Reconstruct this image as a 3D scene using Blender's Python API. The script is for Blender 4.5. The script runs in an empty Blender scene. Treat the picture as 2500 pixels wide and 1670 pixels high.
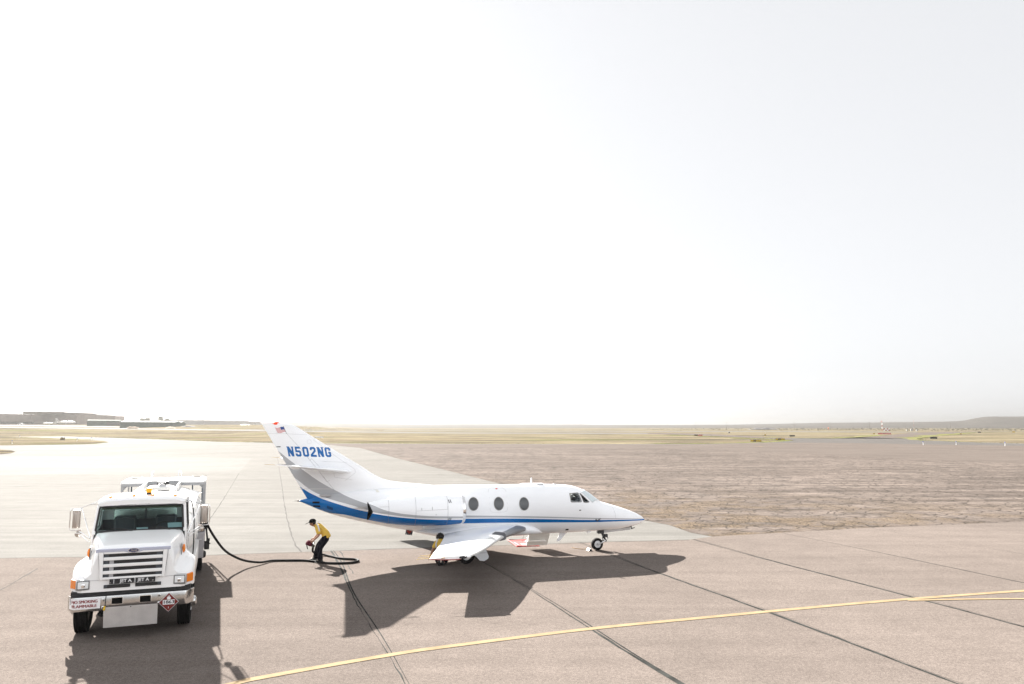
import bpy, bmesh, math, random
import numpy as np
from mathutils import Vector, Matrix
R = math.radians
PI = math.pi
random.seed(7)
C = bpy.context.scene.collection
scene = bpy.context.scene

# ------------------------------------------------------------------ camera
CAM_H = 4.65
PITCH = math.atan(205.5 / 1845.0)
FPX = 1845.0                                  # focal length in pixels of the 2500 px wide photograph
cam_d = bpy.data.cameras.new('camera')
cam = bpy.data.objects.new('camera', cam_d); C.objects.link(cam)
cam.location = (0, 0, CAM_H)
cam.rotation_euler = (PI / 2 + PITCH, 0, 0)
cam_d.sensor_width = 36.0
cam_d.lens = FPX / 2500.0 * 36.0
cam_d.clip_start = 0.1
cam_d.clip_end = 20000
scene.camera = cam

# ------------------------------------------------------------------ sky, sun, exposure
SUN_EL = R(26.7)
SUN_AZ = R(-30.2)                              # left of the view direction (+Y), sun stands behind the scene
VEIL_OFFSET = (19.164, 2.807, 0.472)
W = bpy.data.worlds.new('World'); scene.world = W
W.use_nodes = True
wn, wl = W.node_tree.nodes, W.node_tree.links
wn.clear()
sky = wn.new('ShaderNodeTexSky'); sky.sky_type = 'NISHITA'
sky.sun_disc = False
sky.sun_elevation = SUN_EL
sky.sun_rotation = SUN_AZ
sky.altitude = 1400
sky.air_density = 1.0
sky.dust_density = 3.0
sky.ozone_density = 1.0
hsv = wn.new('ShaderNodeHueSaturation'); hsv.inputs['Saturation'].default_value = 0.16
wl.new(sky.outputs[0], hsv.inputs['Color'])
# thin high overcast veil all over the sky, grey at right, noise placed to add brighter unseen cloud as fill
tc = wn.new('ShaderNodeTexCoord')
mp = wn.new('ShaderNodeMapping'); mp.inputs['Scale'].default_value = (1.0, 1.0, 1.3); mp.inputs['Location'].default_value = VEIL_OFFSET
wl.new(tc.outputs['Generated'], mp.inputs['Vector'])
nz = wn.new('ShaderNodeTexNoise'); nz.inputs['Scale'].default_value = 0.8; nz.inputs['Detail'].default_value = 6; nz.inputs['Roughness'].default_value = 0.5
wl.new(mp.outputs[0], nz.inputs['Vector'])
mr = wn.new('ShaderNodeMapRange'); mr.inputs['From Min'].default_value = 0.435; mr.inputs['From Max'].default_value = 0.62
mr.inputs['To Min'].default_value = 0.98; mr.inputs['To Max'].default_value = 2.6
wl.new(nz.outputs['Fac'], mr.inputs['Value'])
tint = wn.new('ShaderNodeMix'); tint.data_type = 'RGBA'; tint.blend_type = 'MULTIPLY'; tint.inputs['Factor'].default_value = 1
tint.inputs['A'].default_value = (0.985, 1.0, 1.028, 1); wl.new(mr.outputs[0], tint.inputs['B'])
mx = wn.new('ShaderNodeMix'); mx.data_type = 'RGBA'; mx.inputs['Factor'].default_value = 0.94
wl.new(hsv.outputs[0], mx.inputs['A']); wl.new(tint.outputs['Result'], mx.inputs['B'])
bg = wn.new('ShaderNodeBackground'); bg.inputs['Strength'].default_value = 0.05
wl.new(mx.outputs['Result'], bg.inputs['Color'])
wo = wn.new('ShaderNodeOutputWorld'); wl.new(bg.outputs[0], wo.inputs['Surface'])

sun_d = bpy.data.lights.new('sun', 'SUN'); sun_d.energy = 1.92; sun_d.angle = R(0.55); sun_d.color = (1.0, 0.955, 0.89)
sun = bpy.data.objects.new('sun', sun_d); C.objects.link(sun)
sd = Vector((math.sin(SUN_AZ) * math.cos(SUN_EL), math.cos(SUN_AZ) * math.cos(SUN_EL), math.sin(SUN_EL)))
sun.rotation_euler = sd.to_track_quat('Z', 'Y').to_euler()
sun.location = sd * 60

vs = scene.view_settings
scene.display_settings.display_device = 'sRGB'
vs.view_transform = 'Standard'; vs.look = 'None'; vs.gamma = 1.0; vs.use_curve_mapping = False
vs.exposure = 3.93
scene.cycles.volume_bounces = 0
scene.cycles.max_bounces = 8

# ------------------------------------------------------------------ helpers: geometry from the survey of the photograph
CP, SP = math.cos(PITCH), math.sin(PITCH)
def ray(px, py):
    u, v = px - 1250.0, py - 835.0
    return Vector((u, FPX * CP + v * SP, FPX * SP - v * CP))
def at(px, py, z=0.0):
    d = ray(px, py); t = (z - CAM_H) / d.z
    return Vector((d.x * t, d.y * t, z))
def at_dist(px, py, dist):
    d = ray(px, py); t = dist / math.hypot(d.x, d.y)
    return Vector((d.x * t, d.y * t, CAM_H + d.z * t))
def sstep(a, b, x):
    t = max(0.0, min(1.0, (x - a) / (b - a))); return t * t * (3 - 2 * t)
def tz(x, y):                                   # the field rises gently towards the terminal on the left
    d = math.hypot(x, y); az = math.degrees(math.atan2(x, y))
    w = sstep(-9, -19, az) if az > -19 else (1.0 if az > -75 else sstep(-110, -75, az))
    return w * max(0.0, min(1.0, (d - 420) / 330.0)) * 6.3
def at_land(px, py):
    d = ray(px, py); n = math.hypot(d.x, d.y)
    r = 20.0; last = r
    while r < 6000:
        z = CAM_H + d.z / n * r
        if z <= tz(d.x / n * r, d.y / n * r): break
        last = r; r *= 1.01
    lo, hi = last, r
    for _ in range(30):
        m = (lo + hi) / 2
        if CAM_H + d.z / n * m <= tz(d.x / n * m, d.y / n * m): hi = m
        else: lo = m
    x, y = d.x / n * hi, d.y / n * hi
    return Vector((x, y, tz(x, y)))

# ------------------------------------------------------------------ helpers: objects
def tag(o, label=None, cat=None, group=None, kind=None):
    if label: o['label'] = label
    if cat: o['category'] = cat
    if group: o['group'] = group
    if kind: o['kind'] = kind
    return o
def empty(name, loc=(0, 0, 0), rz=0.0, label=None, cat=None, group=None):
    o = bpy.data.objects.new(name, None); C.objects.link(o)
    o.location = loc; o.rotation_euler = (0, 0, rz); o.empty_display_size = 0.3
    return tag(o, label, cat, group)
def copy_tree(o, parent=None):
    c = o.copy(); C.objects.link(c)
    if parent: c.parent = parent
    for ch in list(o.children): copy_tree(ch, c)
    return c

class MB:
    def __init__(self): self.v, self.f, self.m = [], [], []
    def add(self, vs_, fs, mi=0):
        b = len(self.v)
        self.v += [tuple(p) for p in vs_]
        self.f += [tuple(i + b for i in f) for f in fs]
        self.m += [mi] * len(fs)
        return self
    def box(self, c, s, rot=None, mi=0):
        hx, hy, hz = s[0] / 2, s[1] / 2, s[2] / 2
        p = [Vector((x, y, z)) for x in (-hx, hx) for y in (-hy, hy) for z in (-hz, hz)]
        if rot: p = [rot @ q for q in p]
        c = Vector(c)
        return self.add([q + c for q in p], [(0, 1, 3, 2), (4, 6, 7, 5), (0, 4, 5, 1), (2, 3, 7, 6), (0, 2, 6, 4), (1, 5, 7, 3)], mi)
    def bx(self, x0, x1, y0, y1, z0, z1, mi=0):
        return self.box(((x0 + x1) / 2, (y0 + y1) / 2, (z0 + z1) / 2), (abs(x1 - x0), abs(y1 - y0), abs(z1 - z0)), None, mi)
    def loft(self, rings, closed=True, cap0=True, cap1=True, mi=0):
        n = len(rings[0]); vs_ = [p for r in rings for p in r]; fs = []
        m = n if closed else n - 1
        for i in range(len(rings) - 1):
            for j in range(m):
                k = (j + 1) % n
                fs.append((i * n + j, i * n + k, (i + 1) * n + k, (i + 1) * n + j))
        if closed and cap0: fs.append(tuple(range(n - 1, -1, -1)))
        if closed and cap1: fs.append(tuple((len(rings) - 1) * n + j for j in range(n)))
        return self.add(vs_, fs, mi)
    def frame(self, d):
        d = Vector(d).normalized()
        u = Vector((0, 0, 1)) if abs(d.z) < 0.9 else Vector((1, 0, 0))
        a = d.cross(u).normalized(); return d, a, d.cross(a).normalized()
    def cyl(self, p0, p1, r0, r1=None, n=12, mi=0, caps=True):
        r1 = r0 if r1 is None else r1
        p0, p1 = Vector(p0), Vector(p1); d, a, b = self.frame(p1 - p0)
        ring = lambda p, r: [p + (a * math.cos(t) + b * math.sin(t)) * r for t in [2 * PI * i / n for i in range(n)]]
        return self.loft([ring(p0, r0), ring(p1, r1)], True, caps, caps, mi)
    def tube(self, path, r, n=8, mi=0, closed=False):
        path = [Vector(p) for p in path]; rings = []; N = len(path)
        d0 = (path[1] - path[0]); _, a, b = self.frame(d0)
        for i, p in enumerate(path):
            if closed: t = path[(i + 1) % N] - path[i - 1]
            else: t = path[min(i + 1, N - 1)] - path[max(i - 1, 0)]
            t.normalize()
            a = (a - t * a.dot(t)).normalized(); b = t.cross(a)
            rr = r[i] if isinstance(r, (list, tuple)) else r
            rings.append([p + (a * math.cos(q) + b * math.sin(q)) * rr for q in [2 * PI * k / n for k in range(n)]])
        if closed:
            rings.append(rings[0]); return self.loft(rings, True, False, False, mi)
        return self.loft(rings, True, True, True, mi)
    def lathe(self, prof, o, d, n=24, mi=0, cap0=True, cap1=True):      # prof: (distance along d, radius)
        o = Vector(o); d, a, b = self.frame(d)
        rings = [[o + d * s + (a * math.cos(t) + b * math.sin(t)) * r for t in [2 * PI * i / n for i in range(n)]] for s, r in prof]
        return self.loft(rings, True, cap0, cap1, mi)
    def prism(self, poly, o, ux, uy, depth, mi=0):                       # poly in (ux, uy), extruded along ux x uy
        o, ux, uy = Vector(o), Vector(ux), Vector(uy); w = ux.cross(uy).normalized() * depth
        a = [o + ux * p[0] + uy * p[1] for p in poly]; n = len(a)
        fs = [tuple(range(n - 1, -1, -1)), tuple(range(n, 2 * n))] + [(i, (i + 1) % n, n + (i + 1) % n, n + i) for i in range(n)]
        return self.add(a + [p + w for p in a], fs, mi)
    def ell(self, c, r, n=16, m=10, rot=None, mi=0):
        rings = []
        for i in range(m + 1):
            th = PI * i / m; s = max(math.sin(th), 0.02)
            ring = [Vector((r[0] * s * math.cos(q), r[1] * s * math.sin(q), -r[2] * math.cos(th))) for q in [2 * PI * k / n for k in range(n)]]
            rings.append([(rot @ p if rot else p) + Vector(c) for p in ring])
        return self.loft(rings, True, True, True, mi)
    def build(self, name, mats, parent=None, smooth=40, bevel=None, seg=2, recalc=True):
        me = bpy.data.meshes.new(name)
        me.from_pydata(self.v, [], self.f)
        if not isinstance(mats, (list, tuple)): mats = [mats]
        for m in mats: me.materials.append(m)
        if len(mats) > 1: me.polygons.foreach_set('material_index', self.m)
        if recalc:
            bm = bmesh.new(); bm.from_mesh(me); bmesh.ops.recalc_face_normals(bm, faces=bm.faces); bm.to_mesh(me); bm.free()
        if smooth:
            me.polygons.foreach_set('use_smooth', [True] * len(me.polygons))
            me.set_sharp_from_angle(angle=R(smooth))
        me.update()
        o = bpy.data.objects.new(name, me); C.objects.link(o)
        if parent: o.parent = parent
        if bevel:
            b = o.modifiers.new('bevel', 'BEVEL'); b.width = bevel; b.segments = seg; b.limit_method = 'ANGLE'; b.angle_limit = R(40)
            b.harden_normals = False
        return o
def part(name, mats, parent, fn, **k):
    b = MB(); fn(b); return b.build(name, mats, parent, **k)

def poly_sheet(name, pts, m, parent=None):
    """flat (or terrain-following) polygon, triangulated"""
    bm = bmesh.new()
    vs_ = [bm.verts.new(p) for p in pts]
    f = bm.faces.new(vs_)
    bmesh.ops.triangulate(bm, faces=[f])
    bmesh.ops.recalc_face_normals(bm, faces=bm.faces)
    for f in bm.faces:
        if f.normal.z < 0: f.normal_flip()
    me = bpy.data.meshes.new(name); bm.to_mesh(me); bm.free()
    me.materials.append(m)
    o = bpy.data.objects.new(name, me); C.objects.link(o)
    if parent: o.parent = parent
    return o
def curve_shape(name, loops, m, parent, mat4, depth=0.003):
    """filled 2D outline (holes allowed) as a mesh part"""
    cu = bpy.data.curves.new(name, 'CURVE'); cu.dimensions = '2D'; cu.fill_mode = 'BOTH'; cu.extrude = depth
    for lp in loops:
        s = cu.splines.new('POLY'); s.points.add(len(lp) - 1); s.use_cyclic_u = True
        for q, p in zip(s.points, lp): q.co = (p[0], p[1], 0, 1)
    t = bpy.data.objects.new('tmp', cu); C.objects.link(t)
    me = bpy.data.meshes.new_from_object(t)
    bpy.data.objects.remove(t); bpy.data.curves.remove(cu)
    me.name = name; me.transform(mat4); me.materials.clear(); me.materials.append(m)
    o = bpy.data.objects.new(name, me); C.objects.link(o); o.parent = parent
    return o
def text_shape(name, body, m, parent, mat4, size=1.0, sx=1.0, depth=0.002, shear=0.0, bold=0.0, width=None):
    cu = bpy.data.curves.new(name, 'FONT'); cu.body = body; cu.size = size; cu.extrude = depth
    cu.align_x = 'CENTER'; cu.align_y = 'CENTER'; cu.shear = shear; cu.offset = bold
    t = bpy.data.objects.new('tmp', cu); C.objects.link(t)
    me = bpy.data.meshes.new_from_object(t)
    bpy.data.objects.remove(t); bpy.data.curves.remove(cu)
    if width:
        xs = [v.co.x for v in me.vertices]; sx = width / (max(xs) - min(xs))
    me.transform(Matrix.Diagonal((sx, 1, 1, 1))); me.transform(mat4)
    me.name = name; me.materials.clear(); me.materials.append(m)
    o = bpy.data.objects.new(name, me); C.objects.link(o); o.parent = parent
    return o
def basis(o, ux, uy):
    ux, uy = Vector(ux).normalized(), Vector(uy).normalized(); w = ux.cross(uy)
    return Matrix(((ux.x, uy.x, w.x, o[0]), (ux.y, uy.y, w.y, o[1]), (ux.z, uy.z, w.z, o[2]), (0, 0, 0, 1)))

def spline(xs, ys):
    """monotone cubic through the points, as a function"""
    xs, ys = list(map(float, xs)), list(map(float, ys))
    if xs[0] > xs[-1]: xs, ys = xs[::-1], ys[::-1]
    n = len(xs); h = [xs[i + 1] - xs[i] for i in range(n - 1)]; d = [(ys[i + 1] - ys[i]) / h[i] for i in range(n - 1)]
    m = [d[0]] + [0 if d[i - 1] * d[i] <= 0 else 2 * d[i - 1] * d[i] / (d[i - 1] + d[i]) for i in range(1, n - 1)] + [d[-1]]
    def f(x):
        if x <= xs[0]: return ys[0]
        if x >= xs[-1]: return ys[-1]
        i = max(k for k in range(n - 1) if xs[k] <= x); t = (x - xs[i]) / h[i]
        return (2 * t**3 - 3 * t**2 + 1) * ys[i] + (t**3 - 2 * t**2 + t) * h[i] * m[i] + (-2 * t**3 + 3 * t**2) * ys[i + 1] + (t**3 - t**2) * h[i] * m[i + 1]
    return f
def catmull(pts, k=6):
    pts = [Vector(p) for p in pts]; out = []
    for i in range(len(pts) - 1):
        p0, p1, p2, p3 = pts[max(i - 1, 0)], pts[i], pts[i + 1], pts[min(i + 2, len(pts) - 1)]
        for j in range(k):
            t = j / k
            out.append(0.5 * ((2 * p1) + (p2 - p0) * t + (2 * p0 - 5 * p1 + 4 * p2 - p3) * t * t + (3 * p1 - p0 - 3 * p2 + p3) * t**3))
    out.append(pts[-1]); return out

# ------------------------------------------------------------------ helpers: materials
def M(name, col, rough=0.6, metal=0.0, spec=0.5, noise=None, bump=None, coat=0.0, trans=0.0, ior=1.45, dirt=None, alpha=1.0):
    m = bpy.data.materials.new(name); m.use_nodes = True
    n, l = m.node_tree.nodes, m.node_tree.links
    b = n['Principled BSDF']
    b.inputs['Base Color'].default_value = (*col, 1); b.inputs['Roughness'].default_value = rough
    b.inputs['Metallic'].default_value = metal; b.inputs['Specular IOR Level'].default_value = spec
    b.inputs['Coat Weight'].default_value = coat; b.inputs['Coat Roughness'].default_value = 0.08
    b.inputs['Transmission Weight'].default_value = trans; b.inputs['IOR'].default_value = ior
    b.inputs['Alpha'].default_value = alpha
    if noise or bump or dirt:
        t = n.new('ShaderNodeTexCoord')
    if noise:
        x = n.new('ShaderNodeTexNoise'); x.inputs['Scale'].default_value = noise[0]; x.inputs['Detail'].default_value = 6
        l.new(t.outputs['Object'], x.inputs['Vector'])
        r = n.new('ShaderNodeMapRange'); r.inputs['From Min'].default_value = 0.3; r.inputs['From Max'].default_value = 0.7
        r.inputs['To Min'].default_value = 1 - noise[1]; r.inputs['To Max'].default_value = 1 + noise[1]
        l.new(x.outputs['Fac'], r.inputs['Value'])
        mm = n.new('ShaderNodeMix'); mm.data_type = 'RGBA'; mm.blend_type = 'MULTIPLY'; mm.inputs['Factor'].default_value = 1
        mm.inputs['A'].default_value = (*col, 1); l.new(r.outputs[0], mm.inputs['B']); l.new(mm.outputs['Result'], b.inputs['Base Color'])
    if bump:
        x = n.new('ShaderNodeTexNoise'); x.inputs['Scale'].default_value = bump[0]; x.inputs['Detail'].default_value = 4
        l.new(t.outputs['Object'], x.inputs['Vector'])
        q = n.new('ShaderNodeBump'); q.inputs['Strength'].default_value = bump[1]; q.inputs['Distance'].default_value = bump[2] if len(bump) > 2 else 0.01
        l.new(x.outputs['Fac'], q.inputs['Height']); l.new(q.outputs[0], b.inputs['Normal'])
    return m
class NT:
    """small node-tree writer"""
    def __init__(self, name):
        self.m = bpy.data.materials.new(name); self.m.use_nodes = True
        self.n, self.l = self.m.node_tree.nodes, self.m.node_tree.links
        self.b = self.n['Principled BSDF']
        self.tc = self.n.new('ShaderNodeTexCoord')
    def pos(self, scale=(1, 1, 1), rot=(0, 0, 0)):
        p = self.n.new('ShaderNodeMapping'); p.inputs['Scale'].default_value = scale; p.inputs['Rotation'].default_value = rot
        self.l.new(self.tc.outputs['Object'], p.inputs['Vector']); return p.outputs[0]
    def noise(self, vec, scale, detail=4, rough=0.5, dist=0.0):
        x = self.n.new('ShaderNodeTexNoise'); x.inputs['Scale'].default_value = scale; x.inputs['Detail'].default_value = detail
        x.inputs['Roughness'].default_value = rough; x.inputs['Distortion'].default_value = dist
        self.l.new(vec, x.inputs['Vector']); return x.outputs['Fac']
    def vor(self, vec, scale, feature='DISTANCE_TO_EDGE', rnd=1.0):
        x = self.n.new('ShaderNodeTexVoronoi'); x.feature = feature; x.inputs['Scale'].default_value = scale; x.inputs['Randomness'].default_value = rnd
        self.l.new(vec, x.inputs['Vector']); return x.outputs['Distance'] if feature != 'CELL' else x.outputs['Color']
    def rng(self, v, a, b, c=0.0, d=1.0, smooth=False):
        x = self.n.new('ShaderNodeMapRange'); x.inputs['From Min'].default_value = a; x.inputs['From Max'].default_value = b
        x.inputs['To Min'].default_value = c; x.inputs['To Max'].default_value = d
        if smooth: x.interpolation_type = 'SMOOTHSTEP'
        self.l.new(v, x.inputs['Value']); return x.outputs[0]
    def mix(self, f, a, b, mode='MIX'):
        x = self.n.new('ShaderNodeMix'); x.data_type = 'RGBA'; x.blend_type = mode
        for s, v in (('Factor', f), ('A', a), ('B', b)):
            if isinstance(v, (int, float)): x.inputs[s].default_value = v if s == 'Factor' else (v, v, v, 1)
            elif isinstance(v, tuple): x.inputs[s].default_value = (*v, 1)
            else: self.l.new(v, x.inputs[s])
        return x.outputs['Result']
    def math(self, op, a, b=None):
        x = self.n.new('ShaderNodeMath'); x.operation = op
        for i, v in enumerate((a, b)):
            if v is None: continue
            if isinstance(v, (int, float)): x.inputs[i].default_value = v
            else: self.l.new(v, x.inputs[i])
        return x.outputs[0]
    def sep(self, vec):
        x = self.n.new('ShaderNodeSeparateXYZ'); self.l.new(vec, x.inputs[0]); return x.outputs
    def addv(self, vec, col, k):
        s = self.n.new('ShaderNodeVectorMath'); s.operation = 'SCALE'; self.l.new(col, s.inputs[0]); s.inputs['Scale'].default_value = k
        a = self.n.new('ShaderNodeVectorMath'); a.operation = 'ADD'; self.l.new(vec, a.inputs[0]); self.l.new(s.outputs[0], a.inputs[1]); return a.outputs[0]
    def ncol(self, vec, scale, detail=2):
        x = self.n.new('ShaderNodeTexNoise'); x.inputs['Scale'].default_value = scale; x.inputs['Detail'].default_value = detail
        self.l.new(vec, x.inputs['Vector']); return x.outputs['Color']
    def bump(self, h, strength=0.3, dist=0.01):
        q = self.n.new('ShaderNodeBump'); q.inputs['Strength'].default_value = strength; q.inputs['Distance'].default_value = dist
        self.l.new(h, q.inputs['Height']); self.l.new(q.outputs[0], self.b.inputs['Normal'])
    def fcurve(self, v, pts):
        x = self.n.new('ShaderNodeFloatCurve'); cv = x.mapping.curves[0]
        pts = sorted(pts)
        cv.points[0].location = pts[0]; cv.points[1].location = pts[-1]
        for p in pts[1:-1]: cv.points.new(*p)
        for p in cv.points: p.handle_type = 'AUTO_CLAMPED'
        x.mapping.update(); self.l.new(v, x.inputs['Value']); return x.outputs[0]
    def done(self, col, rough=0.8, spec=0.3, coat=0.0):
        if isinstance(col, tuple): self.b.inputs['Base Color'].default_value = (*col, 1)
        else: self.l.new(col, self.b.inputs['Base Color'])
        if isinstance(rough, float): self.b.inputs['Roughness'].default_value = rough
        else: self.l.new(rough, self.b.inputs['Roughness'])
        self.b.inputs['Specular IOR Level'].default_value = spec
        self.b.inputs['Coat Weight'].default_value = coat
        return self.m

def pavement(name, col, var, grain=55.0, grain_amt=0.35, spec=0.35, rough=0.75, streak=0.12, bumpk=0.35):
    """concrete / asphalt with aggregate speckle, worn patches and long tyre streaks"""
    t = NT(name); p = t.pos()
    big = t.noise(p, 0.07, 5, 0.6); mid = t.noise(p, 0.9, 5, 0.6)
    g1 = t.noise(p, grain, 2, 0.6); g2 = t.noise(p, grain * 0.33, 3, 0.7)
    st = t.noise(t.pos((0.05, 1.1, 1), (0, 0, R(-18))), 1.0, 4, 0.65)
    c = t.mix(t.rng(big, 0.3, 0.7), tuple(v * (1 - var) for v in col), tuple(v * (1 + var) for v in col))
    c = t.mix(1.0, c, t.rng(mid, 0.25, 0.75, 1 - var, 1 + var), 'MULTIPLY')
    c = t.mix(1.0, c, t.rng(st, 0.35, 0.65, 1 - streak, 1 + streak), 'MULTIPLY')
    c = t.mix(1.0, c, t.rng(g1, 0.3, 0.7, 1 - grain_amt, 1 + grain_amt), 'MULTIPLY')
    c = t.mix(1.0, c, t.rng(g2, 0.3, 0.7, 1 - grain_amt * 0.6, 1 + grain_amt * 0.6), 'MULTIPLY')
    oi = t.n.new('ShaderNodeObjectInfo'); c = t.mix(1.0, c, t.rng(oi.outputs['Random'], 0, 1, 0.955, 1.045), 'MULTIPLY')
    oil = t.rng(t.noise(p, 0.33, 3, 0.5), 0.66, 0.78, 0.0, 0.45, True)
    spot = t.rng(t.noise(p, 0.85, 4, 0.55), 0.66, 0.76, 0.0, 0.32, True); c = t.mix(spot, c, tuple(v * 0.5 for v in col))
    c = t.mix(oil, c, tuple(v * 0.55 for v in col))
    t.bump(t.math('ADD', g1, t.math('MULTIPLY', g2, 1.5)), bumpk, 0.006)
    return t.done(c, rough, spec)
# ================================================================== GROUND
# --- grassland sheet to the horizon
def grass_mat():
    t = NT('dry_grass'); p = t.pos()
    a = t.noise(p, 0.035, 6, 0.65); b = t.noise(p, 0.35, 5, 0.7); g = t.noise(t.pos((0.012, 0.03, 1)), 1.0, 4, 0.6, 0.6); fine = t.noise(p, 4.0, 3, 0.7)
    c = t.mix(t.rng(a, 0.36, 0.62), (0.102, 0.085, 0.062), (0.152, 0.127, 0.082))
    c = t.mix(t.rng(b, 0.45, 0.7, 0, 0.75), c, (0.075, 0.060, 0.042))
    c = t.mix(t.rng(b, 0.42, 0.22, 0, 0.6), c, (0.20, 0.165, 0.10))
    pass
    s1 = t.noise(t.pos((0.007, 0.030, 1)), 1.0, 5, 0.7, 0.4); s2 = t.noise(t.pos((0.022, 0.065, 1)), 1.0, 4, 0.7)
    c = t.mix(t.rng(s1, 0.50, 0.60, 0, 0.95), c, (0.058, 0.050, 0.042))
    c = t.mix(t.rng(s2, 0.50, 0.62, 0, 0.85), c, (0.205, 0.176, 0.118))
    c = t.mix(t.rng(s1, 0.42, 0.30, 0, 0.6), c, (0.175, 0.148, 0.096))
    c = t.mix(t.rng(g, 0.54, 0.66, 0, 0.6, True), c, (0.088, 0.094, 0.034))
    c = t.mix(1.0, c, t.rng(fine, 0.3, 0.7, 0.72, 1.28), 'MULTIPLY')
    t.bump(t.math('ADD', b, fine), 0.4, 0.08)
    return t.done(c, 0.95, 0.0)
GRASS = grass_mat()
mb = MB()
radii = [0.0] + [4 * 1.16 ** i for i in range(51)]
radii = [r for r in radii if r < 6900] + [6900.0]
NA = 200
mb.v.append((0, 0, -0.06)); mb.m = []
for r in radii[1:]:
    for k in range(NA):
        q = 2 * PI * k / NA; x, y = r * math.sin(q), r * math.cos(q)
        mb.v.append((x, y, tz(x, y) - 0.06))
for k in range(NA): mb.f.append((0, 1 + k, 1 + (k + 1) % NA))
for i in range(len(radii) - 2):
    for k in range(NA):
        a_, b_ = 1 + i * NA + k, 1 + i * NA + (k + 1) % NA
        mb.f.append((a_, a_ + NA, b_ + NA, b_))
mb.m = [0] * len(mb.f)
terrain = mb.build('terrain', GRASS, None, smooth=60); tag(terrain, kind='structure')

# --- far hills and the mesa on the right
def hill_mat():
    t = NT('hill_scrub'); p = t.pos()
    a = t.noise(p, 0.004, 6, 0.65); b = t.noise(p, 0.03, 5, 0.7)
    c = t.mix(t.rng(a, 0.35, 0.65), (0.055, 0.050, 0.046), (0.078, 0.071, 0.064))
    c = t.mix(t.rng(b, 0.5, 0.68, 0, 0.8), c, (0.034, 0.032, 0.028))
    return t.done(c, 0.95, 0.0)
prof = spline([-600, 300, 700, 1000, 1300, 1600, 1800, 2000, 2150, 2300, 2345, 2372, 2400, 2420, 2520, 2700, 3000, 3400],
              [1036, 1034, 1031.5, 1035.5, 1037, 1037.5, 1037, 1033.5, 1031, 1029.5, 1027, 1022, 1017.8, 1017, 1016.5, 1013, 1016, 1024])
from mathutils import noise as mnoise
mb = MB()
azs = np.linspace(math.radians(-44), math.radians(46), 260); rs = np.concatenate([np.linspace(1250, 3600, 26), np.linspace(3800, 6600, 14)])
for r in rs:
    for a_ in azs:
        px = 1250 + 1845 * math.tan(a_)
        hgt = (1040.5 - prof(px)) / 1845 * 3600 * math.cos(a_) + CAM_H
        x, y = r * math.sin(a_), r * math.cos(a_)
        n1 = mnoise.fractal(Vector((x * .0016, y * .0016, 0)), 1.0, 2.0, 5)
        w = sstep(1250, 3500, r); w = w * w if px < 2250 else sstep(1900, 3400, r)
        mb.v.append((x, y, -1.0 + (hgt + 1.0) * w + n1 * hgt * 0.16 * w + n1 * 1.2 * sstep(1250, 1700, r)))
na = len(azs)
for i in range(len(rs) - 1):
    for k in range(na - 1):
        mb.f.append((i * na + k, i * na + k + 1, (i + 1) * na + k + 1, (i + 1) * na + k))
mb.m = [0] * len(mb.f)
hills = mb.build('hills', hill_mat(), None, smooth=60); tag(hills, kind='structure')

# --- pavements (each sheet some millimetres above the one below)
CONC = pavement('pale_concrete', (0.138, 0.133, 0.125), 0.08, 40.0, 0.22, 0.004, 0.85, 0.10, 0.25)
CONC_W = pavement('white_concrete', (0.143, 0.1385, 0.131), 0.07, 40.0, 0.18, 0.004, 0.82, 0.07, 0.2)
TAXI = pavement('pink_taxiway', (0.098, 0.083, 0.074), 0.10, 30.0, 0.2, 0.004, 0.85, 0.12, 0.2)
GREYASPH = pavement('grey_asphalt', (0.090, 0.084, 0.080), 0.07, 40.0, 0.25, 0.006, 0.85, 0.08, 0.25)
SLAB = pavement('aggregate_slab', (0.127, 0.1075, 0.0965), 0.08, 58.0, 0.34, 0.004, 0.9, 0.06, 0.5)
STRIP = pavement('runway_concrete', (0.125, 0.121, 0.115), 0.06, 20.0, 0.15, 0.006, 0.85, 0.06, 0.1)

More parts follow.
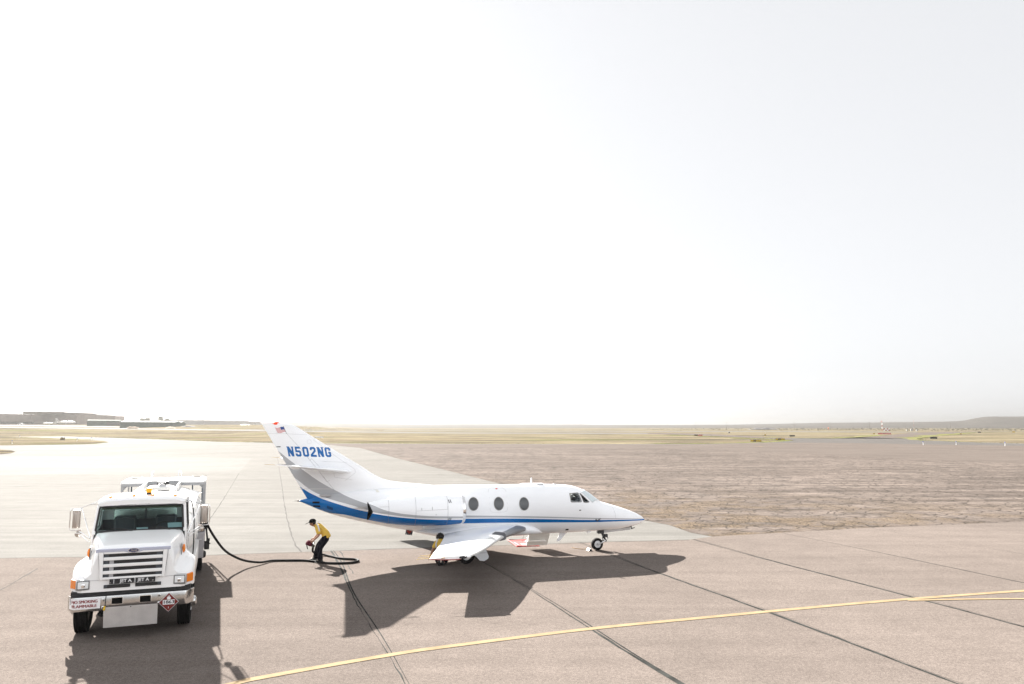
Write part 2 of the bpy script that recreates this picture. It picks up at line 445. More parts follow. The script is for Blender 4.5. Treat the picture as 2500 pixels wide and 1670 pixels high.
def cracked_asphalt():
    t = NT('cracked_asphalt'); p = t.pos()
    warp = t.addv(p, t.ncol(p, 0.45, 3), 1.5)
    warp2 = t.addv(p, t.ncol(p, 1.3, 2), 0.7)
    e1 = t.vor(warp, 0.30); e2 = t.vor(warp2, 1.0); e3 = t.vor(t.addv(p, t.ncol(p, 2.5, 3), 0.35), 2.0)
    big = t.noise(p, 0.05, 5, 0.6); mid = t.noise(p, 0.5, 5, 0.65); fine = t.noise(p, 34.0, 3, 0.7); g2 = t.noise(p, 9.0, 4, 0.75)
    rows = t.noise(t.pos((0.045, 0.55, 1), (0, 0, R(-18))), 1.0, 5, 0.7)
    base = t.mix(t.rng(big, 0.35, 0.65), (0.104, 0.087, 0.077), (0.148, 0.123, 0.109))
    base = t.mix(t.rng(mid, 0.5, 0.66, 0, 0.7), base, (0.085, 0.075, 0.068))
    base = t.mix(t.rng(mid, 0.45, 0.3, 0, 0.55), base, (0.172, 0.143, 0.126))
    base = t.mix(1.0, base, t.rng(rows, 0.35, 0.65, 0.66, 1.26), 'MULTIPLY')
    # loose tan gravel near the worn corner
    sx = t.sep(p)
    corner = t.rng(t.math('ADD', t.math('MULTIPLY', sx[0], 0.55), t.math('MULTIPLY', sx[1], 0.83)), 36.0, 62.0, 1.0, 0.0, True)
    gv = t.math('MULTIPLY', t.rng(t.noise(p, 0.28, 5, 0.7), 0.44, 0.56), corner)
    grav = t.mix(t.rng(g2, 0.42, 0.58), (0.05, 0.039, 0.031), (0.16, 0.122, 0.083))
    base = t.mix(t.math('MULTIPLY', gv, 0.85), base, grav)
    base = t.mix(t.rng(t.noise(p, 0.8, 6, 0.78, 0.4), 0.50, 0.64, 0, 0.5), base, (0.056, 0.046, 0.040))
    base = t.mix(t.rng(t.noise(t.pos((0.03, 0.28, 1), (0, 0, R(-18))), 1.0, 6, 0.75), 0.52, 0.66, 0, 0.42), base, (0.062, 0.051, 0.044))
    gate = t.rng(t.noise(p, 0.22, 3, 0.6), 0.30, 0.5)
    crack = t.math('MAXIMUM', t.math('MULTIPLY', t.rng(e1, 0.0, 0.020, 0.8, 0.0), t.rng(t.noise(p, 0.15, 3, 0.6), 0.45, 0.6)), t.math('MULTIPLY', t.rng(e2, 0.0, 0.062, 0.95, 0.0), gate))
    crack = t.math('MAXIMUM', crack, t.math('MULTIPLY', t.rng(e3, 0.0, 0.11, 0.7, 0.0), t.rng(t.noise(p, 0.5, 3, 0.6), 0.5, 0.62)))
    c = t.mix(crack, base, (0.033, 0.029, 0.026))
    c = t.mix(1.0, c, t.rng(fine, 0.3, 0.7, 0.72, 1.28), 'MULTIPLY')
    c = t.mix(1.0, c, t.rng(g2, 0.3, 0.7, 0.85, 1.15), 'MULTIPLY')
    t.bump(t.math('SUBTRACT', t.math('MULTIPLY', fine, 0.6), t.math('MULTIPLY', crack, 2.0)), 0.6, 0.012)
    return t.done(c, 0.92, 0.008)
CRACKED = cracked_asphalt()

def sheet(name, pix, m, z, kind='structure', extra=()):
    pts = [at(px, py, z) for px, py in pix]
    o = poly_sheet(name, pts, m); return tag(o, kind=kind)

gnear = [Vector((90, -40, 0)), Vector((-90, -40, 0))]
edge = [(-1500, 1025 + 22), (-600, 1050), (0, 1060), (149, 1065), (268, 1068.5), (388, 1072.4), (537, 1078.4), (662, 1080.8), (765, 1082.4), (1083, 1083.6), (1600, 1084.0),
        (1715, 1083.8), (1868, 1080.6), (1939, 1075), (1990, 1072), (2041, 1070.8), (2098, 1068), (2160, 1069.5), (2236, 1071.2), (2252, 1075), (2405, 1080.4), (2500, 1082.7), (2900, 1090), (3600, 1100)]
pts = [at(*q) for q in edge] + gnear
tag(poly_sheet('apron', pts, CONC), kind='structure')
sheet('concrete_panel', [(-500, 1110), (0, 1113), (300, 1115.5), (615, 1118), (583, 1155.7), (300, 1156.5), (0, 1160), (-500, 1170)], CONC_W, 0.004)
sheet('asphalt_taxiway', [(765, 1083.0), (1083, 1084.2), (1600, 1084.6), (1715, 1084.3), (1868, 1081.2), (1939, 1075.6), (2236, 1072), (2252, 1075.6), (2405, 1081), (2500, 1083.3), (3300, 1096),
                          (3300, 1165), (2500, 1133), (2232, 1121), (2021, 1112.5), (1868, 1103.7), (1715, 1098), (1600, 1095), (1121, 1093), (872, 1093), (820, 1088)], TAXI, 0.004)
sheet('asphalt_junction', [(1939, 1075.2), (1926, 1069.6), (2041, 1070.7), (2098, 1070.4), (2236, 1071.6), (2252, 1075.4), (2405, 1080.9), (2500, 1083.2), (3000, 1092),
                           (3000, 1102), (2500, 1088.5), (2300, 1085.5), (2100, 1082), (1960, 1080.5), (1880, 1081)], GREYASPH, 0.008)
sheet('cracked_asphalt', [(872.5, 1092), (1121, 1092.3), (1600, 1094.5), (1715, 1097.3), (1868, 1103), (2021, 1111.7), (2232, 1120.3), (2500, 1131.6), (3300, 1163),
                          (3600, 1238), (2500, 1274), (2337, 1281.5), (2131, 1289), (1962, 1298.5), (1800, 1308), (1744, 1310.5), (1686, 1300), (1634, 1281.5), (1573, 1270), (1480, 1247), (1380, 1221), (1233, 1184), (1102.5, 1151.4), (968, 1118.8)], CRACKED, 0.008)

# --- grass islands and taxiways beyond
def island(name, pix, z=0.03):
    return sheet(name, pix, GRASS, z)
island('grass_island', [(-700, 1102), (0, 1087.3), (119, 1085.8), (208, 1084.4), (248, 1081), (264, 1079.3), (252, 1076.4), (200, 1073.6), (149, 1071), (60, 1067.4), (0, 1066), (-700, 1053)])
island('grass_island', [(-700, 1125), (0, 1108.8), (27, 1106.3), (37, 1102.8), (27, 1099.4), (0, 1097.8), (-300, 1100)])
ground_far = lambda px, py, up: (lambda p: Vector((p.x, p.y, p.z + up)))(at_land(px, py))
def strip(name, top, bot, m, up, n=40):
    """a taxiway or runway seen far off, following the land"""
    ft, fb = spline(*zip(*top)), spline(*zip(*bot))
    x0, x1 = max(top[0][0], bot[0][0]), min(top[-1][0], bot[-1][0])
    a = [ground_far(x0 + (x1 - x0) * i / n, ft(x0 + (x1 - x0) * i / n), up) for i in range(n + 1)]
    b = [ground_far(x0 + (x1 - x0) * i / n, fb(x0 + (x1 - x0) * i / n), up) for i in range(n + 1)]
    mb = MB(); mb.add(a + b, [(i, i + 1, n + 2 + i, n + 1 + i) for i in range(n)])
    return tag(mb.build(name, m), kind='structure')
strip('runway', [(-500, 1037.5), (0, 1042.0), (280, 1045), (640, 1050.0), (757, 1051.7), (1121, 1056.0), (1581, 1057.2)], [(-500, 1040), (0, 1044.6), (280, 1048), (640, 1052.6), (757, 1054.2), (1121, 1058.3), (1581, 1059.2)], STRIP, 0.01)
strip('pink_taxiway', [(1121, 1056.3), (1400, 1056.5), (1600, 1056.7), (1715, 1059.3), (1830, 1065), (1926, 1069.4), (1945, 1070)], [(1121, 1058.5), (1400, 1059), (1600, 1060.2), (1638, 1060.8), (1753, 1065.6), (1868, 1070.8), (1945, 1075)], TAXI, 0.0)
strip('pink_taxiway', [(2041, 1070.3), (2098, 1067.8), (2167, 1062.4), (2236, 1056.4), (2300, 1054.8), (2500, 1052.8), (2900, 1051)], [(2041, 1071), (2098, 1071), (2167, 1071), (2236, 1071.0), (2271, 1066), (2347, 1059.3), (2386, 1055.6), (2900, 1052.6)], TAXI, 0.0, 120)
strip('far_runway', [(600, 1048.2), (1100, 1051.2), (1500, 1052.4), (2000, 1053.5), (2240, 1054.6)], [(600, 1049.0), (1100, 1052.2), (1500, 1053.6), (2000, 1054.9), (2240, 1055.8)], STRIP, 0.02)
strip('far_apron', [(-500, 1034), (0, 1037.2), (110, 1037.8), (212, 1039.2), (293, 1041.5)], [(-500, 1037), (0, 1041.0), (110, 1041.8), (212, 1043), (293, 1044.2)], STRIP, 0.1)

# --- ragged green and straw tufts along the pavement edges
def blades(name, lines, m, per_m, hmin, hmax, spread, seed):
    rnd = random.Random(seed); mb = MB()
    for pix, z in lines:
        P = [at(*q) for q in pix]
        for a_, b_ in zip(P[:-1], P[1:]):
            L = (b_ - a_).length
            for _ in range(int(L * per_m)):
                q = a_.lerp(b_, rnd.random()) + Vector((rnd.gauss(0, spread), rnd.gauss(0.2, 1) * spread * 2.2, 0))
                h = rnd.uniform(hmin, hmax); th = rnd.uniform(0, 2 * PI); w = rnd.uniform(.10, .26)
                dx, dy = math.cos(th) * w, math.sin(th) * w; lx, ly = rnd.uniform(-.12, .12), rnd.uniform(-.12, .12)
                mb.add([(q.x - dx, q.y - dy, z), (q.x + dx, q.y + dy, z), (q.x + lx, q.y + ly, z + h), (q.x - dy, q.y + dx, z), (q.x + dy, q.y - dx, z)], [(0, 1, 2), (3, 4, 2)])
    return tag(mb.build(name, m, smooth=None, recalc=False), kind='stuff')
EDGES = [([(0, 1087.0), (119, 1085.5), (208, 1084.1), (248, 1080.8), (262, 1079.3), (250, 1076.8), (149, 1071.4), (0, 1066.4)], 0.03), ([(0, 1108.4), (26, 1106), (35, 1102.8), (26, 1099.8), (0, 1098.2)], 0.03),
         ([(0, 1059.6), (149, 1064.6), (268, 1068.1), (388, 1072.0), (537, 1078), (765, 1082), (1083, 1083.2), (1600, 1083.6), (1715, 1083.4), (1868, 1080.2), (1937, 1075)], -0.05),
         ([(1937, 1075), (1868, 1071.2), (1753, 1066), (1638, 1061.2)], -0.05), ([(1926, 1068.8), (2041, 1070.0), (2098, 1067.4), (2167, 1062)], -0.05),
         ([(2271, 1066.4), (2238, 1071.2), (2253, 1074.6), (2405, 1080), (2500, 1082.2)], -0.05)]
GREEN = M('green_weed', (0.15, 0.165, 0.055), 0.9, spec=0, noise=(0.4, .5)); STRAW = M('straw_blades', (0.30, 0.26, 0.15), 0.9, spec=0, noise=(0.5, .4))
blades('green_weeds', EDGES[2:], GREEN, 1.6, 0.03, 0.12, 0.5, 3)
blades('straw_grass', EDGES[2:], STRAW, 2.0, 0.04, 0.16, 1.0, 4)

def verge_mat():
    t = NT('green_verge'); p = t.pos(); a = t.noise(p, 0.3, 5, 0.7); b = t.noise(t.pos((0.03, 0.1, 1)), 1.0, 4, 0.7)
    c = t.mix(t.rng(a, 0.4, 0.6), (0.075, 0.088, 0.026), (0.135, 0.140, 0.050)); c = t.mix(t.rng(b, 0.46, 0.6, 0, 0.8), c, (0.165, 0.142, 0.090))
    return t.done(c, 0.95, 0.0)
VERGE = verge_mat()
def verge(pix, w, seed, z=.034):
    rnd = random.Random(seed); P = catmull([at(*q, z) for q in pix], 6); va = []
    for i, p in enumerate(P):
        d = P[min(i + 1, len(P) - 1)] - P[max(i - 1, 0)]; nrm = Vector((-d.y, d.x, 0)).normalized()
        if nrm.y < 0 and w > 0: nrm = -nrm
        va += [p, p + nrm * abs(w) * rnd.uniform(.35, 1.3)]
    mb = MB(); mb.add(va, [(2 * k, 2 * k + 1, 2 * k + 3, 2 * k + 2) for k in range(len(P) - 1)]); tag(mb.build('green_verge', VERGE, smooth=None), kind='structure')
verge([(1600, 1083.4), (1715, 1083.2), (1800, 1081.8), (1868, 1080.0), (1910, 1077.6), (1937, 1075)], 5, 1)
verge([(1937, 1075), (1900, 1072.8), (1868, 1071.3), (1800, 1068.2), (1753, 1066.1), (1700, 1063.6), (1645, 1061.4)], -5, 2)
verge([(1890, 1067), (1926, 1068.8), (1990, 1069.6), (2041, 1069.8), (2098, 1067.2), (2140, 1064.4), (2167, 1061.9)], 7, 3)
verge([(2238, 1071.0), (2255, 1068.5), (2271, 1066.6), (2310, 1062.8), (2348, 1059.8), (2386, 1056.2)], -9, 4); verge([(2238, 1071), (2254, 1074.4), (2330, 1077.2), (2405, 1080)], 3, 5); verge([(2386, 1055.6), (2440, 1055.0), (2520, 1054.2)], -14, 6)
verge([(0, 1066.6), (60, 1067.9), (149, 1071.4), (200, 1074)], -4, 7); verge([(0, 1086.9), (119, 1085.4), (208, 1084), (255, 1080)], 1.6, 8); verge([(268, 1068), (388, 1071.9), (537, 1077.9), (662, 1080.2)], 2.5, 9); verge([(765, 1081.9), (1083, 1083.1), (1350, 1083.4), (1600, 1083.5)], 2, 10)

# --- front apron: aggregate concrete cast in long lanes with sealed joints
J1, J2 = at(1147 * 1.0652, 1314 * 1.0652), at(1558 * 1.0652, 1568 * 1.0652)
jd = (J2 - J1); jd.z = 0; jd.normalize()                      # joints run towards the camera and to the right
jn = Vector((-jd.y, jd.x, 0))                                  # across the lanes, to the right
if jn.x < 0: jn = -jn
j0 = J1.dot(jn)
meas = [at(1508 * 1.0652, 1314 * 1.0652), at(1872 * 1.0652, 1314 * 1.0652), at(2236 * 1.0652, 1314 * 1.0652)]
SP_J = (meas[2].dot(jn) - j0) / 3.0
bpix = [(-1500, 1392), (-500, 1372), (0, 1364), (500, 1356.5), (819, 1346), (1150, 1334.5), (1491, 1323.5), (1681, 1319), (1744, 1310.8), (1962, 1298.8), (2131, 1289.4), (2337, 1281.4), (2500, 1274), (3300, 1240), (4200, 1205)]
bnd = [at(*q) for q in bpix]
base = tag(poly_sheet('front_apron', [p + Vector((0, 0, 0.006)) for p in bnd] + [Vector((95, -38, .006)), Vector((-88, -38, .006))], M('apron_bed', (0.03, 0.03, 0.03), 0.9)), kind='structure')
def on_bnd(c):
    for a_, b_ in zip(bnd[:-1], bnd[1:]):
        ca, cb = a_.dot(jn), b_.dot(jn)
        if ca <= c <= cb: return a_.lerp(b_, (c - ca) / (cb - ca))
    return None
GAP = 0.0012
joints = []
for i in range(-6, 8):
    c0, c1 = j0 + i * SP_J, j0 + (i + 1) * SP_J
    A_, B_ = on_bnd(c0 + GAP), on_bnd(c1 - GAP)
    if A_ is None or B_ is None: continue
    top = [A_] + [p for p in bnd if c0 + GAP < p.dot(jn) < c1 - GAP] + [B_]
    end = -12.0
    def down(p): return p + jd * max(0.5, (p.y - end) / -jd.y)
    ring = top + [down(B_), down(A_)]
    mb = MB(); n = len(ring)
    lo, hi = 0.008, 0.022
    vs_ = [(p.x, p.y, hi) for p in ring] + [(p.x, p.y, lo) for p in ring]
    mb.add(vs_, [tuple(range(n))] + [(k, n + k, n + (k + 1) % n, (k + 1) % n) for k in range(n)])
    s = mb.build('concrete_slab', SLAB, base, smooth=None)
    joints.append((c0, A_))
# sealant in the joints: dark, smeared a little over the edges, worn away in places
SEAL = M('joint_sealant', (0.030, 0.031, 0.029), 0.9, spec=.03, noise=(3.0, .5))
strong = {-1: .8, 0: 1.0, 1: 1.0, 2: 1.0, 3: .6, 4: .30}
for c0, A_ in joints:
    idx = round((c0 - j0) / SP_J); w0 = strong.get(idx, 0)
    if not w0: continue
    rnd = random.Random(idx + 50); L = (A_.y + 8) / -jd.y; n = int(L / 0.45); vs_ = []
    ph = rnd.uniform(0, 9)
    p0 = A_ - jn * (A_.dot(jn) - c0)
    for k in range(n + 1):
        p = p0 + jd * (L * k / n)
        off = 0.05 * math.sin(k * .21 + ph) + rnd.gauss(0, .008)
        hw = w0 * (0.026 + 0.018 * math.sin(k * .13 + ph * 2) + rnd.uniform(-.008, .010))
        hw = max(hw, .003)
        vs_ += [p + jn * (off - hw) + Vector((0, 0, .026)), p + jn * (off + hw) + Vector((0, 0, .026))]
    mb = MB(); mb.add(vs_, [(2 * k, 2 * k + 1, 2 * k + 3, 2 * k + 2) for k in range(n)])
    mb.build('joint_sealant', SEAL, base, smooth=None)
    if w0 >= .75:                                              # the second, thinner smear beside it
        vs_ = []
        for k in range(n + 1):
            p = p0 + jd * (L * k / n); off = 0.05 * math.sin(k * .21 + ph) + 0.085 + .03 * math.sin(k * .31) ; hw = max(.004, .012 + .012 * math.sin(k * .09 + ph))
            vs_ += [p + jn * (off - hw) + Vector((0, 0, .0265)), p + jn * (off + hw) + Vector((0, 0, .0265))]
        mb = MB(); mb.add(vs_, [(2 * k, 2 * k + 1, 2 * k + 3, 2 * k + 2) for k in range(n)]); mb.build('joint_sealant', SEAL, base, smooth=None)

# --- hairline cracks and the worn edge of the older concrete
CRK = M('crack_dark', (0.05, 0.047, 0.044), 0.9, spec=.04)
def crack(name, pix, w, z, m=CRK, jit=.014, seed=1):
    rnd = random.Random(seed); P = [at(*q, z) for q in pix]; out = []
    for a_, b_ in zip(P[:-1], P[1:]):
        n = max(2, int((b_ - a_).length / .45))
        for k in range(n):
            out.append(a_.lerp(b_, k / n) + Vector((rnd.gauss(0, jit), rnd.gauss(0, jit), 0)))
    out.append(P[-1]); vs_ = []
    for i, p in enumerate(out):
        d = (out[min(i + 1, len(out) - 1)] - out[max(i - 1, 0)]); nrm = Vector((-d.y, d.x, 0)).normalized() * w * rnd.uniform(.35, 1.2)
        vs_ += [p - nrm, p + nrm]
    mb = MB(); mb.add(vs_, [(2 * k, 2 * k + 1, 2 * k + 3, 2 * k + 2) for k in range(len(out) - 1)])
    return tag(mb.build(name, m, smooth=None), kind='structure')
crack('pavement_crack', [(677, 1116), (679, 1125), (684, 1160), (688, 1184), (695, 1237), (702, 1270), (709, 1298), (722, 1331), (738, 1349)], .035, .010, seed=2)
crack('pavement_crack', [(583, 1156), (560, 1195), (535, 1235), (507, 1275)], .022, .010, seed=5)
crack('pavement_crack', [(0, 1362.5), (300, 1358.7), (500, 1355.5), (640, 1351.3), (819, 1345), (1000, 1338.5), (1250, 1331), (1400, 1326), (1491, 1322.3), (1600, 1320.5), (1681, 1318)], .05, .0245, seed=6)
crack('pavement_crack', [(0, 1441), (45, 1415), (92, 1388)], .02, .028, seed=9)
crack('pavement_crack', [(830, 1346), (838, 1356), (841, 1370), (862, 1400)], .035, .028, seed=11)
crack('pavement_crack', [(1000, 1088), (1300, 1128), (1500, 1160)], .03, .0125, seed=13) if False else None

# --- yellow taxi lines
YEL = M('yellow_paint', (0.235, 0.178, 0.110), 0.85, spec=.01, noise=(2.2, .16))
def line(pix, w, z):
    P = catmull([at(*q, z) for q in pix], 10); vs_ = []
    rnd = random.Random(3)
    for i, p in enumerate(P):
        d = (P[min(i + 1, len(P) - 1)] - P[max(i - 1, 0)]); nrm = Vector((-d.y, d.x, 0)).normalized() * w / 2
        vs_ += [p - nrm * rnd.uniform(.95, 1.03), p + nrm * rnd.uniform(.95, 1.03)]
    mb = MB(); mb.add(vs_, [(2 * k, 2 * k + 1, 2 * k + 3, 2 * k + 2) for k in range(len(P) - 1)])
    return tag(mb.build('taxi_line', YEL, smooth=None), kind='structure')
line([(-500, 1925), (300, 1737), (564.6, 1670), (650, 1651.5), (937, 1601), (1100, 1577), (1434, 1535.6), (1657, 1513.5), (1857, 1494.3), (2040, 1477.5), (2215, 1462.6), (2500, 1442), (2900, 1417)], .20, .030)
line([(2215, 1465.4), (2300, 1463.6), (2400, 1462), (2500, 1461.4), (2900, 1462)], .13, .034)
for q in ([(1835, 1089.3), (1850, 1089.6), (1862, 1090.4)], [(2095, 1073.2), (2106, 1073.6), (2112, 1074)]): line(q, .5, .016)

# --- scrub belt along the far edge of the field
def blob_field(name, m, n, pick, seed, kind='stuff'):
    rnd = random.Random(seed); mb = MB()
    base_v = [(0, 0, 1), (.9, 0, .4), (.28, .85, .45), (-.73, .53, .4), (-.73, -.53, .45), (.28, -.85, .4), (.6, .44, -.2), (-.6, -.4, -.2), (-.3, .7, -.2), (.4, -.6, -.2)]
    fs = [(0, 1, 2), (0, 2, 3), (0, 3, 4), (0, 4, 5), (0, 5, 1), (1, 6, 2), (2, 6, 8), (2, 8, 3), (3, 8, 7), (3, 7, 4), (4, 7, 9), (4, 9, 5), (5, 9, 1), (1, 9, 6)]
    for _ in range(n):
        p, s = pick(rnd)
        q = rnd.uniform(0, 6.28); c_, s_ = math.cos(q), math.sin(q)
        mb.add([(p.x + s * 1.3 * (v[0] * c_ - v[1] * s_) * rnd.uniform(.8, 1.2), p.y + s * 1.3 * (v[0] * s_ + v[1] * c_), p.z + s * v[2] * rnd.uniform(.7, 1.3)) for v in base_v], fs)
    return tag(mb.build(name, m, smooth=None, recalc=False), kind=kind)
SCRUB = M('scrub', (0.085, 0.075, 0.05), .95, spec=.1, noise=(.02, .4))
def pick_far(rnd):
    px = rnd.choice([rnd.uniform(1580, 2900), rnd.uniform(1900, 2700)]); py = rnd.triangular(1044.5, 1050.5, 1047)
    d = 4.65 * 1845 / (py - 1040.5); p = at_dist(px, 1041, d); p.z = -.1; return p, rnd.uniform(.35, 1.0) * d / 1300
blob_field('scrub', SCRUB, 1500, pick_far, 5)
def pick_mid(rnd):
    px = rnd.uniform(640, 1600); py = rnd.triangular(1045.5, 1051, 1047)
    d = 4.65 * 1845 / (py - 1040.5); p = at_dist(px, 1041, d); p.z = tz(p.x, p.y) - .1; return p, rnd.uniform(.25, .6) * d / 1300
blob_field('scrub', M('dry_scrub', (0.15, 0.12, 0.085), .95, spec=.1), 700, pick_mid, 6)
# ================================================================== BUILDINGS AND FIELD FURNITURE FAR OFF
BROWN = M('brown_block', (0.165, 0.132, 0.117), .85, spec=.2, noise=(.25, .12)); BROWN2 = M('pale_brown_block', (0.25, 0.205, 0.185), .85, spec=.2, noise=(.25, .1))
DGLASS = M('dark_glazing', (0.014, 0.015, 0.018), .8, spec=.05); FRAME = M('grey_frame', (0.30, 0.30, 0.31), .5)
HGREEN = M('green_sheet_metal', (0.045, 0.066, 0.057), .8, spec=.03, noise=(.4, .12)); HDARK = M('dark_door', (0.035, 0.034, 0.036), .8)
WROOF = M('white_roof', (0.72, 0.72, 0.70), .5); LGREY = M('pale_grey_wall', (0.33, 0.315, 0.30), .85, spec=.2, noise=(.2, .1))
WHITE = M('white_enamel', (0.78, 0.78, 0.77), .35); REDP = M('red_paint', (0.50, 0.035, 0.03), .5); BLKP = M('black_panel', (0.012, 0.012, 0.014), .5)
YELP = M('yellow_panel', (0.62, 0.42, 0.03), .5); STEEL = M('galvanised', (0.32, 0.32, 0.32), .5, metal=.6); DIRT = M('tan_dirt', (0.30, 0.235, 0.17), .95, spec=.1, noise=(.3, .2)); DDIRT = M('dark_rubble', (0.115, 0.11, 0.11), .95, spec=.1, noise=(.4, .25))
PALER = M('pale_red', (0.36, 0.12, 0.10), .8, spec=.05)  # red kept pale and desaturated
BLUEL = M('blue_lens', (0.02, 0.06, 0.35), .3)

def facade_pt(px, z, d): p = at_dist(px, 1040, d); return Vector((p.x, p.y, z))
def zof(px, py, d): return at_dist(px, py, d).z
def slab(mb, A, B, z0, z1, depth, out=0.0):
    A, B = Vector((A.x, A.y, 0)), Vector((B.x, B.y, 0)); n = Vector((-(B - A).y, (B - A).x, 0)).normalized()
    if n.y < 0: n = -n
    q = [A - n * out, B - n * out, B + n * depth, A + n * depth]
    mb.add([(p.x, p.y, z0) for p in q] + [(p.x, p.y, z1) for p in q], [(3, 2, 1, 0), (4, 5, 6, 7), (0, 1, 5, 4), (1, 2, 6, 5), (2, 3, 7, 6), (3, 0, 4, 7)])
dT = lambda px: 770 + max(0, px) / 288.0 * 200
def TP(px): return facade_pt(px, 0, dT(px))
term = empty('terminal_building', TP(74) + Vector((0, 0, 6)), 0, 'long brown terminal building with dark glazing at the far left horizon', 'building')
def tpart(name, m, px0, px1, y0, y1, depth, out=0.0, pxr=None):
    mb = MB(); pr = pxr if pxr is not None else (px0 + px1) / 2
    slab(mb, TP(px0), TP(px1), zof(pr, y1, dT(pr)) if y1 else 4.5, zof(pr, y0, dT(pr)), depth, out)
    mb.v = [(v[0] - term.location.x, v[1] - term.location.y, v[2] - term.location.z) for v in mb.v]
    return mb.build(name, m, term, smooth=None)
tpart('wall', BROWN, -170, 74, 1010.2, None, 40, pxr=40)
tpart('wall', BROWN, 74, 180, 1012.6, None, 40, .6)
tpart('wall', BROWN2, 180, 219, 1015.6, None, 36)
tpart('wall', BROWN2, 219, 288, 1019.5, None, 30)
tpart('penthouse', M('clerestory', (.22, .20, .19), .6), 30, 182, 1009.4, 1013, 20, -8)
tpart('roof', BROWN, 27, 185, 1007.6, 1009.4, 30, -6)
for x in (33, 43, 51, 58, 66, 84, 92, 150, 158, 166): tpart('roof_unit', WROOF, x, x + random.uniform(3, 6), 1010.6, 1012.4, 3, -4)
for x in (68, 117): tpart('roof_unit', BROWN, x, x + 5, 1005, 1007.6, 6, -12)
w = tpart('window', DGLASS, 128, 180, 1014.2, 1022.8, .5, .75)
w2 = tpart('window', DGLASS, 74, 130, 1023.0, 1029, .5, .8); w3 = tpart('window', DGLASS, 0, 180, 1030.2, 1035.6, .5, .9); w4 = tpart('window', M('pale_glazing', (.3, .31, .32), .3), 181, 191, 1016.5, 1023.5, .4, .3)
for q in range(0, 180, 9):
    mb = MB(); slab(mb, TP(q), TP(q + .8), 6.4, zof(q, 1030.2, dT(q)), .3, 1.0)
    mb.v = [(v[0] - term.location.x, v[1] - term.location.y, v[2] - term.location.z) for v in mb.v]; mb.build('mullion', FRAME, w3, smooth=None)
tpart('canopy', FRAME, 74, 130, 1021.6, 1022.4, 2.0, 1.6)

def hangar(label, A, B, E, zw, zr, door=None, rm=None):
    zb = min(tz(A[0], A[1]), tz(B[0], B[1])) - .3
    h = empty('green_hangar', (A.x, A.y, zb), 0, label, 'hangar', 'green metal hangars beyond the runway')
    D = A + (E - B); L = lambda p, z: (p.x - A.x, p.y - A.y, z - zb)
    mB, mD = (B + E) / 2, (A + D) / 2
    mb = MB(); mb.add([L(A, zb), L(B, zb), L(E, zb), L(D, zb), L(A, zw), L(B, zw), L(E, zw), L(D, zw), L(mB, zr), L(mD, zr)],
                      [(0, 1, 5, 4), (1, 2, 6, 8, 5), (2, 3, 7, 6), (3, 0, 4, 9, 7)])
    mb.build('wall', HGREEN, h, smooth=None)
    o = (A - B).normalized() * .3; n = ((B - E).normalized()) * .4
    mb = MB(); k = .12
    mb.add([L(A + o + n, zw - k), L(B - o + n, zw - k), L(mB - o, zr + .1), L(mD + o, zr + .1), L(E - o - n, zw - k), L(D + o - n, zw - k)], [(0, 1, 2, 3), (3, 2, 4, 5)])
    r = mb.build('roof', rm or WROOF, h, smooth=None); s = r.modifiers.new('solid', 'SOLIDIFY'); s.thickness = .15
    if door:
        f0, f1, zt = door; a_, b_ = A.lerp(B, f0), A.lerp(B, f1)
        mb = MB(); slab(mb, a_, b_, zb + .2, zt, .1, .08); mb.v = [(v[0] - A.x, v[1] - A.y, v[2] - zb) for v in mb.v]; mb.build('door', HDARK, h, smooth=None)
    n = 14
    for q in range(1, n):                                         # standing ribs of the cladding
        p = A.lerp(B, q / n); mb = MB(); slab(mb, p, p + (B - A).normalized() * .15, zb + .2, zw - .2, .05, .05); mb.v = [(v[0] - A.x, v[1] - A.y, v[2] - zb) for v in mb.v]; mb.build('wall_rib', HGREEN, h, smooth=None)
P2 = lambda px, d: (lambda p: Vector((p.x, p.y, 0)))(at_dist(px, 1040, d))
hangar('green metal hangar with a wide dark open door, left of the longest hangar', P2(212, 668), P2(294, 690), P2(296, 712), zof(250, 1026.5, 680), zof(250, 1025.3, 690), (.58, .99, zof(270, 1031.6, 684)), HGREEN)
hangar('longest green hangar with a white roof, in front of the gabled one', P2(292.5, 600), P2(426, 650), P2(441, 662), zof(360, 1030, 625), zof(434, 1029.2, 656))
hangar('short green hangar showing only its gable at the right end', P2(418, 676), P2(441.5, 684), P2(453, 694), zof(446, 1031.8, 690), zof(447, 1029.0, 690))

fac = empty('long_factory', P2(455, 900) + Vector((0, 0, 6)), 0, 'long pale grey industrial hall with roof vents behind the hangars', 'building')
dF = lambda px: 860 + (px - 400) / 290 * 330
def fpart(name, m, px0, px1, y0, y1, depth, out=0.0, parent=None):
    mb = MB(); pr = (px0 + px1) / 2; slab(mb, P2(px0, dF(px0)), P2(px1, dF(px1)), zof(pr, y1, dF(pr)) if y1 else 5, zof(pr, y0, dF(pr)), depth, out)
    mb.v = [(v[0] - fac.location.x, v[1] - fac.location.y, v[2] - fac.location.z) for v in mb.v]; return mb.build(name, m, parent or fac, smooth=None)
fpart('wall', LGREY, 400, 455, 1026.5, None, 40, .5); fpart('wall', LGREY, 455, 540, 1028.4, None, 40); fpart('wall', LGREY, 540, 622, 1030.4, None, 40); fpart('tower', LGREY, 620.5, 631, 1029, None, 10, 3); fpart('wall', LGREY, 631, 700, 1033.5, None, 30)
fpart('door', WROOF, 503, 507.5, 1032.4, 1038, .4, .4); fpart('door', WROOF, 512, 515.5, 1034.5, 1038, .4, .4)
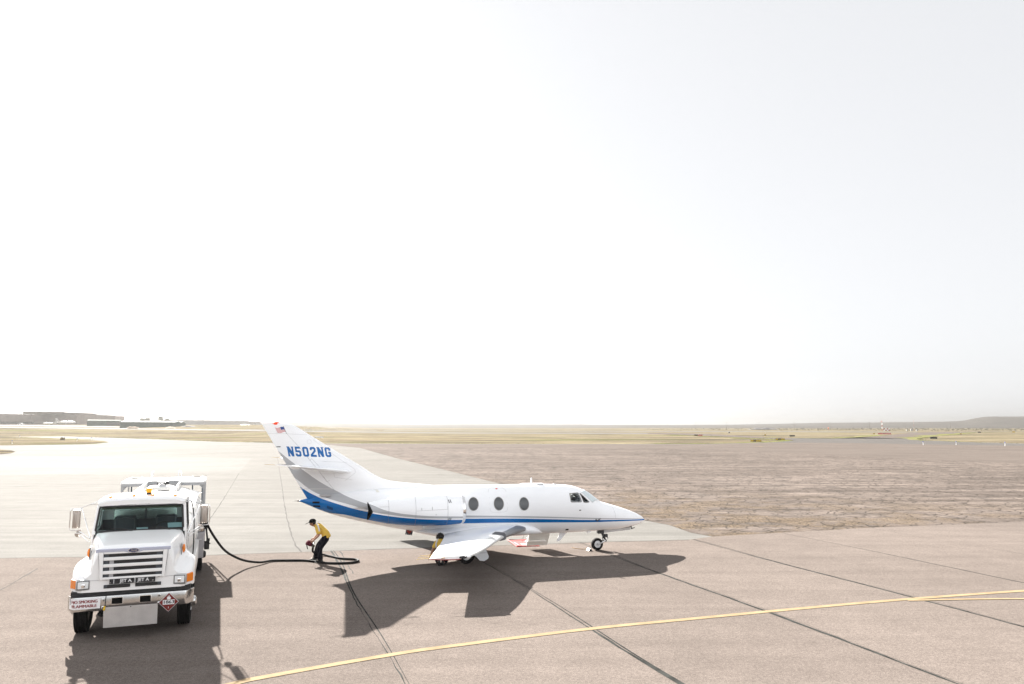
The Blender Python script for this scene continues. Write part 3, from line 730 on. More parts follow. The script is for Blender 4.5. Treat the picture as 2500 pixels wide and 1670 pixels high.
for x, s in ((432, 3), (439, 4), (450, 2), (454, 2), (458, 3), (475, 3), (484, 2), (497, 2), (504, 3.5), (524, 2), (534, 4), (544.5, 2), (551, 2.4), (562, 2), (570, 4), (573, 2), (583, 2), (589, 2), (598, 4), (609, 2)):
    f = fpart('roof_vent', FRAME, x - s / 2, x + s / 2, 1027.2 + (x - 430) * .012 - 2.2, 1028.2 + (x - 430) * .012 - 1.2, 2, -6)
    fpart('vent_neck', FRAME, x - s / 6, x + s / 6, 1028 + (x - 430) * .012 - 1.4, 1030.5 + (x - 430) * .012, 1, -6.4, f)

# --- mounds of earth
def mound(label, px0, px1, ytop, ybase, d, m, seed, cat='mound', name='dirt_mound', group=None):
    A, B = P2(px0, d), P2(px1, d); mid = (A + B) / 2; z0 = tz(mid.x, mid.y) - .5; ht = max(.6, zof((px0 + px1) / 2, ytop, d) - z0)
    u = (B - A) / 2; n = Vector((-u.y, u.x, 0)).normalized() * max(3.5, u.length * .3); mb = MB(); N, K = 28, 9
    for j in range(K):
        for i in range(N):
            s, t = -1 + 2 * i / (N - 1), -1 + 2 * j / (K - 1)
            e = max(0, 1 - abs(s) ** 2.5) * max(0, 1 - t * t)
            nn = mnoise.fractal(Vector((s * 3.5 + seed, t * 2, seed)), 1, 2, 4)
            p = u * s + n * t; mb.v.append((p.x, p.y, ht * e * (1 + .45 * nn)))
    for j in range(K - 1):
        for i in range(N - 1): mb.f.append((j * N + i, j * N + i + 1, (j + 1) * N + i + 1, (j + 1) * N + i))
    mb.m = [0] * len(mb.f); o = mb.build(name, m, None, smooth=60); o.location = (mid.x, mid.y, z0)
    return tag(o, label, cat, group)
mound('low tan dirt heap before the left half of the longest hangar', 305, 345, 1041.4, 1044, 575, DIRT, 1); mound('flat tan dirt heap before the right end of the longest hangar', 400, 432, 1042.3, 1044.4, 585, DIRT, 2)
mound('grey rubble heap right beside the gabled hangar', 440, 480, 1039.2, 1044, 640, DDIRT, 3); mound('white gravel heap in front of the grey factory hall', 585, 612, 1040.6, 1043.4, 800, WROOF, 4)
mound('long dark berm left of centre, just behind the jet tail', 755, 823, 1046.4, 1050.5, 850, DDIRT, 5, 'berm', 'earth_berm'); mound('dark humped berm on the horizon right of centre', 1823, 1905, 1044.4, 1048.6, 1080, DDIRT, 6, 'berm', 'earth_berm')

# --- desert trees
LEAF = M('dusty_leaves', (0.07, 0.075, 0.045), .9, spec=.1, noise=(.6, .3)); BARK = M('bark', (0.10, 0.08, 0.06), .9)
def tree(px, d, h, w, label, seed):
    rnd = random.Random(seed); p = P2(px, d); z = tz(p.x, p.y)
    t = empty('desert_tree', (p.x, p.y, z), 0, label, 'tree', 'trees behind the hangars')
    part('trunk', BARK, t, lambda b: (b.cyl((0, 0, -.3), (.2, 0, h * .45), .28, .16, 8), b.cyl((.2, 0, h * .42), (w * .3, .3, h * .75), .13, .05, 6), b.cyl((.2, 0, h * .42), (-w * .3, -.2, h * .8), .13, .05, 6)))
    mb = MB()
    for _ in range(420):
        a_, e_, r_ = rnd.uniform(0, 6.28), rnd.uniform(-.6, 1.3), rnd.random() ** .4
        c = Vector((math.cos(a_) * math.cos(e_) * w * r_, math.sin(a_) * math.cos(e_) * w * r_, h * .68 + math.sin(e_) * h * .34 * r_)); s = rnd.uniform(.2, .5)
        q1, q2 = Vector((rnd.gauss(0, 1), rnd.gauss(0, 1), rnd.gauss(0, 1))).normalized() * s, Vector((rnd.gauss(0, 1), rnd.gauss(0, 1), rnd.gauss(0, 1))).normalized() * s
        mb.add([c - q1 - q2, c + q1 - q2, c + q1 + q2, c - q1 + q2], [(0, 1, 2, 3)])
    mb.build('crown', LEAF, t, smooth=None, recalc=False)
tree(391, 1000, 9.5, 3.6, 'darkest round tree rising over the middle of the longest hangar roof', 1); tree(359, 1040, 8.8, 4.5, 'broad pale tree over the left part of the longest hangar roof', 2); tree(346, 1060, 8.2, 3.0, 'small pale tree left of the broad one over the hangar roof', 3); tree(408, 1050, 8.2, 3.2, 'low faint tree right of the darkest tree over the hangar roof', 4)

# --- utility poles along the far road
pole_proto = None
for px, d, h, lab in ((1629, 1500, 12, 'thin utility pole above the left end of the right-hand grass'), (1698, 1520, 12, 'thin utility pole just above the black and red runway sign'), (1774, 1450, 12, 'thin utility pole left of the humped dark berm'), (1853, 1480, 12, 'thin utility pole rising behind the humped dark berm'),
                      (1939, 1300, 12, 'thin utility pole above the black sign back across the pink taxiway'), (2027, 1350, 12, 'thin utility pole right beside the orange wind cone'), (2123, 1250, 12, 'thin utility pole left of the red and white lattice mast'), (2210, 1500, 11, 'thin utility pole just left of the banded pole'), (2320, 1560, 11, 'thin utility pole below the left foot of the mesa'),
                      (880, 1500, 12, 'thin utility pole over the dark berm behind the jet tail, leftmost of all poles'), (1000, 1400, 12, 'thin utility pole left of the pair above the jet engine'), (1062, 1450, 12, 'thin utility pole above the engine of the jet'), (1296, 1500, 12, 'thin utility pole above the jet cabin roof antenna'), (1415, 1550, 12, 'thin utility pole above the jet cockpit')):
    p = P2(px, d); loc = (p.x, p.y, -.6 if d < 1300 else 0)
    if pole_proto is None:
        pole_proto = empty('utility_pole', loc, 0, lab, 'pole', 'utility poles along the far road')
        part('post', BARK, pole_proto, lambda b: b.cyl((0, 0, 0), (0, 0, 12), .22, .15, 6)); part('crossarm', BARK, pole_proto, lambda b: b.box((0, 0, 11), (3.0, .18, .2)))
    else:
        c = copy_tree(pole_proto); c.location = loc; c.scale = (1, 1, h / 12); tag(c, lab)

# --- airfield signs (each on its legs, facing along the taxiway)
def sign(px0, px1, py, hpx, label, segs, face=None, rz=None):
    a_, b_ = at(px0, py), at(px1, py); mid = (a_ + b_) / 2; wdt = (b_ - a_).length; dep = mid.length
    h = max(.55, hpx / 1845 * mid.y); leg = .18
    s = empty('airfield_sign', mid, math.atan2((b_ - a_).y, (b_ - a_).x), label, 'sign', 'airfield guidance signs')
    part('housing', BLKP, s, lambda b: b.bx(-wdt / 2, wdt / 2, -.12, .12, leg, leg + h), smooth=None)
    for x in (-wdt * .4, wdt * .4): part('leg', STEEL, s, lambda b: b.cyl((x, 0, -.02), (x, 0, leg), .05, .05, 8))
    for f0, f1, m in segs:
        o = part('panel', m, s, lambda b: b.bx(-wdt / 2 + wdt * f0 + .03, -wdt / 2 + wdt * f1 - .03, -.15, -.121, leg + .06, leg + h - .06), smooth=None)
        k = max(1, int((f1 - f0) * wdt / .45))
        inv = YELP if m is BLKP else (WHITE if m is REDP else BLKP)
        for q in range(k):
            cx = -wdt / 2 + wdt * (f0 + (f1 - f0) * (q + .5) / k)
            part('glyph', inv, o, lambda b: (b.bx(cx - .11, cx - .05, -.158, -.151, leg + h * .28, leg + h * .72), b.bx(cx - .05, cx + .10, -.158, -.151, leg + h * .62, leg + h * .72), b.bx(cx + .04, cx + .10, -.158, -.151, leg + h * .28, leg + h * .62)), smooth=None)
    return s
sign(147.5, 157.5, 1075.5, 6.2, 'black sign on the grass tongue at the far left', [(.0, .5, BLKP), (.5, 1, BLKP)])
sign(1695, 1715, 1065.2, 3.2, 'black and red runway sign at the left end of the right-hand grass', [(.0, .45, BLKP), (.45, 1, REDP)])
sign(1832, 1858.5, 1079.8, 4.6, 'nearer yellow and black sign on the pointed grass island', [(0, .28, YELP), (.28, .5, BLKP), (.5, 1, YELP)])
sign(1893, 1916, 1075.8, 3.9, 'smaller yellow and black sign near the tip of the grass island', [(0, .3, YELP), (.3, .55, BLKP), (.55, 1, YELP)])
sign(1927.5, 1940.5, 1066.7, 3.4, 'black sign back standing across the pink taxiway', []); sign(2143, 2175.5, 1061.2, 3.4, 'longest red and black runway sign, left of the right taxiway', [(0, .45, REDP), (.48, 1, REDP)])
sign(2131.5, 2136, 1061, 2.6, 'tiny yellow sign left of the longest red sign', [(0, 1, YELP)]); sign(2271, 2288, 1072.4, 4.4, 'wide black sign back at the near corner of the right grass', [])
sign(2387, 2395, 1057.2, 2.4, 'small black sign on the green patch at the far right', []); sign(2471, 2478, 1056.4, 2.6, 'small yellow sign near the right edge of the field', [(0, 1, YELP)])
sign(1866, 1870, 1064.2, 2.6, 'small orange sign on the grass beyond the pink taxiway', [(0, 1, YELP)]); sign(2343.5, 2347.5, 1061.4, 2.2, 'small red and yellow sign on the border of the right grass', [(0, .5, YELP), (.5, 1, REDP)]); sign(1778, 1782, 1058, 2.4, 'tiny black and white sign far along the pink taxiway', [(0, .5, WHITE)])

# --- taxiway edge markers
mk = None
for px, py, lab in ((2254, 1085.8, 'white and blue edge marker, leftmost of three by the right grass'), (2334.5, 1085.8, 'white and blue edge marker, middle of three by the right grass'), (2454, 1088.2, 'white and blue edge marker, rightmost of three by the right grass'),
                    (29, 1083.2, 'blue edge marker at the left end of the grass tongue'), (188, 1077.4, 'blue edge marker right of the black sign on the grass tongue'), (223, 1073.8, 'blue edge marker near the tip of the grass tongue'), (48, 1068, 'small blue edge marker behind the grass tongue')):
    p = at(px, py, .01)
    if mk is None:
        mk = empty('edge_marker', p, 0, lab, 'marker', 'taxiway edge markers'); part('post', WHITE, mk, lambda b: b.lathe([(0, .12), (.03, .12), (.05, .055), (.62, .055)], (0, 0, 0), (0, 0, 1), 12)); part('cap', BLUEL, mk, lambda b: b.lathe([(.621, .075), (.86, .075), (.92, .04)], (0, 0, 0), (0, 0, 1), 12))
    else:
        c = copy_tree(mk); c.location = p; tag(c, lab)

# --- localizer shelter, masts, equipment on the right horizon
d_l = 830; p = P2(2164.5, d_l)
sh = empty('equipment_shelter', (p.x, p.y, 0), math.atan2(p.x, p.y) * -1, 'red and white chequered equipment shelter beside the lattice mast', 'shelter')
for i in range(4):
    for j in range(2):
        part('wall_panel', PALER if (i + j) % 2 else WHITE, sh, lambda b: b.bx(-2.8 + i * 1.4, -1.4 + i * 1.4, -1.3, 1.3, j * 1.35, 1.35 + j * 1.35), smooth=None)
part('roof', WHITE, sh, lambda b: b.bx(-3, 3, -1.5, 1.5, 2.705, 2.85), smooth=None)
p = P2(2153, 850); ms = empty('lattice_mast', (p.x, p.y, 0), 0, 'red and white lattice mast left of the chequered shelter', 'mast')
for k in range(5):
    def seg(b, z0=k * 2.0):
        for sx_, sy_ in ((-.4, -.4), (.4, -.4), (.4, .4), (-.4, .4)): b.cyl((sx_, sy_, z0), (sx_, sy_, z0 + 2), .035, .035, 6)
        b.cyl((-.4, -.4, z0), (.4, -.4, z0 + 2), .05, .05, 5); b.cyl((.4, .4, z0), (-.4, .4, z0 + 2), .05, .05, 5); b.cyl((.4, -.4, z0), (.4, .4, z0 + 2), .05, .05, 5)
    part('mast_section', WHITE if k % 2 else PALER, ms, seg)
part('antenna', PALER, ms, lambda b: (b.box((-.7, 0, 9.4), (1.5, .15, .25)), b.cyl((0, 0, 10), (0, 0, 11), .05, .03, 6)))
p = P2(2231, 850); fm = empty('frangible_mast', (p.x, p.y, 0), 0, 'thin red and white banded pole right of the shelter', 'mast')
for k in range(5): part('mast_section', LGREY if k % 2 else PALER, fm, lambda b: b.cyl((0, 0, k * 2.1), (0, 0, k * 2.1 + 2.1), .10, .09, 8))
for px, lab, s in ((2214, 'white equipment cabinet, leftmost near the banded pole', 1.0), (2225, 'largest white equipment cabinet at the foot of the banded pole', 1.4), (2238, 'white equipment cabinet right of the banded pole', 1.0)):
    p = P2(px, 840); c = empty('equipment_cabinet', (p.x, p.y, 0), .2, lab, 'cabinet', 'white cabinets by the banded pole'); part('body', LGREY, c, lambda b: b.bx(-.8 * s, .8 * s, -.5, .5, .2, 1.5 * s), smooth=None); part('plinth', STEEL, c, lambda b: b.bx(-.9 * s, .9 * s, -.6, .6, 0, .199), smooth=None)
p = P2(2021.5, 900); ws = empty('wind_cone', (p.x, p.y, 0), 0, 'orange wind cone standing alone right of the dark berm', 'wind cone'); part('pole', WHITE, ws, lambda b: b.cyl((0, 0, 0), (0, 0, 3.2), .08, .06, 8)); part('cone', M('orange_cloth', (.7, .16, .03), .8), ws, lambda b: b.lathe([(0, .5), (1.2, .38), (2.4, .25)], (0, 0, 3.0), (.3, .1, -.9), 12))

# --- aircraft and a pickup parked before the terminal
def far_jet(px, d, rz, L, label):
    p = P2(px, d); z = tz(p.x, p.y)
    j = empty('parked_jet', (p.x, p.y, z), rz, label, 'aircraft', 'white jets parked before the terminal'); s = L / 17.0
    part('fuselage', WHITE, j, lambda b: b.lathe([(-8.5 * s, .1 * s), (-6 * s, .7 * s), (-3 * s, 1.0 * s), (5 * s, 1.0 * s), (7 * s, .75 * s), (8.3 * s, .2 * s)], (0, 0, 1.9 * s), (1, 0, .0), 14))
    part('wing', WHITE, j, lambda b: b.add([(1.5 * s, 0, 1.3 * s), (-1.5 * s, 0, 1.3 * s), (-2.6 * s, 8 * s, 1.8 * s), (-1.6 * s, 8 * s, 1.8 * s), (1.5 * s, 0, 1.55 * s), (-1.5 * s, 0, 1.5 * s), (-2.6 * s, 8 * s, 1.9 * s), (-1.6 * s, 8 * s, 1.9 * s), (-2.6 * s, -8 * s, 1.8 * s), (-1.6 * s, -8 * s, 1.8 * s), (-2.6 * s, -8 * s, 1.9 * s), (-1.6 * s, -8 * s, 1.9 * s)],
         [(0, 3, 2, 1), (4, 5, 6, 7), (0, 4, 7, 3), (1, 2, 6, 5), (2, 3, 7, 6), (0, 1, 8, 9), (4, 11, 10, 5), (0, 9, 11, 4), (1, 5, 10, 8), (8, 10, 11, 9)]), smooth=None)
    part('tail_fin', LGREY, j, lambda b: b.prism([(-8.8, 5.6), (-7.4, 5.6), (-5.0, 2.7), (-8.0, 2.4)], (0, .1 * s, 0), (s, 0, 0), (0, 0, s), .2 * s))
    for sd_ in (-1, 1): part('engine', LGREY, j, lambda b: b.lathe([(-6.2 * s, .3 * s), (-4 * s, .5 * s), (-3.4 * s, .45 * s)], (0, sd_ * 1.5 * s, 2.3 * s), (1, 0, 0), 12))
    for q in (-1.2, -.001, 1.2): part('landing_gear', STEEL, j, lambda b: (b.cyl((0 if q else 5.5 * s, q * s, 1.2 * s), (0 if q else 5.5 * s, q * s, 0), .1 * s, .1 * s, 6), b.cyl((0 if q else 5.5 * s, (q - .15) * s, .35 * s), (0 if q else 5.5 * s, (q + .15) * s, .35 * s), .35 * s, .35 * s, 10)))
far_jet(121, 730, R(205), 10, 'smaller white jet seen nose-on before the terminal'); far_jet(160, 748, R(18), 15.5, 'larger white jet seen from the side before the terminal')
p = P2(51, 705); pk = empty('pickup_truck', (p.x, p.y, tz(p.x, p.y) + .02), R(-20), 'white pickup parked on the far apron at the left edge', 'pickup')
part('body', WHITE, pk, lambda b: (b.bx(-2.6, 2.6, -.9, .9, .45, 1.05), b.bx(-.9, .9, -.8, .8, 1.05, 1.7)), smooth=None); part('window', DGLASS, pk, lambda b: (b.bx(-.75, .75, -.83, -.801, 1.12, 1.6), b.bx(-.75, .75, .801, .83, 1.12, 1.6)), smooth=None)
for x in (-1.7, 1.7):
    for y in (-.85, .85): part('wheel', BLKP, pk, lambda b: b.cyl((x, y - .1, .36), (x, y + .1, .36), .36, .36, 14))
# ================================================================== BUSINESS JET
GZ = 0.022                                                       # top of the apron lanes
jet = empty('business_jet', (3.208, 29.089, GZ), R(15.4), 'white twin engine business jet with blue and grey stripes parked on the apron', 'aircraft')
def livery(name, gt, gb, bt, bb):
    t = NT(name); s = t.sep(t.pos())
    xf = t.rng(s[0], -12.5, 2.5); z5 = t.math('DIVIDE', s[2], 5.0)
    cv = lambda pts: t.fcurve(xf, [((x + 12.5) / 15.0, z / 5.0) for x, z in pts])
    lt = lambda a, b: t.math('LESS_THAN', a, b)
    g_t, g_b, b_t, b_b = cv(gt), cv(gb), cv(bt), cv(bb)
    grey = t.math('MULTIPLY', lt(z5, g_t), lt(g_b, z5)); blue = t.math('MULTIPLY', lt(z5, b_t), lt(b_b, z5))
    c = t.mix(grey, (0.83, 0.84, 0.86), (0.40, 0.41, 0.43)); c = t.mix(blue, c, (0.0, 0.118, 0.37))
    n = t.noise(t.pos((.6, 2, 2)), 1.6, 5, .6); c = t.mix(1.0, c, t.rng(n, .3, .7, .965, 1.02), 'MULTIPLY')
    return t.done(c, 0.25, 0.35, 0.12)
LIV = livery('fuselage_paint',
    [(-12.4, 4.5), (-11.6, 3.8), (-10.95, 3.28), (-9.76, 2.48), (-8.62, 1.99), (-8, 1.83), (-7.1, 1.67), (-6, 1.57), (-5, 1.51), (-4.27, 1.48), (-2.53, 1.40), (-.6, 1.285), (.83, 1.20), (2.2, 1.115)],
    [(-12.4, 3.9), (-11.02, 2.87), (-10.15, 2.28), (-9.05, 1.93), (-8.57, 1.78), (-8, 1.68), (-7.1, 1.57), (-6, 1.49), (-5, 1.44), (-4.27, 1.42), (-2.53, 1.35), (-.6, 1.245), (.83, 1.175), (2.2, 1.105)],
    [(-12.4, 3.6), (-10.82, 2.56), (-10.38, 2.29), (-9.75, 2.05), (-8.58, 1.72), (-8, 1.63), (-7.1, 1.52), (-6, 1.44), (-5, 1.40), (-4.27, 1.385), (-2.53, 1.31), (-.6, 1.205), (.83, 1.15), (2.2, 1.09)],
    [(-12.4, .9), (-10.5, 1.2), (-10.14, 1.5), (-9.75, 1.66), (-8.59, 1.45), (-8, 1.37), (-7.1, 1.30), (-6, 1.26), (-5, 1.24), (-4.27, 1.23), (-2.53, 1.18), (-.6, 1.12), (.83, 1.095), (2.2, 1.04)])
NACP = livery('nacelle_paint', [(-8.7, 2.10), (-8.57, 2.06), (-8, 1.85), (-7.09, 1.70), (-6.01, 1.63), (-5.3, 1.60)], [(-8.7, 1.85), (-8.57, 1.83), (-8, 1.74), (-7.09, 1.62), (-6.01, 1.56), (-5.3, 1.54)],
    [(-8.7, 1.81), (-8.57, 1.79), (-8, 1.69), (-7.09, 1.58), (-6.01, 1.51), (-5.3, 1.48)], [(-8.7, 1.0), (-5.95, 1.0), (-5.55, 1.36), (-5.3, 1.42)])
JW = M('aircraft_white', (0.83, 0.84, 0.86), .24, coat=.3, noise=(1.2, .02)); SLAT = M('slat_white', (0.62, 0.62, 0.61), .3, coat=.2); GREYM = M('polished_grey_slat', (0.20, 0.205, 0.215), .32, metal=.55)
CHROME = M('polished_metal', (0.78, 0.78, 0.78), .08, metal=1.0); BLACK = M('black_rubber', (0.012, 0.011, 0.011), .85, spec=.1, noise=(20, .25)); SOOT_HOLE = M('soot_hole_black', (0.006, 0.006, 0.006), .9, spec=.03)  # the blackest one also stands in for shade inside holes and slots
DKMET = M('dark_metal', (0.06, 0.06, 0.062), .45, metal=.7); ALU = M('aluminium', (0.55, 0.55, 0.56), .35, metal=.9); WHEELW = M('wheel_white', (0.66, 0.66, 0.66), .4); SEAM = M('panel_gap', (0.16, 0.16, 0.17), .8)
BLUEP = M('blue_paint', (0.003, 0.115, 0.36), .28, coat=.3); REDW = M('faded_red', (0.62, 0.045, 0.045), .6); GUMW = M('cream_insulation', (0.42, 0.40, 0.36), .8)
PANE = M('cabin_pane', (0.060, 0.064, 0.068), .06, spec=.7); PANE_FR = M('pane_frame', (0.22, 0.21, 0.20), .5)
CLEAR = M('cockpit_glass', (0.90, 0.96, 0.95), .02, trans=1.0, ior=1.12); TINT = M('windshield_pane', (0.56, 0.63, 0.65), .08, spec=.8)

fx = [1.945, 1.90, 1.79, 1.47, .99, .51, .09, -.44, -.76, -1.07, -1.44, -2.5, -4.1, -5.8, -6.3, -7.36, -8.45, -9.5, -10.2, -10.55, -10.80, -10.89]
ft_ = [1.07, 1.12, 1.215, 1.37, 1.545, 1.69, 1.825, 2.185, 2.335, 2.42, 2.465, 2.50, 2.51, 2.525, 2.53, 2.50, 2.45, 2.36, 2.27, 2.19, 2.13, 2.105]
fb_ = [1.05, 1.01, .945, .855, .785, .755, .735, .712, .705, .70, .695, .70, .71, .78, .84, 1.03, 1.27, 1.54, 1.79, 1.95, 2.06, 2.085]
fw_ = [.012, .07, .16, .31, .455, .55, .615, .675, .70, .72, .735, .755, .765, .765, .755, .70, .585, .42, .27, .165, .06, .01]
F_T, F_B, F_W = spline(fx, ft_), spline(fx, fb_), spline(fx, fw_)
F_C = lambda x: F_B(x) + (F_T(x) - F_B(x)) * .50
NEXP = 2.15
def fus_y(x, z):
    c = F_C(x); h = (F_T(x) - c) if z > c else (c - F_B(x)); v = min(.999, abs(z - c) / max(h, 1e-4))
    return F_W(x) * (1 - v ** NEXP) ** (1 / NEXP)
def fus_ring(x, n=56, sc=1.0):
    out = []
    for k in range(n):
        q = 2 * PI * k / n; c_, s_ = math.cos(q), math.sin(q); zc = F_C(x)
        y = math.copysign(abs(c_) ** (2 / NEXP), c_) * F_W(x) * sc; h = (F_T(x) - zc) if s_ > 0 else (zc - F_B(x))
        out.append((x, y, zc + math.copysign(abs(s_) ** (2 / NEXP), s_) * h * sc))
    return out
xs_f = sorted(set([round(v, 3) for v in np.concatenate([np.linspace(-10.89, -10.2, 8), np.linspace(-10.2, -1.5, 46), np.linspace(-1.5, .6, 34), np.linspace(.6, 1.8, 16), np.linspace(1.8, 1.945, 6)])]))
mb = MB(); mb.loft([fus_ring(x) for x in xs_f]); fus = mb.build('fuselage', LIV, jet, smooth=50)
# cockpit side windows: cut right through, glazed on both sides
W1 = [(-1.295, 2.172), (-.965, 2.187), (-.925, 2.165), (-.855, 1.885), (-.885, 1.862), (-1.255, 1.872), (-1.285, 1.90)]
W2 = [(-.872, 2.165), (-.845, 2.16), (-.545, 1.862), (-.555, 1.84), (-.735, 1.838), (-.775, 1.862)]
cut = MB()
for poly in (W1, W2): cut.prism(poly, (0, 1.2, 0), (1, 0, 0), (0, 0, 1), 2.4)
cu_o = cut.build('cutter', JW, None, smooth=None)
bo = fus.modifiers.new('cut', 'BOOLEAN'); bo.object = cu_o; bo.operation = 'DIFFERENCE'; bo.solver = 'EXACT'
fus.parent = None
bpy.context.view_layer.update(); dg = bpy.context.evaluated_depsgraph_get()
me2 = bpy.data.meshes.new_from_object(fus.evaluated_get(dg)); fus.modifiers.clear(); fus.data = me2; me2.name = 'fuselage'
fus.parent = jet
bpy.data.objects.remove(cu_o)
def skin_poly(name, poly, m, side, off, parent, thick=0.0):
    """a polygon in (x, z) laid on the fuselage side, off metres proud"""
    mb = MB(); c = (sum(p[0] for p in poly) / len(poly), sum(p[1] for p in poly) / len(poly))
    f = lambda p, o: (p[0], side * (fus_y(p[0], p[1]) + o), p[1])
    n = len(poly); K = 4; vs_ = [f(c, off)]
    for k in range(1, K + 1):
        vs_ += [f((c[0] + (p[0] - c[0]) * k / K, c[1] + (p[1] - c[1]) * k / K), off) for p in poly]
    fs = [(0, 1 + i, 1 + (i + 1) % n) for i in range(n)]
    for k in range(K - 1): fs += [(1 + k * n + i, 1 + (k + 1) * n + i, 1 + (k + 1) * n + (i + 1) % n, 1 + k * n + (i + 1) % n) for i in range(n)]
    mb.add(vs_, fs); return mb.build(name, m, parent, smooth=60)
def skin_ring(name, poly, m, side, off, w, parent, closed=True):
    mb = MB(); pts = [Vector((p[0], side * (fus_y(p[0], p[1]) + off), p[1])) for p in poly]
    mb.tube(pts, w, 6, 0, closed); return mb.build(name, m, parent)
def dens(poly, k=5):
    out = []
    for a_, b_ in zip(poly, poly[1:] + poly[:1]): out += [(a_[0] + (b_[0] - a_[0]) * i / k, a_[1] + (b_[1] - a_[1]) * i / k) for i in range(k)]
    return out
for s in (-1, 1):
    for poly in (W1, W2):
        fr = skin_ring('cockpit_window_frame', dens(poly), PANE_FR, s, .002, .011, jet)
        skin_poly('cockpit_window', poly, CLEAR, s, -.012, jet)
    # windshield half: wraps from the side to the centre post
    def ws_pt(u, v):                                           # u along height, v around to the centre line
        xb, zb, xt, zt_ = -.40, 1.81, -.80, 2.195              # lower and upper aft corners
        x0, z0 = xb + (xt - xb) * u, zb + (zt_ - zb) * u
        y0 = fus_y(x0, z0); xcen = .055 + (-.56 - .055) * u
        y = y0 * (1 - v) + .03 * v; x = x0 + (xcen - x0) * (1 - (1 - v) ** 1.7)
        zc = F_C(x); yy = min(abs(y) / max(F_W(x), 1e-3), .999)
        z = zc + (F_T(x) - zc) * (1 - yy ** NEXP) ** (1 / NEXP)
        return Vector((x, s * y, z + .006)) 
    mb = MB(); N = 12; mb.add([ws_pt(i / N, j / N) for i in range(N + 1) for j in range(N + 1)], [(i * (N + 1) + j, i * (N + 1) + j + 1, (i + 1) * (N + 1) + j + 1, (i + 1) * (N + 1) + j) for i in range(N) for j in range(N)])
    wsx = mb.build('windshield', TINT, jet, smooth=60); sm = wsx.modifiers.new('solid', 'SOLIDIFY'); sm.thickness = .012; sm.offset = 1
    edge_ = [ws_pt(0, j / N) for j in range(N + 1)] + [ws_pt(i / N, 1) for i in range(1, N + 1)] + [ws_pt(1, 1 - j / N) for j in range(1, N + 1)] + [ws_pt(1 - i / N, 0) for i in range(1, N)]
    mb = MB(); mb.tube(edge_, .012, 6, 0, True); mb.build('windshield_frame', JW, wsx)
    for cx, cz in ((-4.935, 1.905), (-4.015, 1.89), (-3.08, 1.86)):
        ov = [(cx + .174 * math.cos(q), cz + .222 * math.sin(q)) for q in [2 * PI * k / 40 for k in range(40)]]
        cw = skin_ring('cabin_window', ov, PANE_FR, s, .001, .012, jet); skin_poly('pane', ov, PANE, s, .004, cw)
        ov2 = [(cx + .195 * math.cos(q), cz + .25 * math.sin(q)) for q in [2 * PI * k / 40 for k in range(40)]]
        skin_ring('panel_seam', ov2, JW, s, -.001, .006, cw)
    rr = lambda x0, x1, z0, z1, r: [(x1 - r + r * math.cos(q), z1 - r + r * math.sin(q)) for q in np.linspace(0, PI / 2, 6)] + [(x0 + r + r * math.cos(q), z1 - r + r * math.sin(q)) for q in np.linspace(PI / 2, PI, 6)] + [(x0 + r + r * math.cos(q), z0 + r + r * math.sin(q)) for q in np.linspace(PI, 1.5 * PI, 6)] + [(x1 - r + r * math.cos(q), z0 + r + r * math.sin(q)) for q in np.linspace(1.5 * PI, 2 * PI, 6)]
    if s < 0:
        skin_ring('exit_hatch_seam', dens(rr(-4.34, -3.70, 1.60, 2.42, .12), 3), M('seam_pale', (0.42, 0.42, 0.43), .7), s, -.0015, .004, jet)
        skin_poly('exit_handle', rr(-4.06, -3.98, 2.375, 2.405, .012), REDW, s, .004, jet)
    skin_poly('static_port', rr(-.98, -.90, 1.555, 1.59, .012), DKMET, s, .004, jet)
    part('pitot_probe', DKMET, jet, lambda b: (b.cyl((-.30, s * (fus_y(-.3, 1.22) - .02), 1.22), (-.27, s * (fus_y(-.3, 1.22) + .07), 1.17), .02, .015, 8), b.cyl((-.29, s * (fus_y(-.3, 1.22) + .07), 1.165), (-.14, s * (fus_y(-.3, 1.22) + .075), 1.25), .022, .012, 8)))
    skin_poly('outlet', rr(-1.42, -1.30, .83, .89, .01), SOOT_HOLE, s, .004, jet)
    for i, x in enumerate((-10.42, -10.40)):
        skin_poly('vent_grille', rr(x, x + .24, 2.02 - .13 * i, 2.085 - .13 * i, .012), M('vent_black', (.008, .009, .012), .9, spec=.02), s, .004, jet)
    for i in range(6): skin_poly('vent_slot', rr(-9.93 + .033 * i, -9.912 + .033 * i, 1.845 - .012 * i, 1.945 - .012 * i, .004), SOOT_HOLE, s, .004, jet)
    seamx = .55
    skin_ring('radome_seam', [(seamx - .12 * math.sin((z - .8) / .86 * PI) * .0 + .07 * ((z - .8) / .86) ** 2 * -1, z) for z in np.linspace(1.22, 1.66, 12)], M('seam_grey', (.36, .36, .37), .7), s, -.001, .004, jet, False)
# inside the cockpit: seats, glare shield, head rests
INT = M('cockpit_trim', (0.075, 0.078, 0.088), .8); INTL = M('cockpit_lining', (0.34, 0.33, 0.31), .8)
for y in (-.27, .27): part('cockpit_seat', INT, jet, lambda b: (b.box((-1.20, y, 1.72), (.10, .36, .34)), b.ell((-1.20, y, 1.92), (.06, .12, .06))), bevel=.03)
part('glare_shield', INT, jet, lambda b: b.loft([[(x, y, z) for y, z in ((-w, 1.80), (-w, h), (-w * .5, h + .04), (w * .5, h + .04), (w, h), (w, 1.80))] for x, w, h in ((-1.08, .28, 1.83), (-1.0, .40, 1.94), (-.90, .44, 1.985), (-.70, .44, 1.94), (-.56, .42, 1.88))]))
part('antenna', JW, jet, lambda b: b.prism([(-2.62, 2.49), (-2.55, 2.49), (-2.565, 2.73), (-2.61, 2.73)], (0, .012, 0), (1, 0, 0), (0, 0, 1), .024))
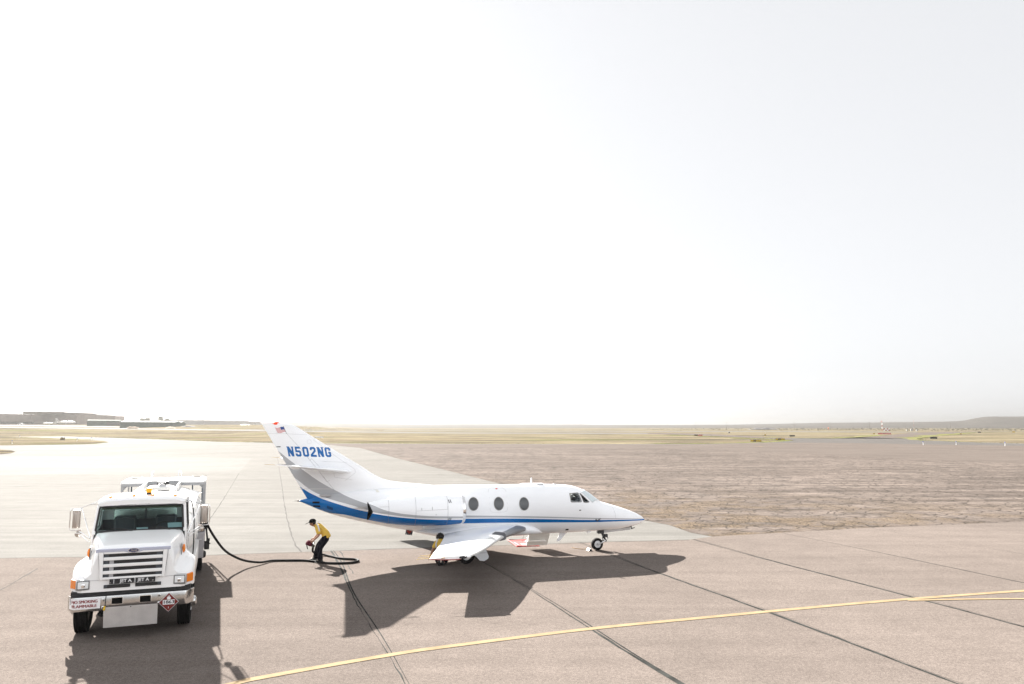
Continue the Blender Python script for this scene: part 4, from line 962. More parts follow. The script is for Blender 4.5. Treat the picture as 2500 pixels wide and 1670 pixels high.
part('roof_panel', JW, jet, lambda b: b.loft([[(x, y, 2.47 + h * (1 - (y / w) ** 2)) for y in np.linspace(-w, w, 9)] + [(x, w, 2.44), (x, -w, 2.44)] for x, w, h in ((-3.02, .06, .05), (-2.95, .14, .07), (-2.2, .14, .065), (-2.1, .05, .04))]))
part('roof_vent', M('vent_grey', (.35, .36, .37), .5), jet, lambda b: (b.bx(-2.42, -2.16, -.16, -.08, 2.475, 2.515), b.bx(-1.75, -1.66, -.12, -.02, 2.46, 2.495)), bevel=.008)
part('belly_antenna', JW, jet, lambda b: b.prism([(-1.46, .74), (-1.18, .74), (-1.50, .39), (-1.62, .39)], (0, .012, 0), (1, 0, 0), (0, 0, 1), .024))
part('drain_mast', JW, jet, lambda b: (b.prism([(-.42, .73), (-.34, .73), (-.40, .62)], (-.05, -.1, 0), (1, 0, 0), (0, 0, 1), .02), b.box((-.45, -.35, .735), (.12, .05, .03))))
part('landing_light', M('lamp_beige', (.45, .40, .36), .15), jet, lambda b: b.loft([[(x, y, z - .012) for y, z in ((-w, zt_), (-w * .5, zt_ - .05), (w * .5, zt_ - .05), (w, zt_))] for x, w, zt_ in ((1.45, .10, .93), (1.60, .12, .985), (1.72, .10, 1.03))], closed=False))
part('nose_probe', DKMET, jet, lambda b: (b.cyl((1.30, -.12, .86), (1.36, -.13, .76), .02, .02, 8), b.cyl((1.33, -.13, .76), (1.48, -.14, .80), .025, .012, 8)))

# --- dorsal fin, fin, rudder lines
LEf = spline([2.3, 2.50, 2.56, 2.64, 2.72, 2.80, 3.25, 3.91, 4.45, 4.59, 4.66, 4.73], [-5.6, -6.0, -6.45, -7.25, -7.80, -8.08, -8.82, -9.90, -10.76, -10.98, -11.10, -11.42])
TEf = lambda z: -10.62 - (z - 2.21) * (12.17 - 10.62) / (4.72 - 2.21)
def airfoil(n=18):
    xs = [(1 - math.cos(PI * i / n)) / 2 for i in range(n + 1)]
    yt = lambda x: 5 * (.2969 * math.sqrt(x) - .126 * x - .3516 * x**2 + .2843 * x**3 - .1036 * x**4)
    up = [(x, yt(x)) for x in xs]; return up + [(x, -y) for x, y in up[-2:0:-1]]     # LE -> TE -> LE, unit thickness
AF = airfoil()
T_fin = spline([2.1, 2.5, 2.7, 3.0, 4.73], [.30, .27, .235, .21, .085])
def fin_half(x, z):
    le, te = LEf(z), TEf(z); c = max(0.001, min(1, (le - x) / (le - te))); t = 5 * (.2969 * math.sqrt(c) - .126 * c - .3516 * c**2 + .2843 * c**3 - .1036 * c**4)
    return T_fin(z) * t
zs_f = [2.15, 2.3, 2.4, 2.5, 2.56, 2.6, 2.64, 2.68, 2.72, 2.76, 2.8, 2.9, 3.05, 3.25, 3.5, 3.8, 4.1, 4.35, 4.45, 4.52, 4.59, 4.63, 4.66, 4.70, 4.73]
part('fin', LIV, jet, lambda b: b.loft([[(LEf(z) + (TEf(z) - LEf(z)) * x, y * T_fin(z), z) for x, y in AF] for z in zs_f]), smooth=45)
def fin_line(name, pts, m, w=.006, parent=None, sides=(-1, 1), k=10):
    for s in sides:
        P = []
        for a_, b_ in zip(pts[:-1], pts[1:]): P += [(a_[0] + (b_[0] - a_[0]) * i / k, a_[1] + (b_[1] - a_[1]) * i / k) for i in range(k)]
        P.append(pts[-1]); mb = MB(); mb.tube([Vector((x, s * (fin_half(x, z) - .001), z)) for x, z in P], w, 5); mb.build(name, m, parent or jet)
SEAMP = M('seam_light', (.33, .33, .34), .8)
fin_line('rudder_gap', [(-11.33, 4.37), (-10.86, 3.86), (-9.68, 2.42)], M('rudder_gap_grey', (.30, .30, .31), .8), .004)
fin_line('panel_seam', [(-12.0, 4.38), (-11.33, 4.37), (-10.6, 4.33)], SEAMP, .003); fin_line('panel_seam', [(-10.45, 4.16), (-9.55, 3.50), (-9.02, 3.14), (-9.0, 3.02), (-9.35, 2.75)], SEAMP, .003)
fin_line('panel_seam', [(-10.12, 3.42), (-10.1, 3.42), (-9.28, 3.38)], SEAMP, .003); fin_line('panel_seam', [(-9.74, 3.06), (-9.7, 2.88), (-9.1, 2.78)], SEAMP, .003)
fin_line('panel_seam', [(-10.55, 3.45), (-10.48, 3.52), (-10.14, 3.16)], SEAMP, .004); fin_line('panel_seam', [(-10.1, 2.92), (-9.95, 2.72), (-9.86, 2.78)], SEAMP, .004)
fin_line('rudder_base_gap', [(-10.86, 2.50), (-9.78, 2.48)], M('gap_pale', (.55, .54, .52), .6), .010)
fin_line('access_strap', [(-10.4, 4.26), (-10.1, 4.25)], SLAT, .016); fin_line('static_wick', [(-11.66, 3.93), (-11.52, 3.93)], SOOT_HOLE, .014)
for cx, cz in ((-10.62, 4.52), (-10.58, 4.1)): fin_line('panel_seam', [(cx + .07 * math.cos(q), cz + .07 * math.sin(q)) for q in np.linspace(0, 2 * PI, 16)], SEAMP, .003, k=1)
part('beacon', M('orange_red_lens', (.85, .06, .01), .25), jet, lambda b: b.ell((-11.70, 0, 4.715), (.125, .05, .06), 16, 10))

# registration, built as block letters
def glyphs():
    c = .22
    G_ = {'N': [[(0, 0), (.9, 0), (.9, .3), (.72, .3), (.72, 1.45), (1.62, 0), (2.5, 0), (2.5, 3.2), (2.68, 3.2), (2.68, 3.5), (1.62, 3.5), (1.62, 3.2), (1.8, 3.2), (1.8, 1.9), (.85, 3.5), (-.18, 3.5), (-.18, 3.2), (0, 3.2)]],
          '5': [[(.45, 0), (2.0, 0), (2.45, .45), (2.45, 1.75), (2.0, 2.2), (.85, 2.2), (.85, 2.8), (2.3, 2.8), (2.3, 3.5), (.1, 3.5), (.1, 1.5), (1.5, 1.5), (1.65, 1.35), (1.65, .85), (1.5, .7), (.95, .7), (.85, .8), (.85, 1.1), (0, 1.1), (0, .45)]],
          '0': [[(.5, 0), (2.0, 0), (2.5, .5), (2.5, 3.0), (2.0, 3.5), (.5, 3.5), (0, 3.0), (0, .5)], [(.95, .7), (.8, .85), (.8, 2.65), (.95, 2.8), (1.55, 2.8), (1.7, 2.65), (1.7, .85), (1.55, .7)]],
          '2': [[(0, 0), (2.5, 0), (2.5, .7), (1.0, .7), (2.45, 2.0), (2.45, 3.05), (2.0, 3.5), (.5, 3.5), (.05, 3.05), (.05, 2.35), (.85, 2.35), (.85, 2.65), (1.0, 2.8), (1.5, 2.8), (1.65, 2.65), (1.65, 2.25), (0, .75)]],
          'G': [[(.5, 0), (2.0, 0), (2.5, .5), (2.5, 1.85), (1.35, 1.85), (1.35, 1.2), (1.7, 1.2), (1.7, .85), (1.55, .7), (.95, .7), (.8, .85), (.8, 2.65), (.95, 2.8), (1.55, 2.8), (1.7, 2.65), (1.7, 2.3), (2.5, 2.3), (2.5, 3.0), (2.0, 3.5), (.5, 3.5), (0, 3.0), (0, .5)]]}
    return G_
GL = glyphs()
for s in (-1, 1):
    txt = 'N502NG'
    for i, ch in enumerate(txt):
        # starboard reads from the tail forward; port from the front aft
        H, Wd, adv = .335, .195, .2475
        k = H / 3.5; kx = Wd / 2.5
        zc = 3.605 + .0; x0 = (-11.245 + i * adv) if s < 0 else (-9.905 - i * adv)
        slope = -.028 if s < 0 else .028
        ux = Vector((1, 0, -.028)) if s < 0 else Vector((-1, 0, .028)); uy = Vector((-.22, 0, 1)) if s < 0 else Vector((-.22, 0, 1))
        ux.normalize(); uy = uy / uy.z
        z0 = zc - .028 * (i * adv) * 1.0 if s < 0 else zc - .028 * ((5 - i) * adv)
        if s > 0: x0 = -9.81 - i * adv
        z0 += .0
        def conf(name, loops, m, off):
            cu = bpy.data.curves.new(name, 'CURVE'); cu.dimensions = '2D'; cu.fill_mode = 'BOTH'
            for lp in loops:
                sp_ = cu.splines.new('POLY'); sp_.points.add(len(lp) - 1); sp_.use_cyclic_u = True
                for q, p in zip(sp_.points, lp): q.co = (p[0], p[1], 0, 1)
            t_ = bpy.data.objects.new('tmp', cu); C.objects.link(t_); me = bpy.data.meshes.new_from_object(t_); bpy.data.objects.remove(t_); bpy.data.curves.remove(cu)
            for v in me.vertices:
                p = Vector((x0, 0, z0)) + ux * (v.co.x * kx) + uy * (v.co.y * k)
                v.co = (p.x, s * (fin_half(p.x, p.z) + off), p.z)
            me.materials.clear(); me.materials.append(m); o = bpy.data.objects.new(name, me); C.objects.link(o); o.parent = jet; return o
        conf('registration_letter', GL[ch], BLUEP, .005)
    # small flag painted on the fin tip
    FR, FWt, FB = M('flag_red', (.50, .07, .08), .5), M('flag_white', (.72, .70, .70), .5), M('flag_blue', (.03, .07, .25), .5)
    fl = None
    N = 10
    def fp(u, v):                                            # u 0..1 from hoist to fly (aft), v 0..1 downwards
        a_ = Vector((-11.44, 0, 4.60)); hoist = Vector((.085, 0, -.17)); fly = Vector((-.285, 0, -.03))
        p = a_ + hoist * v + fly * u; w = .016 * math.sin(u * 7.0) ; return (p.x, s * (fin_half(p.x, p.z) + .004), p.z + w)
    for r_ in range(13):
        mb = MB(); mb.add([fp(i / N, (r_ + q) / 13) for i in range(N + 1) for q in (0, 1)], [(2 * i, 2 * i + 1, 2 * i + 3, 2 * i + 2) for i in range(N)])
        o = mb.build('flag_stripe' if fl else 'painted_flag', FR if r_ % 2 == 0 else FWt, fl or jet, smooth=None); fl = fl or o
    mb = MB(); mb.add([(lambda p: (p[0], p[1] + s * .003, p[2]))(fp(i / N * .42, q * 7 / 13)) for i in range(N + 1) for q in (0, 1)], [(2 * i, 2 * i + 1, 2 * i + 3, 2 * i + 2) for i in range(N)]); mb.build('flag_canton', FB, fl, smooth=None)
    mb = MB(); mb.tube([Vector((-11.452, s * (fin_half(-11.44, 4.62) + .002), 4.63)), Vector((-11.335, s * (fin_half(-11.33, 4.38) + .002), 4.375))], .007, 5); mb.build('flag_staff', SEAM, fl)

# --- tailplane
for s in (-1, 1):
    def sec(t):
        y = .06 + 2.85 * t; le, te = -9.10 + (-11.02 + 9.10) * t, -10.75 + (-11.62 + 10.75) * t
        zl, zt_ = 3.05 + .36 * t, 3.20 + .27 * t; th = .17 * (1 - t) + .045 * t
        return [(le + (te - le) * x, s * y, zl + (zt_ - zl) * x + yy * th) for x, yy in AF]
    st = part('tailplane', JW, jet, lambda b: b.loft([sec(t) for t in (0, .12, .3, .55, .8, .93, .985, 1.0)]), smooth=45)
    part('static_wick', M('wick_tan', (.45, .34, .2), .7), st, lambda b: b.cyl((-11.58, s * 2.78, 3.455), (-11.90, s * 2.80, 3.475), .010, .006, 6))
    part('elevator_fairing', JW, st, lambda b: b.ell((-11.0, s * 2.1, 3.34), (.17, .05, .075), 14, 8))
    part('elevator_gap', SEAM, st, lambda b: b.tube([Vector((-10.40, s * .18, 3.24)), Vector((-11.48, s * 2.7, 3.475))], .008, 5))

# --- engines
for s in (-1, 1):
    ye = s * 1.32
    prof_o = [(-5.40, .405), (-5.405, .43), (-5.44, .462), (-5.52, .485), (-5.70, .505), (-6.0, .525), (-6.35, .535), (-6.7, .532), (-7.12, .515), (-7.6, .475), (-8.0, .425), (-8.35, .352)]
    NS = 40; zc = lambda x: 1.805 + (x + 5.4) * -.007
    def ring(x, r, vcut=0.0):
        out = []
        for k in range(NS):
            q = 2 * PI * k / NS; xx = x + vcut * (1 - abs(math.sin(q)))          # fish-mouth: sides cut back
            out.append((xx, ye + r * math.cos(q), zc(x) + r * math.sin(q)))
        return out
    eng = part('engine_nacelle', NACP, jet, lambda b: b.loft([ring(x, r) for x, r in prof_o[3:]] + [ring(-8.645, .288, .142), ring(-8.647, .280, .142), ring(-8.3, .275), ring(-8.0, .24)], cap0=False), smooth=40)
    part('intake_lip', CHROME, eng, lambda b: b.loft([ring(-5.75, .37), ring(-5.50, .385), ring(-5.42, .392)] + [ring(x, r) for x, r in prof_o[:4]], cap0=False, cap1=False), smooth=60)
    part('intake_duct', DKMET, eng, lambda b: b.loft([ring(-5.749, .369), ring(-6.05, .36)], cap0=False), smooth=60)
    part('spinner', ALU, eng, lambda b: b.lathe([(-6.04, .13), (-5.9, .10), (-5.8, .03)], (0, ye, 1.80), (1, 0, 0), 16))
    for k in range(14):
        q = 2 * PI * k / 14; part('fan_blade', ALU, eng, lambda b: b.add([(-6.02, ye + .12 * math.cos(q), 1.8 + .12 * math.sin(q)), (-5.98, ye + .12 * math.cos(q + .3), 1.8 + .12 * math.sin(q + .3)), (-5.96, ye + .355 * math.cos(q + .38), 1.8 + .355 * math.sin(q + .38)), (-6.03, ye + .355 * math.cos(q + .05), 1.8 + .355 * math.sin(q + .05))], [(0, 1, 2, 3)]), smooth=None)
    nz_ = part('exhaust_nozzle', SOOT_HOLE, eng, lambda b: b.loft([ring(-8.2, .250), ring(-8.6, .255, .05), ring(-8.664, .270, .055), ring(-8.667, .286, .055), ring(-8.60, .284, .12), ring(-8.45, .276, .12)], cap0=True, cap1=False), smooth=30)
    for x in (-8.0, -7.12, -6.05):
        r = spline([p[0] for p in prof_o], [p[1] for p in prof_o])(x); mb = MB(); mb.tube([Vector(p) for p in ring(x, r + .0005)], .004, 5, 0, True); mb.build('panel_seam', SEAM, eng)
    rN = spline([p[0] for p in prof_o], [p[1] for p in prof_o])
    def nl(name, pts, m, w):
        P = []
        for a_, b_ in zip(pts[:-1], pts[1:]): P += [(a_[0] + (b_[0] - a_[0]) * i / 8, a_[1] + (b_[1] - a_[1]) * i / 8) for i in range(8)]
        P.append(pts[-1]); mb = MB(); mb.tube([Vector((x, ye + s * math.sqrt(max(1e-4, rN(x) ** 2 - (z - zc(x)) ** 2)), z)) for x, z in P], w, 5); mb.build(name, m, eng)
    nl('panel_seam', [(-7.10, 1.84), (-6.06, 1.87), (-6.06, 1.97)], SEAM, .003); nl('panel_seam', [(-8.3, 1.985), (-8.0, 1.99)], SEAM, .003); nl('panel_seam', [(-8.3, 1.80), (-8.0, 1.81)], SEAM, .003)
    for x, z0, z1 in ((-6.93, 1.86, 1.93), (-6.58, 1.865, 1.96), (-6.45, 1.68, 1.72)): nl('latch', [(x, z0), (x, z1)], DKMET, .006)
    for x in (-5.99, -5.93): nl('louvre', [(x, 2.07), (x - .03, 2.17)], SOOT_HOLE, .012); nl('louvre', [(x - .03, 1.50), (x, 1.58)], SOOT_HOLE, .012)
    nl('louvre', [(-6.13, 1.395), (-6.10, 1.43)], SOOT_HOLE, .010)
    part('pylon', JW, jet, lambda b: b.loft([[(-5.95 - 2.1 * x, s * y, 1.88 + t * yy) for x, yy in AF] for y, t in ((.45, .22), (1.05, .22))]))
    part('reverser_lever', ALU, eng, lambda b: b.prism([(-9.12, 1.87), (-8.75, 1.84), (-8.55, 1.90), (-8.75, 1.92)], (0, s * (.72), 0), (1, 0, 0), (0, 0, 1), .02))
    part('drain_fairing', SLAT, eng, lambda b: b.bx(-6.83, -6.75, ye - .03 + s * .05, ye + .03 + s * .05, 1.20, 1.30), bevel=.01)
    skin_poly('vortex_plate', [(-8.36, 2.44), (-8.22, 2.435), (-8.16, 2.36), (-8.29, 2.355)], M('plate_cream', (.66, .65, .60), .5), s, .006, jet)

# --- wings
WLE = spline([.4, .8, 1.6, 2.7, 6.35, 6.5], [-2.72, -3.02, -3.56, -4.33, -6.27, -6.42]); WTE = spline([.4, .68, 1.6, 6.5], [-5.92, -5.96, -6.13, -7.43])
WZL = lambda y: .985 + .0155 * (y - .8); WZT = lambda y: .91 + .025 * y
WTH = spline([.4, 1.6, 2.7, 6.5], [.34, .27, .21, .09])
def wpt(y, c, surf, s, off=0.0):
    le, te = WLE(y), WTE(y); t = 5 * (.2969 * math.sqrt(max(c, 0)) - .126 * c - .3516 * c**2 + .2843 * c**3 - .1036 * c**4) * WTH(y)
    k = 1.15 if surf > 0 else .85
    z = WZL(y) + (WZT(y) - WZL(y)) * c
    return Vector((le + (te - le) * c, s * y, z + surf * (t * k + off)))
cs = [(1 - math.cos(PI * i / 16)) / 2 for i in range(17)]
def wsec(y, s, off=0.0, c1=1.0):
    q = [c for c in cs if c <= c1]; q = q if c1 == 1 else q + [c1]
    return [wpt(y, c, 1, s, off) for c in q] + [wpt(y, c, -1, s, off) for c in (q[-2:0:-1] if c1 == 1 else q[::-1][:-1])]
for s in (-1, 1):
    wing = part('wing', JW, jet, lambda b: b.loft([wsec(y, s) for y in (.4, .7, 1.0, 1.3, 1.6, 2.1, 2.7, 3.5, 4.5, 5.5, 6.2, 6.42, 6.5)]), smooth=45)
    def slat(y0, y1, c1, off, m, nm):
        rings = []
        for i in range(9):
            y = y0 + (y1 - y0) * i / 8; q = [c1 * (k / 8) ** 1.6 for k in range(9)]
            up = [wpt(y, c, 1, s, off * (1 - .85 * c / c1)) - Vector((0 - off * .8 * (1 - c / c1) ** 2, 0, 0)) for c in q]; lo = [wpt(y, c, -1, s, off * (1 - .85 * c / c1)) + Vector((off * .8 * (1 - c / c1) ** 2, 0, 0)) for c in q]
            rings.append(up[::-1] + lo[1:])
        return part(nm, m, wing, lambda b: b.loft(rings, closed=False), smooth=50)
    slat(.86, 2.68, .115, .016, GREYM, 'inboard_slat'); slat(2.78, 6.30, .17, .010, SLAT, 'outboard_slat')
    yf = 2.72
    fence_o = [wpt(yf, c, 1, s, .085 if c > .02 else .06) + Vector((.07 * (1 - c / .16) if c < .16 else 0, 0, 0)) for c in (.15, .12, .09, .06, .03, .01)] + [wpt(yf, c, -1, s, .05) + Vector((.07 * (1 - c / .1), 0, 0)) for c in (0.0, .02, .05, .08)]
    fence_i = [wpt(yf, c, 1, s, -.01) for c in (.21, .12, .09, .06, .03, .01)] + [wpt(yf, c, -1, s, -.01) for c in (0.0, .02, .05, .08)]
    mb = MB(); n = len(fence_o)
    for d_ in (-.018, .018): mb.v += [tuple(p + Vector((0, d_, 0))) for p in fence_o + fence_i]
    for base_ in (0, 2 * n):
        for i in range(n - 1): mb.f.append((base_ + i, base_ + i + 1, base_ + n + i + 1, base_ + n + i))
    for i in range(n - 1): mb.f.append((i, i + 1, 2 * n + i + 1, 2 * n + i))
    mb.m = [0] * len(mb.f); mb.build('wing_fence', M('fence_grey', (.11, .115, .13), .45), wing, smooth=30)
    part('wingtip_edge', M('tip_red', (.30, .05, .045), .5), wing, lambda b: b.tube([wpt(6.5, c, -1, s, .004) for c in (.15, .3, .5, .7, .85, .99)], .014, 6))
    part('navigation_light', M('smoked_lens', (.02, .02, .025), .15), wing, lambda b: b.ell(tuple(wpt(6.5, .10, 1, s, -.03) + Vector((.02, s * .015, 0))), (.11, .03, .04), 14, 8))
    part('tip_fairing', JW, wing, lambda b: b.ell(tuple(wpt(6.42, .02, 1, s, -.01)), (.10, .10, .05), 14, 8))
    part('tip_light', M('tip_beige', (.55, .42, .30), .4), wing, lambda b: b.box(tuple(wpt(6.51, .62, 1, s, -.02)), (.10, .03, .04)), bevel=.008)
    for i, y in enumerate((5.75, 6.05, 6.36)):
        p = wpt(y, .995, 1, s); part('static_wick', M('wick_yellow', (.62, .42, .10), .6), wing, lambda b: (b.cyl(p, p + Vector((-.05, 0, .0)), .010, .008, 6), b.cyl(p + Vector((-.05, 0, 0)), p + Vector((-.36, s * .01, -.01)), .007, .005, 6)))
    mb = MB(); mb.tube([wpt(y, .82, 1, s, -.001) for y in np.linspace(1.7, 6.4, 10)], .004, 5); mb.build('flap_seam', SEAMP, wing)
    for pts in ([(1.15, .985), (1.02, .80)], [(1.9, .86), (2.2, .70)]): mb = MB(); mb.tube([wpt(*pts[0], 1, s, 0), wpt((pts[0][0] + pts[1][0]) / 2, (pts[0][1] + pts[1][1]) / 2, 1, s, 0), wpt(*pts[1], 1, s, 0)], .005, 5); mb.build('panel_seam', SEAM, wing)
    part('wing_stencil', REDW, wing, lambda b: b.add([tuple(wpt(4.9 + dy, .33 + dc, 1, s, .004)) for dy, dc in ((0, 0), (.0, .03), (.05, .03), (.05, 0))], [(0, 1, 2, 3)]), smooth=None)
# belly fairing joining both wings
bf_w = spline([-6.9, -6.5, -6.0, -5.0, -4.0, -3.2, -2.7, -2.3], [.30, .62, .84, .95, .96, .88, .70, .40]); bf_t = spline([-6.9, -6.4, -5.6, -3.4, -2.8, -2.3], [1.05, 1.10, 1.16, 1.20, 1.12, .95]); bf_b = spline([-6.9, -6.4, -5.8, -4.0, -2.8, -2.3], [.92, .82, .73, .69, .69, .71])
def bf_ring(x):
    w, t, b = bf_w(x), bf_t(x), bf_b(x); c = (t + b) / 2; out = []
    for k in range(28):
        q = 2 * PI * k / 28; out.append((x, w * math.copysign(abs(math.cos(q)) ** .85, math.cos(q)), c + (t - b) / 2 * math.copysign(abs(math.sin(q)) ** .8, math.sin(q))))
    return out
part('belly_fairing', JW, jet, lambda b: b.loft([bf_ring(x) for x in np.linspace(-6.9, -2.3, 26)]), smooth=60)

# --- landing gear
def wheel(parent, c, r, w, s, name='wheel', hub=WHEELW, nb=8):
    wl_ = part(name, BLACK, parent, lambda b: b.lathe([(-w * .30, r * .56), (-w * .46, r * .62), (-w * .5, r * .80), (-w * .42, r * .94), (-w * .25, r), (w * .25, r), (w * .42, r * .94), (w * .5, r * .80), (w * .46, r * .62), (w * .30, r * .56)], c, (0, 1, 0), 36), smooth=35)
    part('rim', hub, wl_, lambda b: (b.lathe([(-w * .36, r * .575), (-w * .30, r * .56), (-w * .22, r * .50), (-w * .2, r * .26), (-w * .34, r * .22), (-w * .36, r * .05)], c, (0, 1, 0), 30), b.lathe([(w * .36, r * .575), (w * .30, r * .56), (w * .22, r * .50), (w * .2, r * .26), (w * .34, r * .22), (w * .36, r * .05)], c, (0, 1, 0), 30)), smooth=35)
    def holes(b):
        for k in range(nb):
            q = 2 * PI * k / nb
            for sd in (-1, 1): b.cyl((c[0] + r * .40 * math.cos(q), c[1] + sd * w * .21, c[2] + r * .40 * math.sin(q)), (c[0] + r * .40 * math.cos(q), c[1] + sd * w * .235, c[2] + r * .40 * math.sin(q)), r * .05, r * .05, 8)
    part('rim_bolt', DKMET, wl_, holes); part('hub', DKMET, wl_, lambda b: (b.cyl((c[0], c[1] - w * .45, c[2]), (c[0], c[1] + w * .45, c[2]), r * .15, r * .15, 14)))
    return wl_
ng = part('nose_gear', DKMET, jet, lambda b: (b.cyl((.12, 0, .95), (.22, 0, .62), .085, .07, 14), b.cyl((.20, 0, .66), (.30, 0, .38), .055, .05, 14), b.box((.12, 0, .68), (.22, .16, .14)), b.box((.33, -.02, .53), (.13, .14, .11)), b.cyl((.29, -.14, .36), (.29, .14, .36), .045, .045, 12), b.cyl((.20, -.09, .58), (.16, -.11, .38), .02, .02, 8), b.cyl((.16, -.11, .38), (.28, -.09, .34), .018, .018, 8)), bevel=.008)
wheel(ng, (-.01, 0, .225), .225, .17, 1)
for y in (-.125, .125): part('fork_arm', ALU, ng, lambda b: (b.cyl((.30, y, .36), (-.01, y, .225), .030, .024, 10), b.cyl((-.01, y - .012, .225), (-.01, y + .012, .225), .04, .04, 12)))
part('torque_link', ALU, ng, lambda b: (b.cyl((.36, -.06, .52), (.40, -.08, .42), .014, .014, 6), b.cyl((.40, -.08, .42), (.31, -.06, .37), .014, .014, 6), b.cyl((.37, -.04, .47), (.40, -.1, .47), .022, .022, 8)))
part('nose_gear_door', M('door_grey', (.60, .61, .62), .35), jet, lambda b: b.prism([(.26, .745), (1.36, .835), (1.46, .68), (.30, .60)], (0, .165, 0), (1, 0, 0), (0, 0, 1), .02), bevel=.006)
part('wheel_well', SOOT_HOLE, jet, lambda b: b.prism([(.02, .735), (1.36, .825), (1.36, .842), (.02, .752)], (0, .15, 0), (1, 0, 0), (0, 0, 1), .30), smooth=None)  # flat black plate painted in for the shade of the open well
for s in (-1, 1):
    mg = part('main_gear', ALU, jet, lambda b: (b.cyl((-5.30, s * 1.05, .95), (-5.33, s * 1.20, .30), .06, .055, 12), b.cyl((-5.33, s * 1.15, .29), (-5.33, s * 1.52, .29), .045, .045, 12), b.cyl((-5.05, s * .95, .85), (-5.30, s * 1.15, .45), .025, .025, 8)))
    wheel(mg, (-5.33, s * 1.42, .285), .285, .20, s)
    part('main_gear_door', JW, jet, lambda b: b.loft([[(x, s * y, z) for x, z in ((-5.42, .84), (-4.80, .84), (-4.70, .50), (-4.585, .235), (-4.605, .16), (-4.75, .08), (-4.90, .105), (-5.02, .235), (-5.16, .33), (-5.42, .42))] for y in (1.585, 1.605)]), smooth=None, bevel=.004)
    part('door_stiffener', SEAMP, jet, lambda b: b.bx(-5.3, -4.66, s * 1.606 - .004, s * 1.606 + .004, .352, .362), smooth=None)
# --- airstair door hanging open on the far side, with its red edge protection
dr = part('airstair_door', M('door_beige_white', (.66, .65, .62), .4), jet, lambda b: b.loft([[(-2.44 - .06 * t, .60 + .36 * t, .80 - .69 * t ** .95), (-1.62 - .06 * t, .60 + .36 * t, .80 - .69 * t ** .95), (-1.62 - .06 * t, .63 + .40 * t, .83 - .67 * t ** .95), (-2.44 - .06 * t, .63 + .40 * t, .83 - .67 * t ** .95)] for t in np.linspace(0, 1, 9)]), smooth=40)
part('door_sill', M('sill_white', (.7, .68, .65), .5), dr, lambda b: b.box((-2.16, .86, .30), (.74, .26, .05)), bevel=.01)
for k in range(2): part('door_step', ALU, dr, lambda b: b.box((-2.14, .86 + .10 * k, .60 - .2 * k), (.62, .22, .03)), bevel=.006)
part('door_cable', ALU, dr, lambda b: (b.cyl((-2.60, .72, .85), (-2.63, 1.05, .26), .010, .010, 6), b.cyl((-1.72, .72, .85), (-1.74, 1.05, .26), .010, .010, 6)))
part('door_pull', REDW, jet, lambda b: b.cyl((-3.02, .80, .64), (-2.68, .72, .70), .018, .018, 8))
# rear service hatch open under the tail
ht_ = part('service_hatch', DKMET, jet, lambda b: (b.loft([[(-7.20 + .05 * 0, -.16, 1.09), (-6.96, -.16, 1.05), (-6.96, -.12, 1.05), (-7.20, -.12, 1.09)], [(-7.25, -.20, .87), (-7.01, -.20, .83), (-7.01, -.16, .83), (-7.25, -.16, .87)]])), bevel=.01)
part('hatch_pad', M('red_pad', (.30, .045, .035), .8), ht_, lambda b: b.prism([(-7.21, 1.0), (-7.15, 1.03), (-7.11, 1.00), (-7.06, 1.02), (-7.03, .98), (-7.11, .89)], (0, -.197, -.01), (1, 0, 0), (0, 0, 1), .016))
part('hatch_latch', ALU, ht_, lambda b: (b.box((-7.21, -.215, .89), (.03, .02, .03)), b.box((-7.05, -.21, .86), (.03, .02, .03))))
part('hatch_opening', SOOT_HOLE, jet, lambda b: b.loft([[(-7.24, y, z) for y, z in ((-.22, 1.098), (.10, 1.045))], [(-6.90, y, z) for y, z in ((-.22, 1.03), (.10, .97))]], closed=False), smooth=None).modifiers.new('solid', 'SOLIDIFY').thickness = .03  # black sheet stands in for the shade inside the opening
part('tail_light', DKMET, jet, lambda b: (b.cyl((-10.86, 0, 2.1), (-10.93, 0, 2.1), .03, .02, 10), b.cyl((-10.93, 0, 2.1), (-11.07, 0, 2.085), .006, .004, 6)))
part('tail_bumper', M('bumper_grey', (.36, .36, .37), .4), jet, lambda b: b.ell((-10.0, -.29, 2.28), (.2, .05, .05), 14, 8))
# red carpet laid on the ground beyond the door (a separate thing)
carpet = empty('red_carpet', (3.208, 29.089, GZ), R(15.4), 'pinkish red entry carpet lying on the ground by the open aircraft door', 'carpet')
CARP = M('faded_red_carpet', (.33, .115, .112), .95, spec=0, noise=(6, .2)); 
part('mat', CARP, carpet, lambda b: b.prism([(-2.71, 1.53), (-1.84, 1.47), (-1.83, 3.0), (-2.61, 3.22)], (0, 0, .003), (1, 0, 0), (0, 1, 0), .012), smooth=None)
part('border', M('red_edging', (.55, .03, .035), .7), carpet, lambda b: b.tube([Vector(p) for p in ((-2.71, 1.53, .025), (-1.84, 1.47, .025), (-1.83, 3.0, .025), (-2.61, 3.22, .025))], .022, 6, 0, True))
part('print', M('white_print', (.30, .24, .23), .95, spec=0), carpet, lambda b: b.add([(-2.42, 1.75, .0165), (-1.98, 1.72, .0165), (-1.97, 2.2, .0165), (-2.40, 2.25, .0165)], [(0, 1, 2, 3)]), smooth=None)
part('print', M('grey_print', (.22, .19, .24), .9), carpet, lambda b: (b.add([(-2.55, 1.95, .0165), (-2.50, 1.95, .0165), (-2.50, 2.6, .0165), (-2.55, 2.62, .0165)], [(0, 1, 2, 3)]), b.add([(-2.05, 2.4, .0165), (-1.99, 2.4, .0165), (-1.99, 2.8, .0165), (-2.05, 2.82, .0165)], [(0, 1, 2, 3)])), smooth=None)
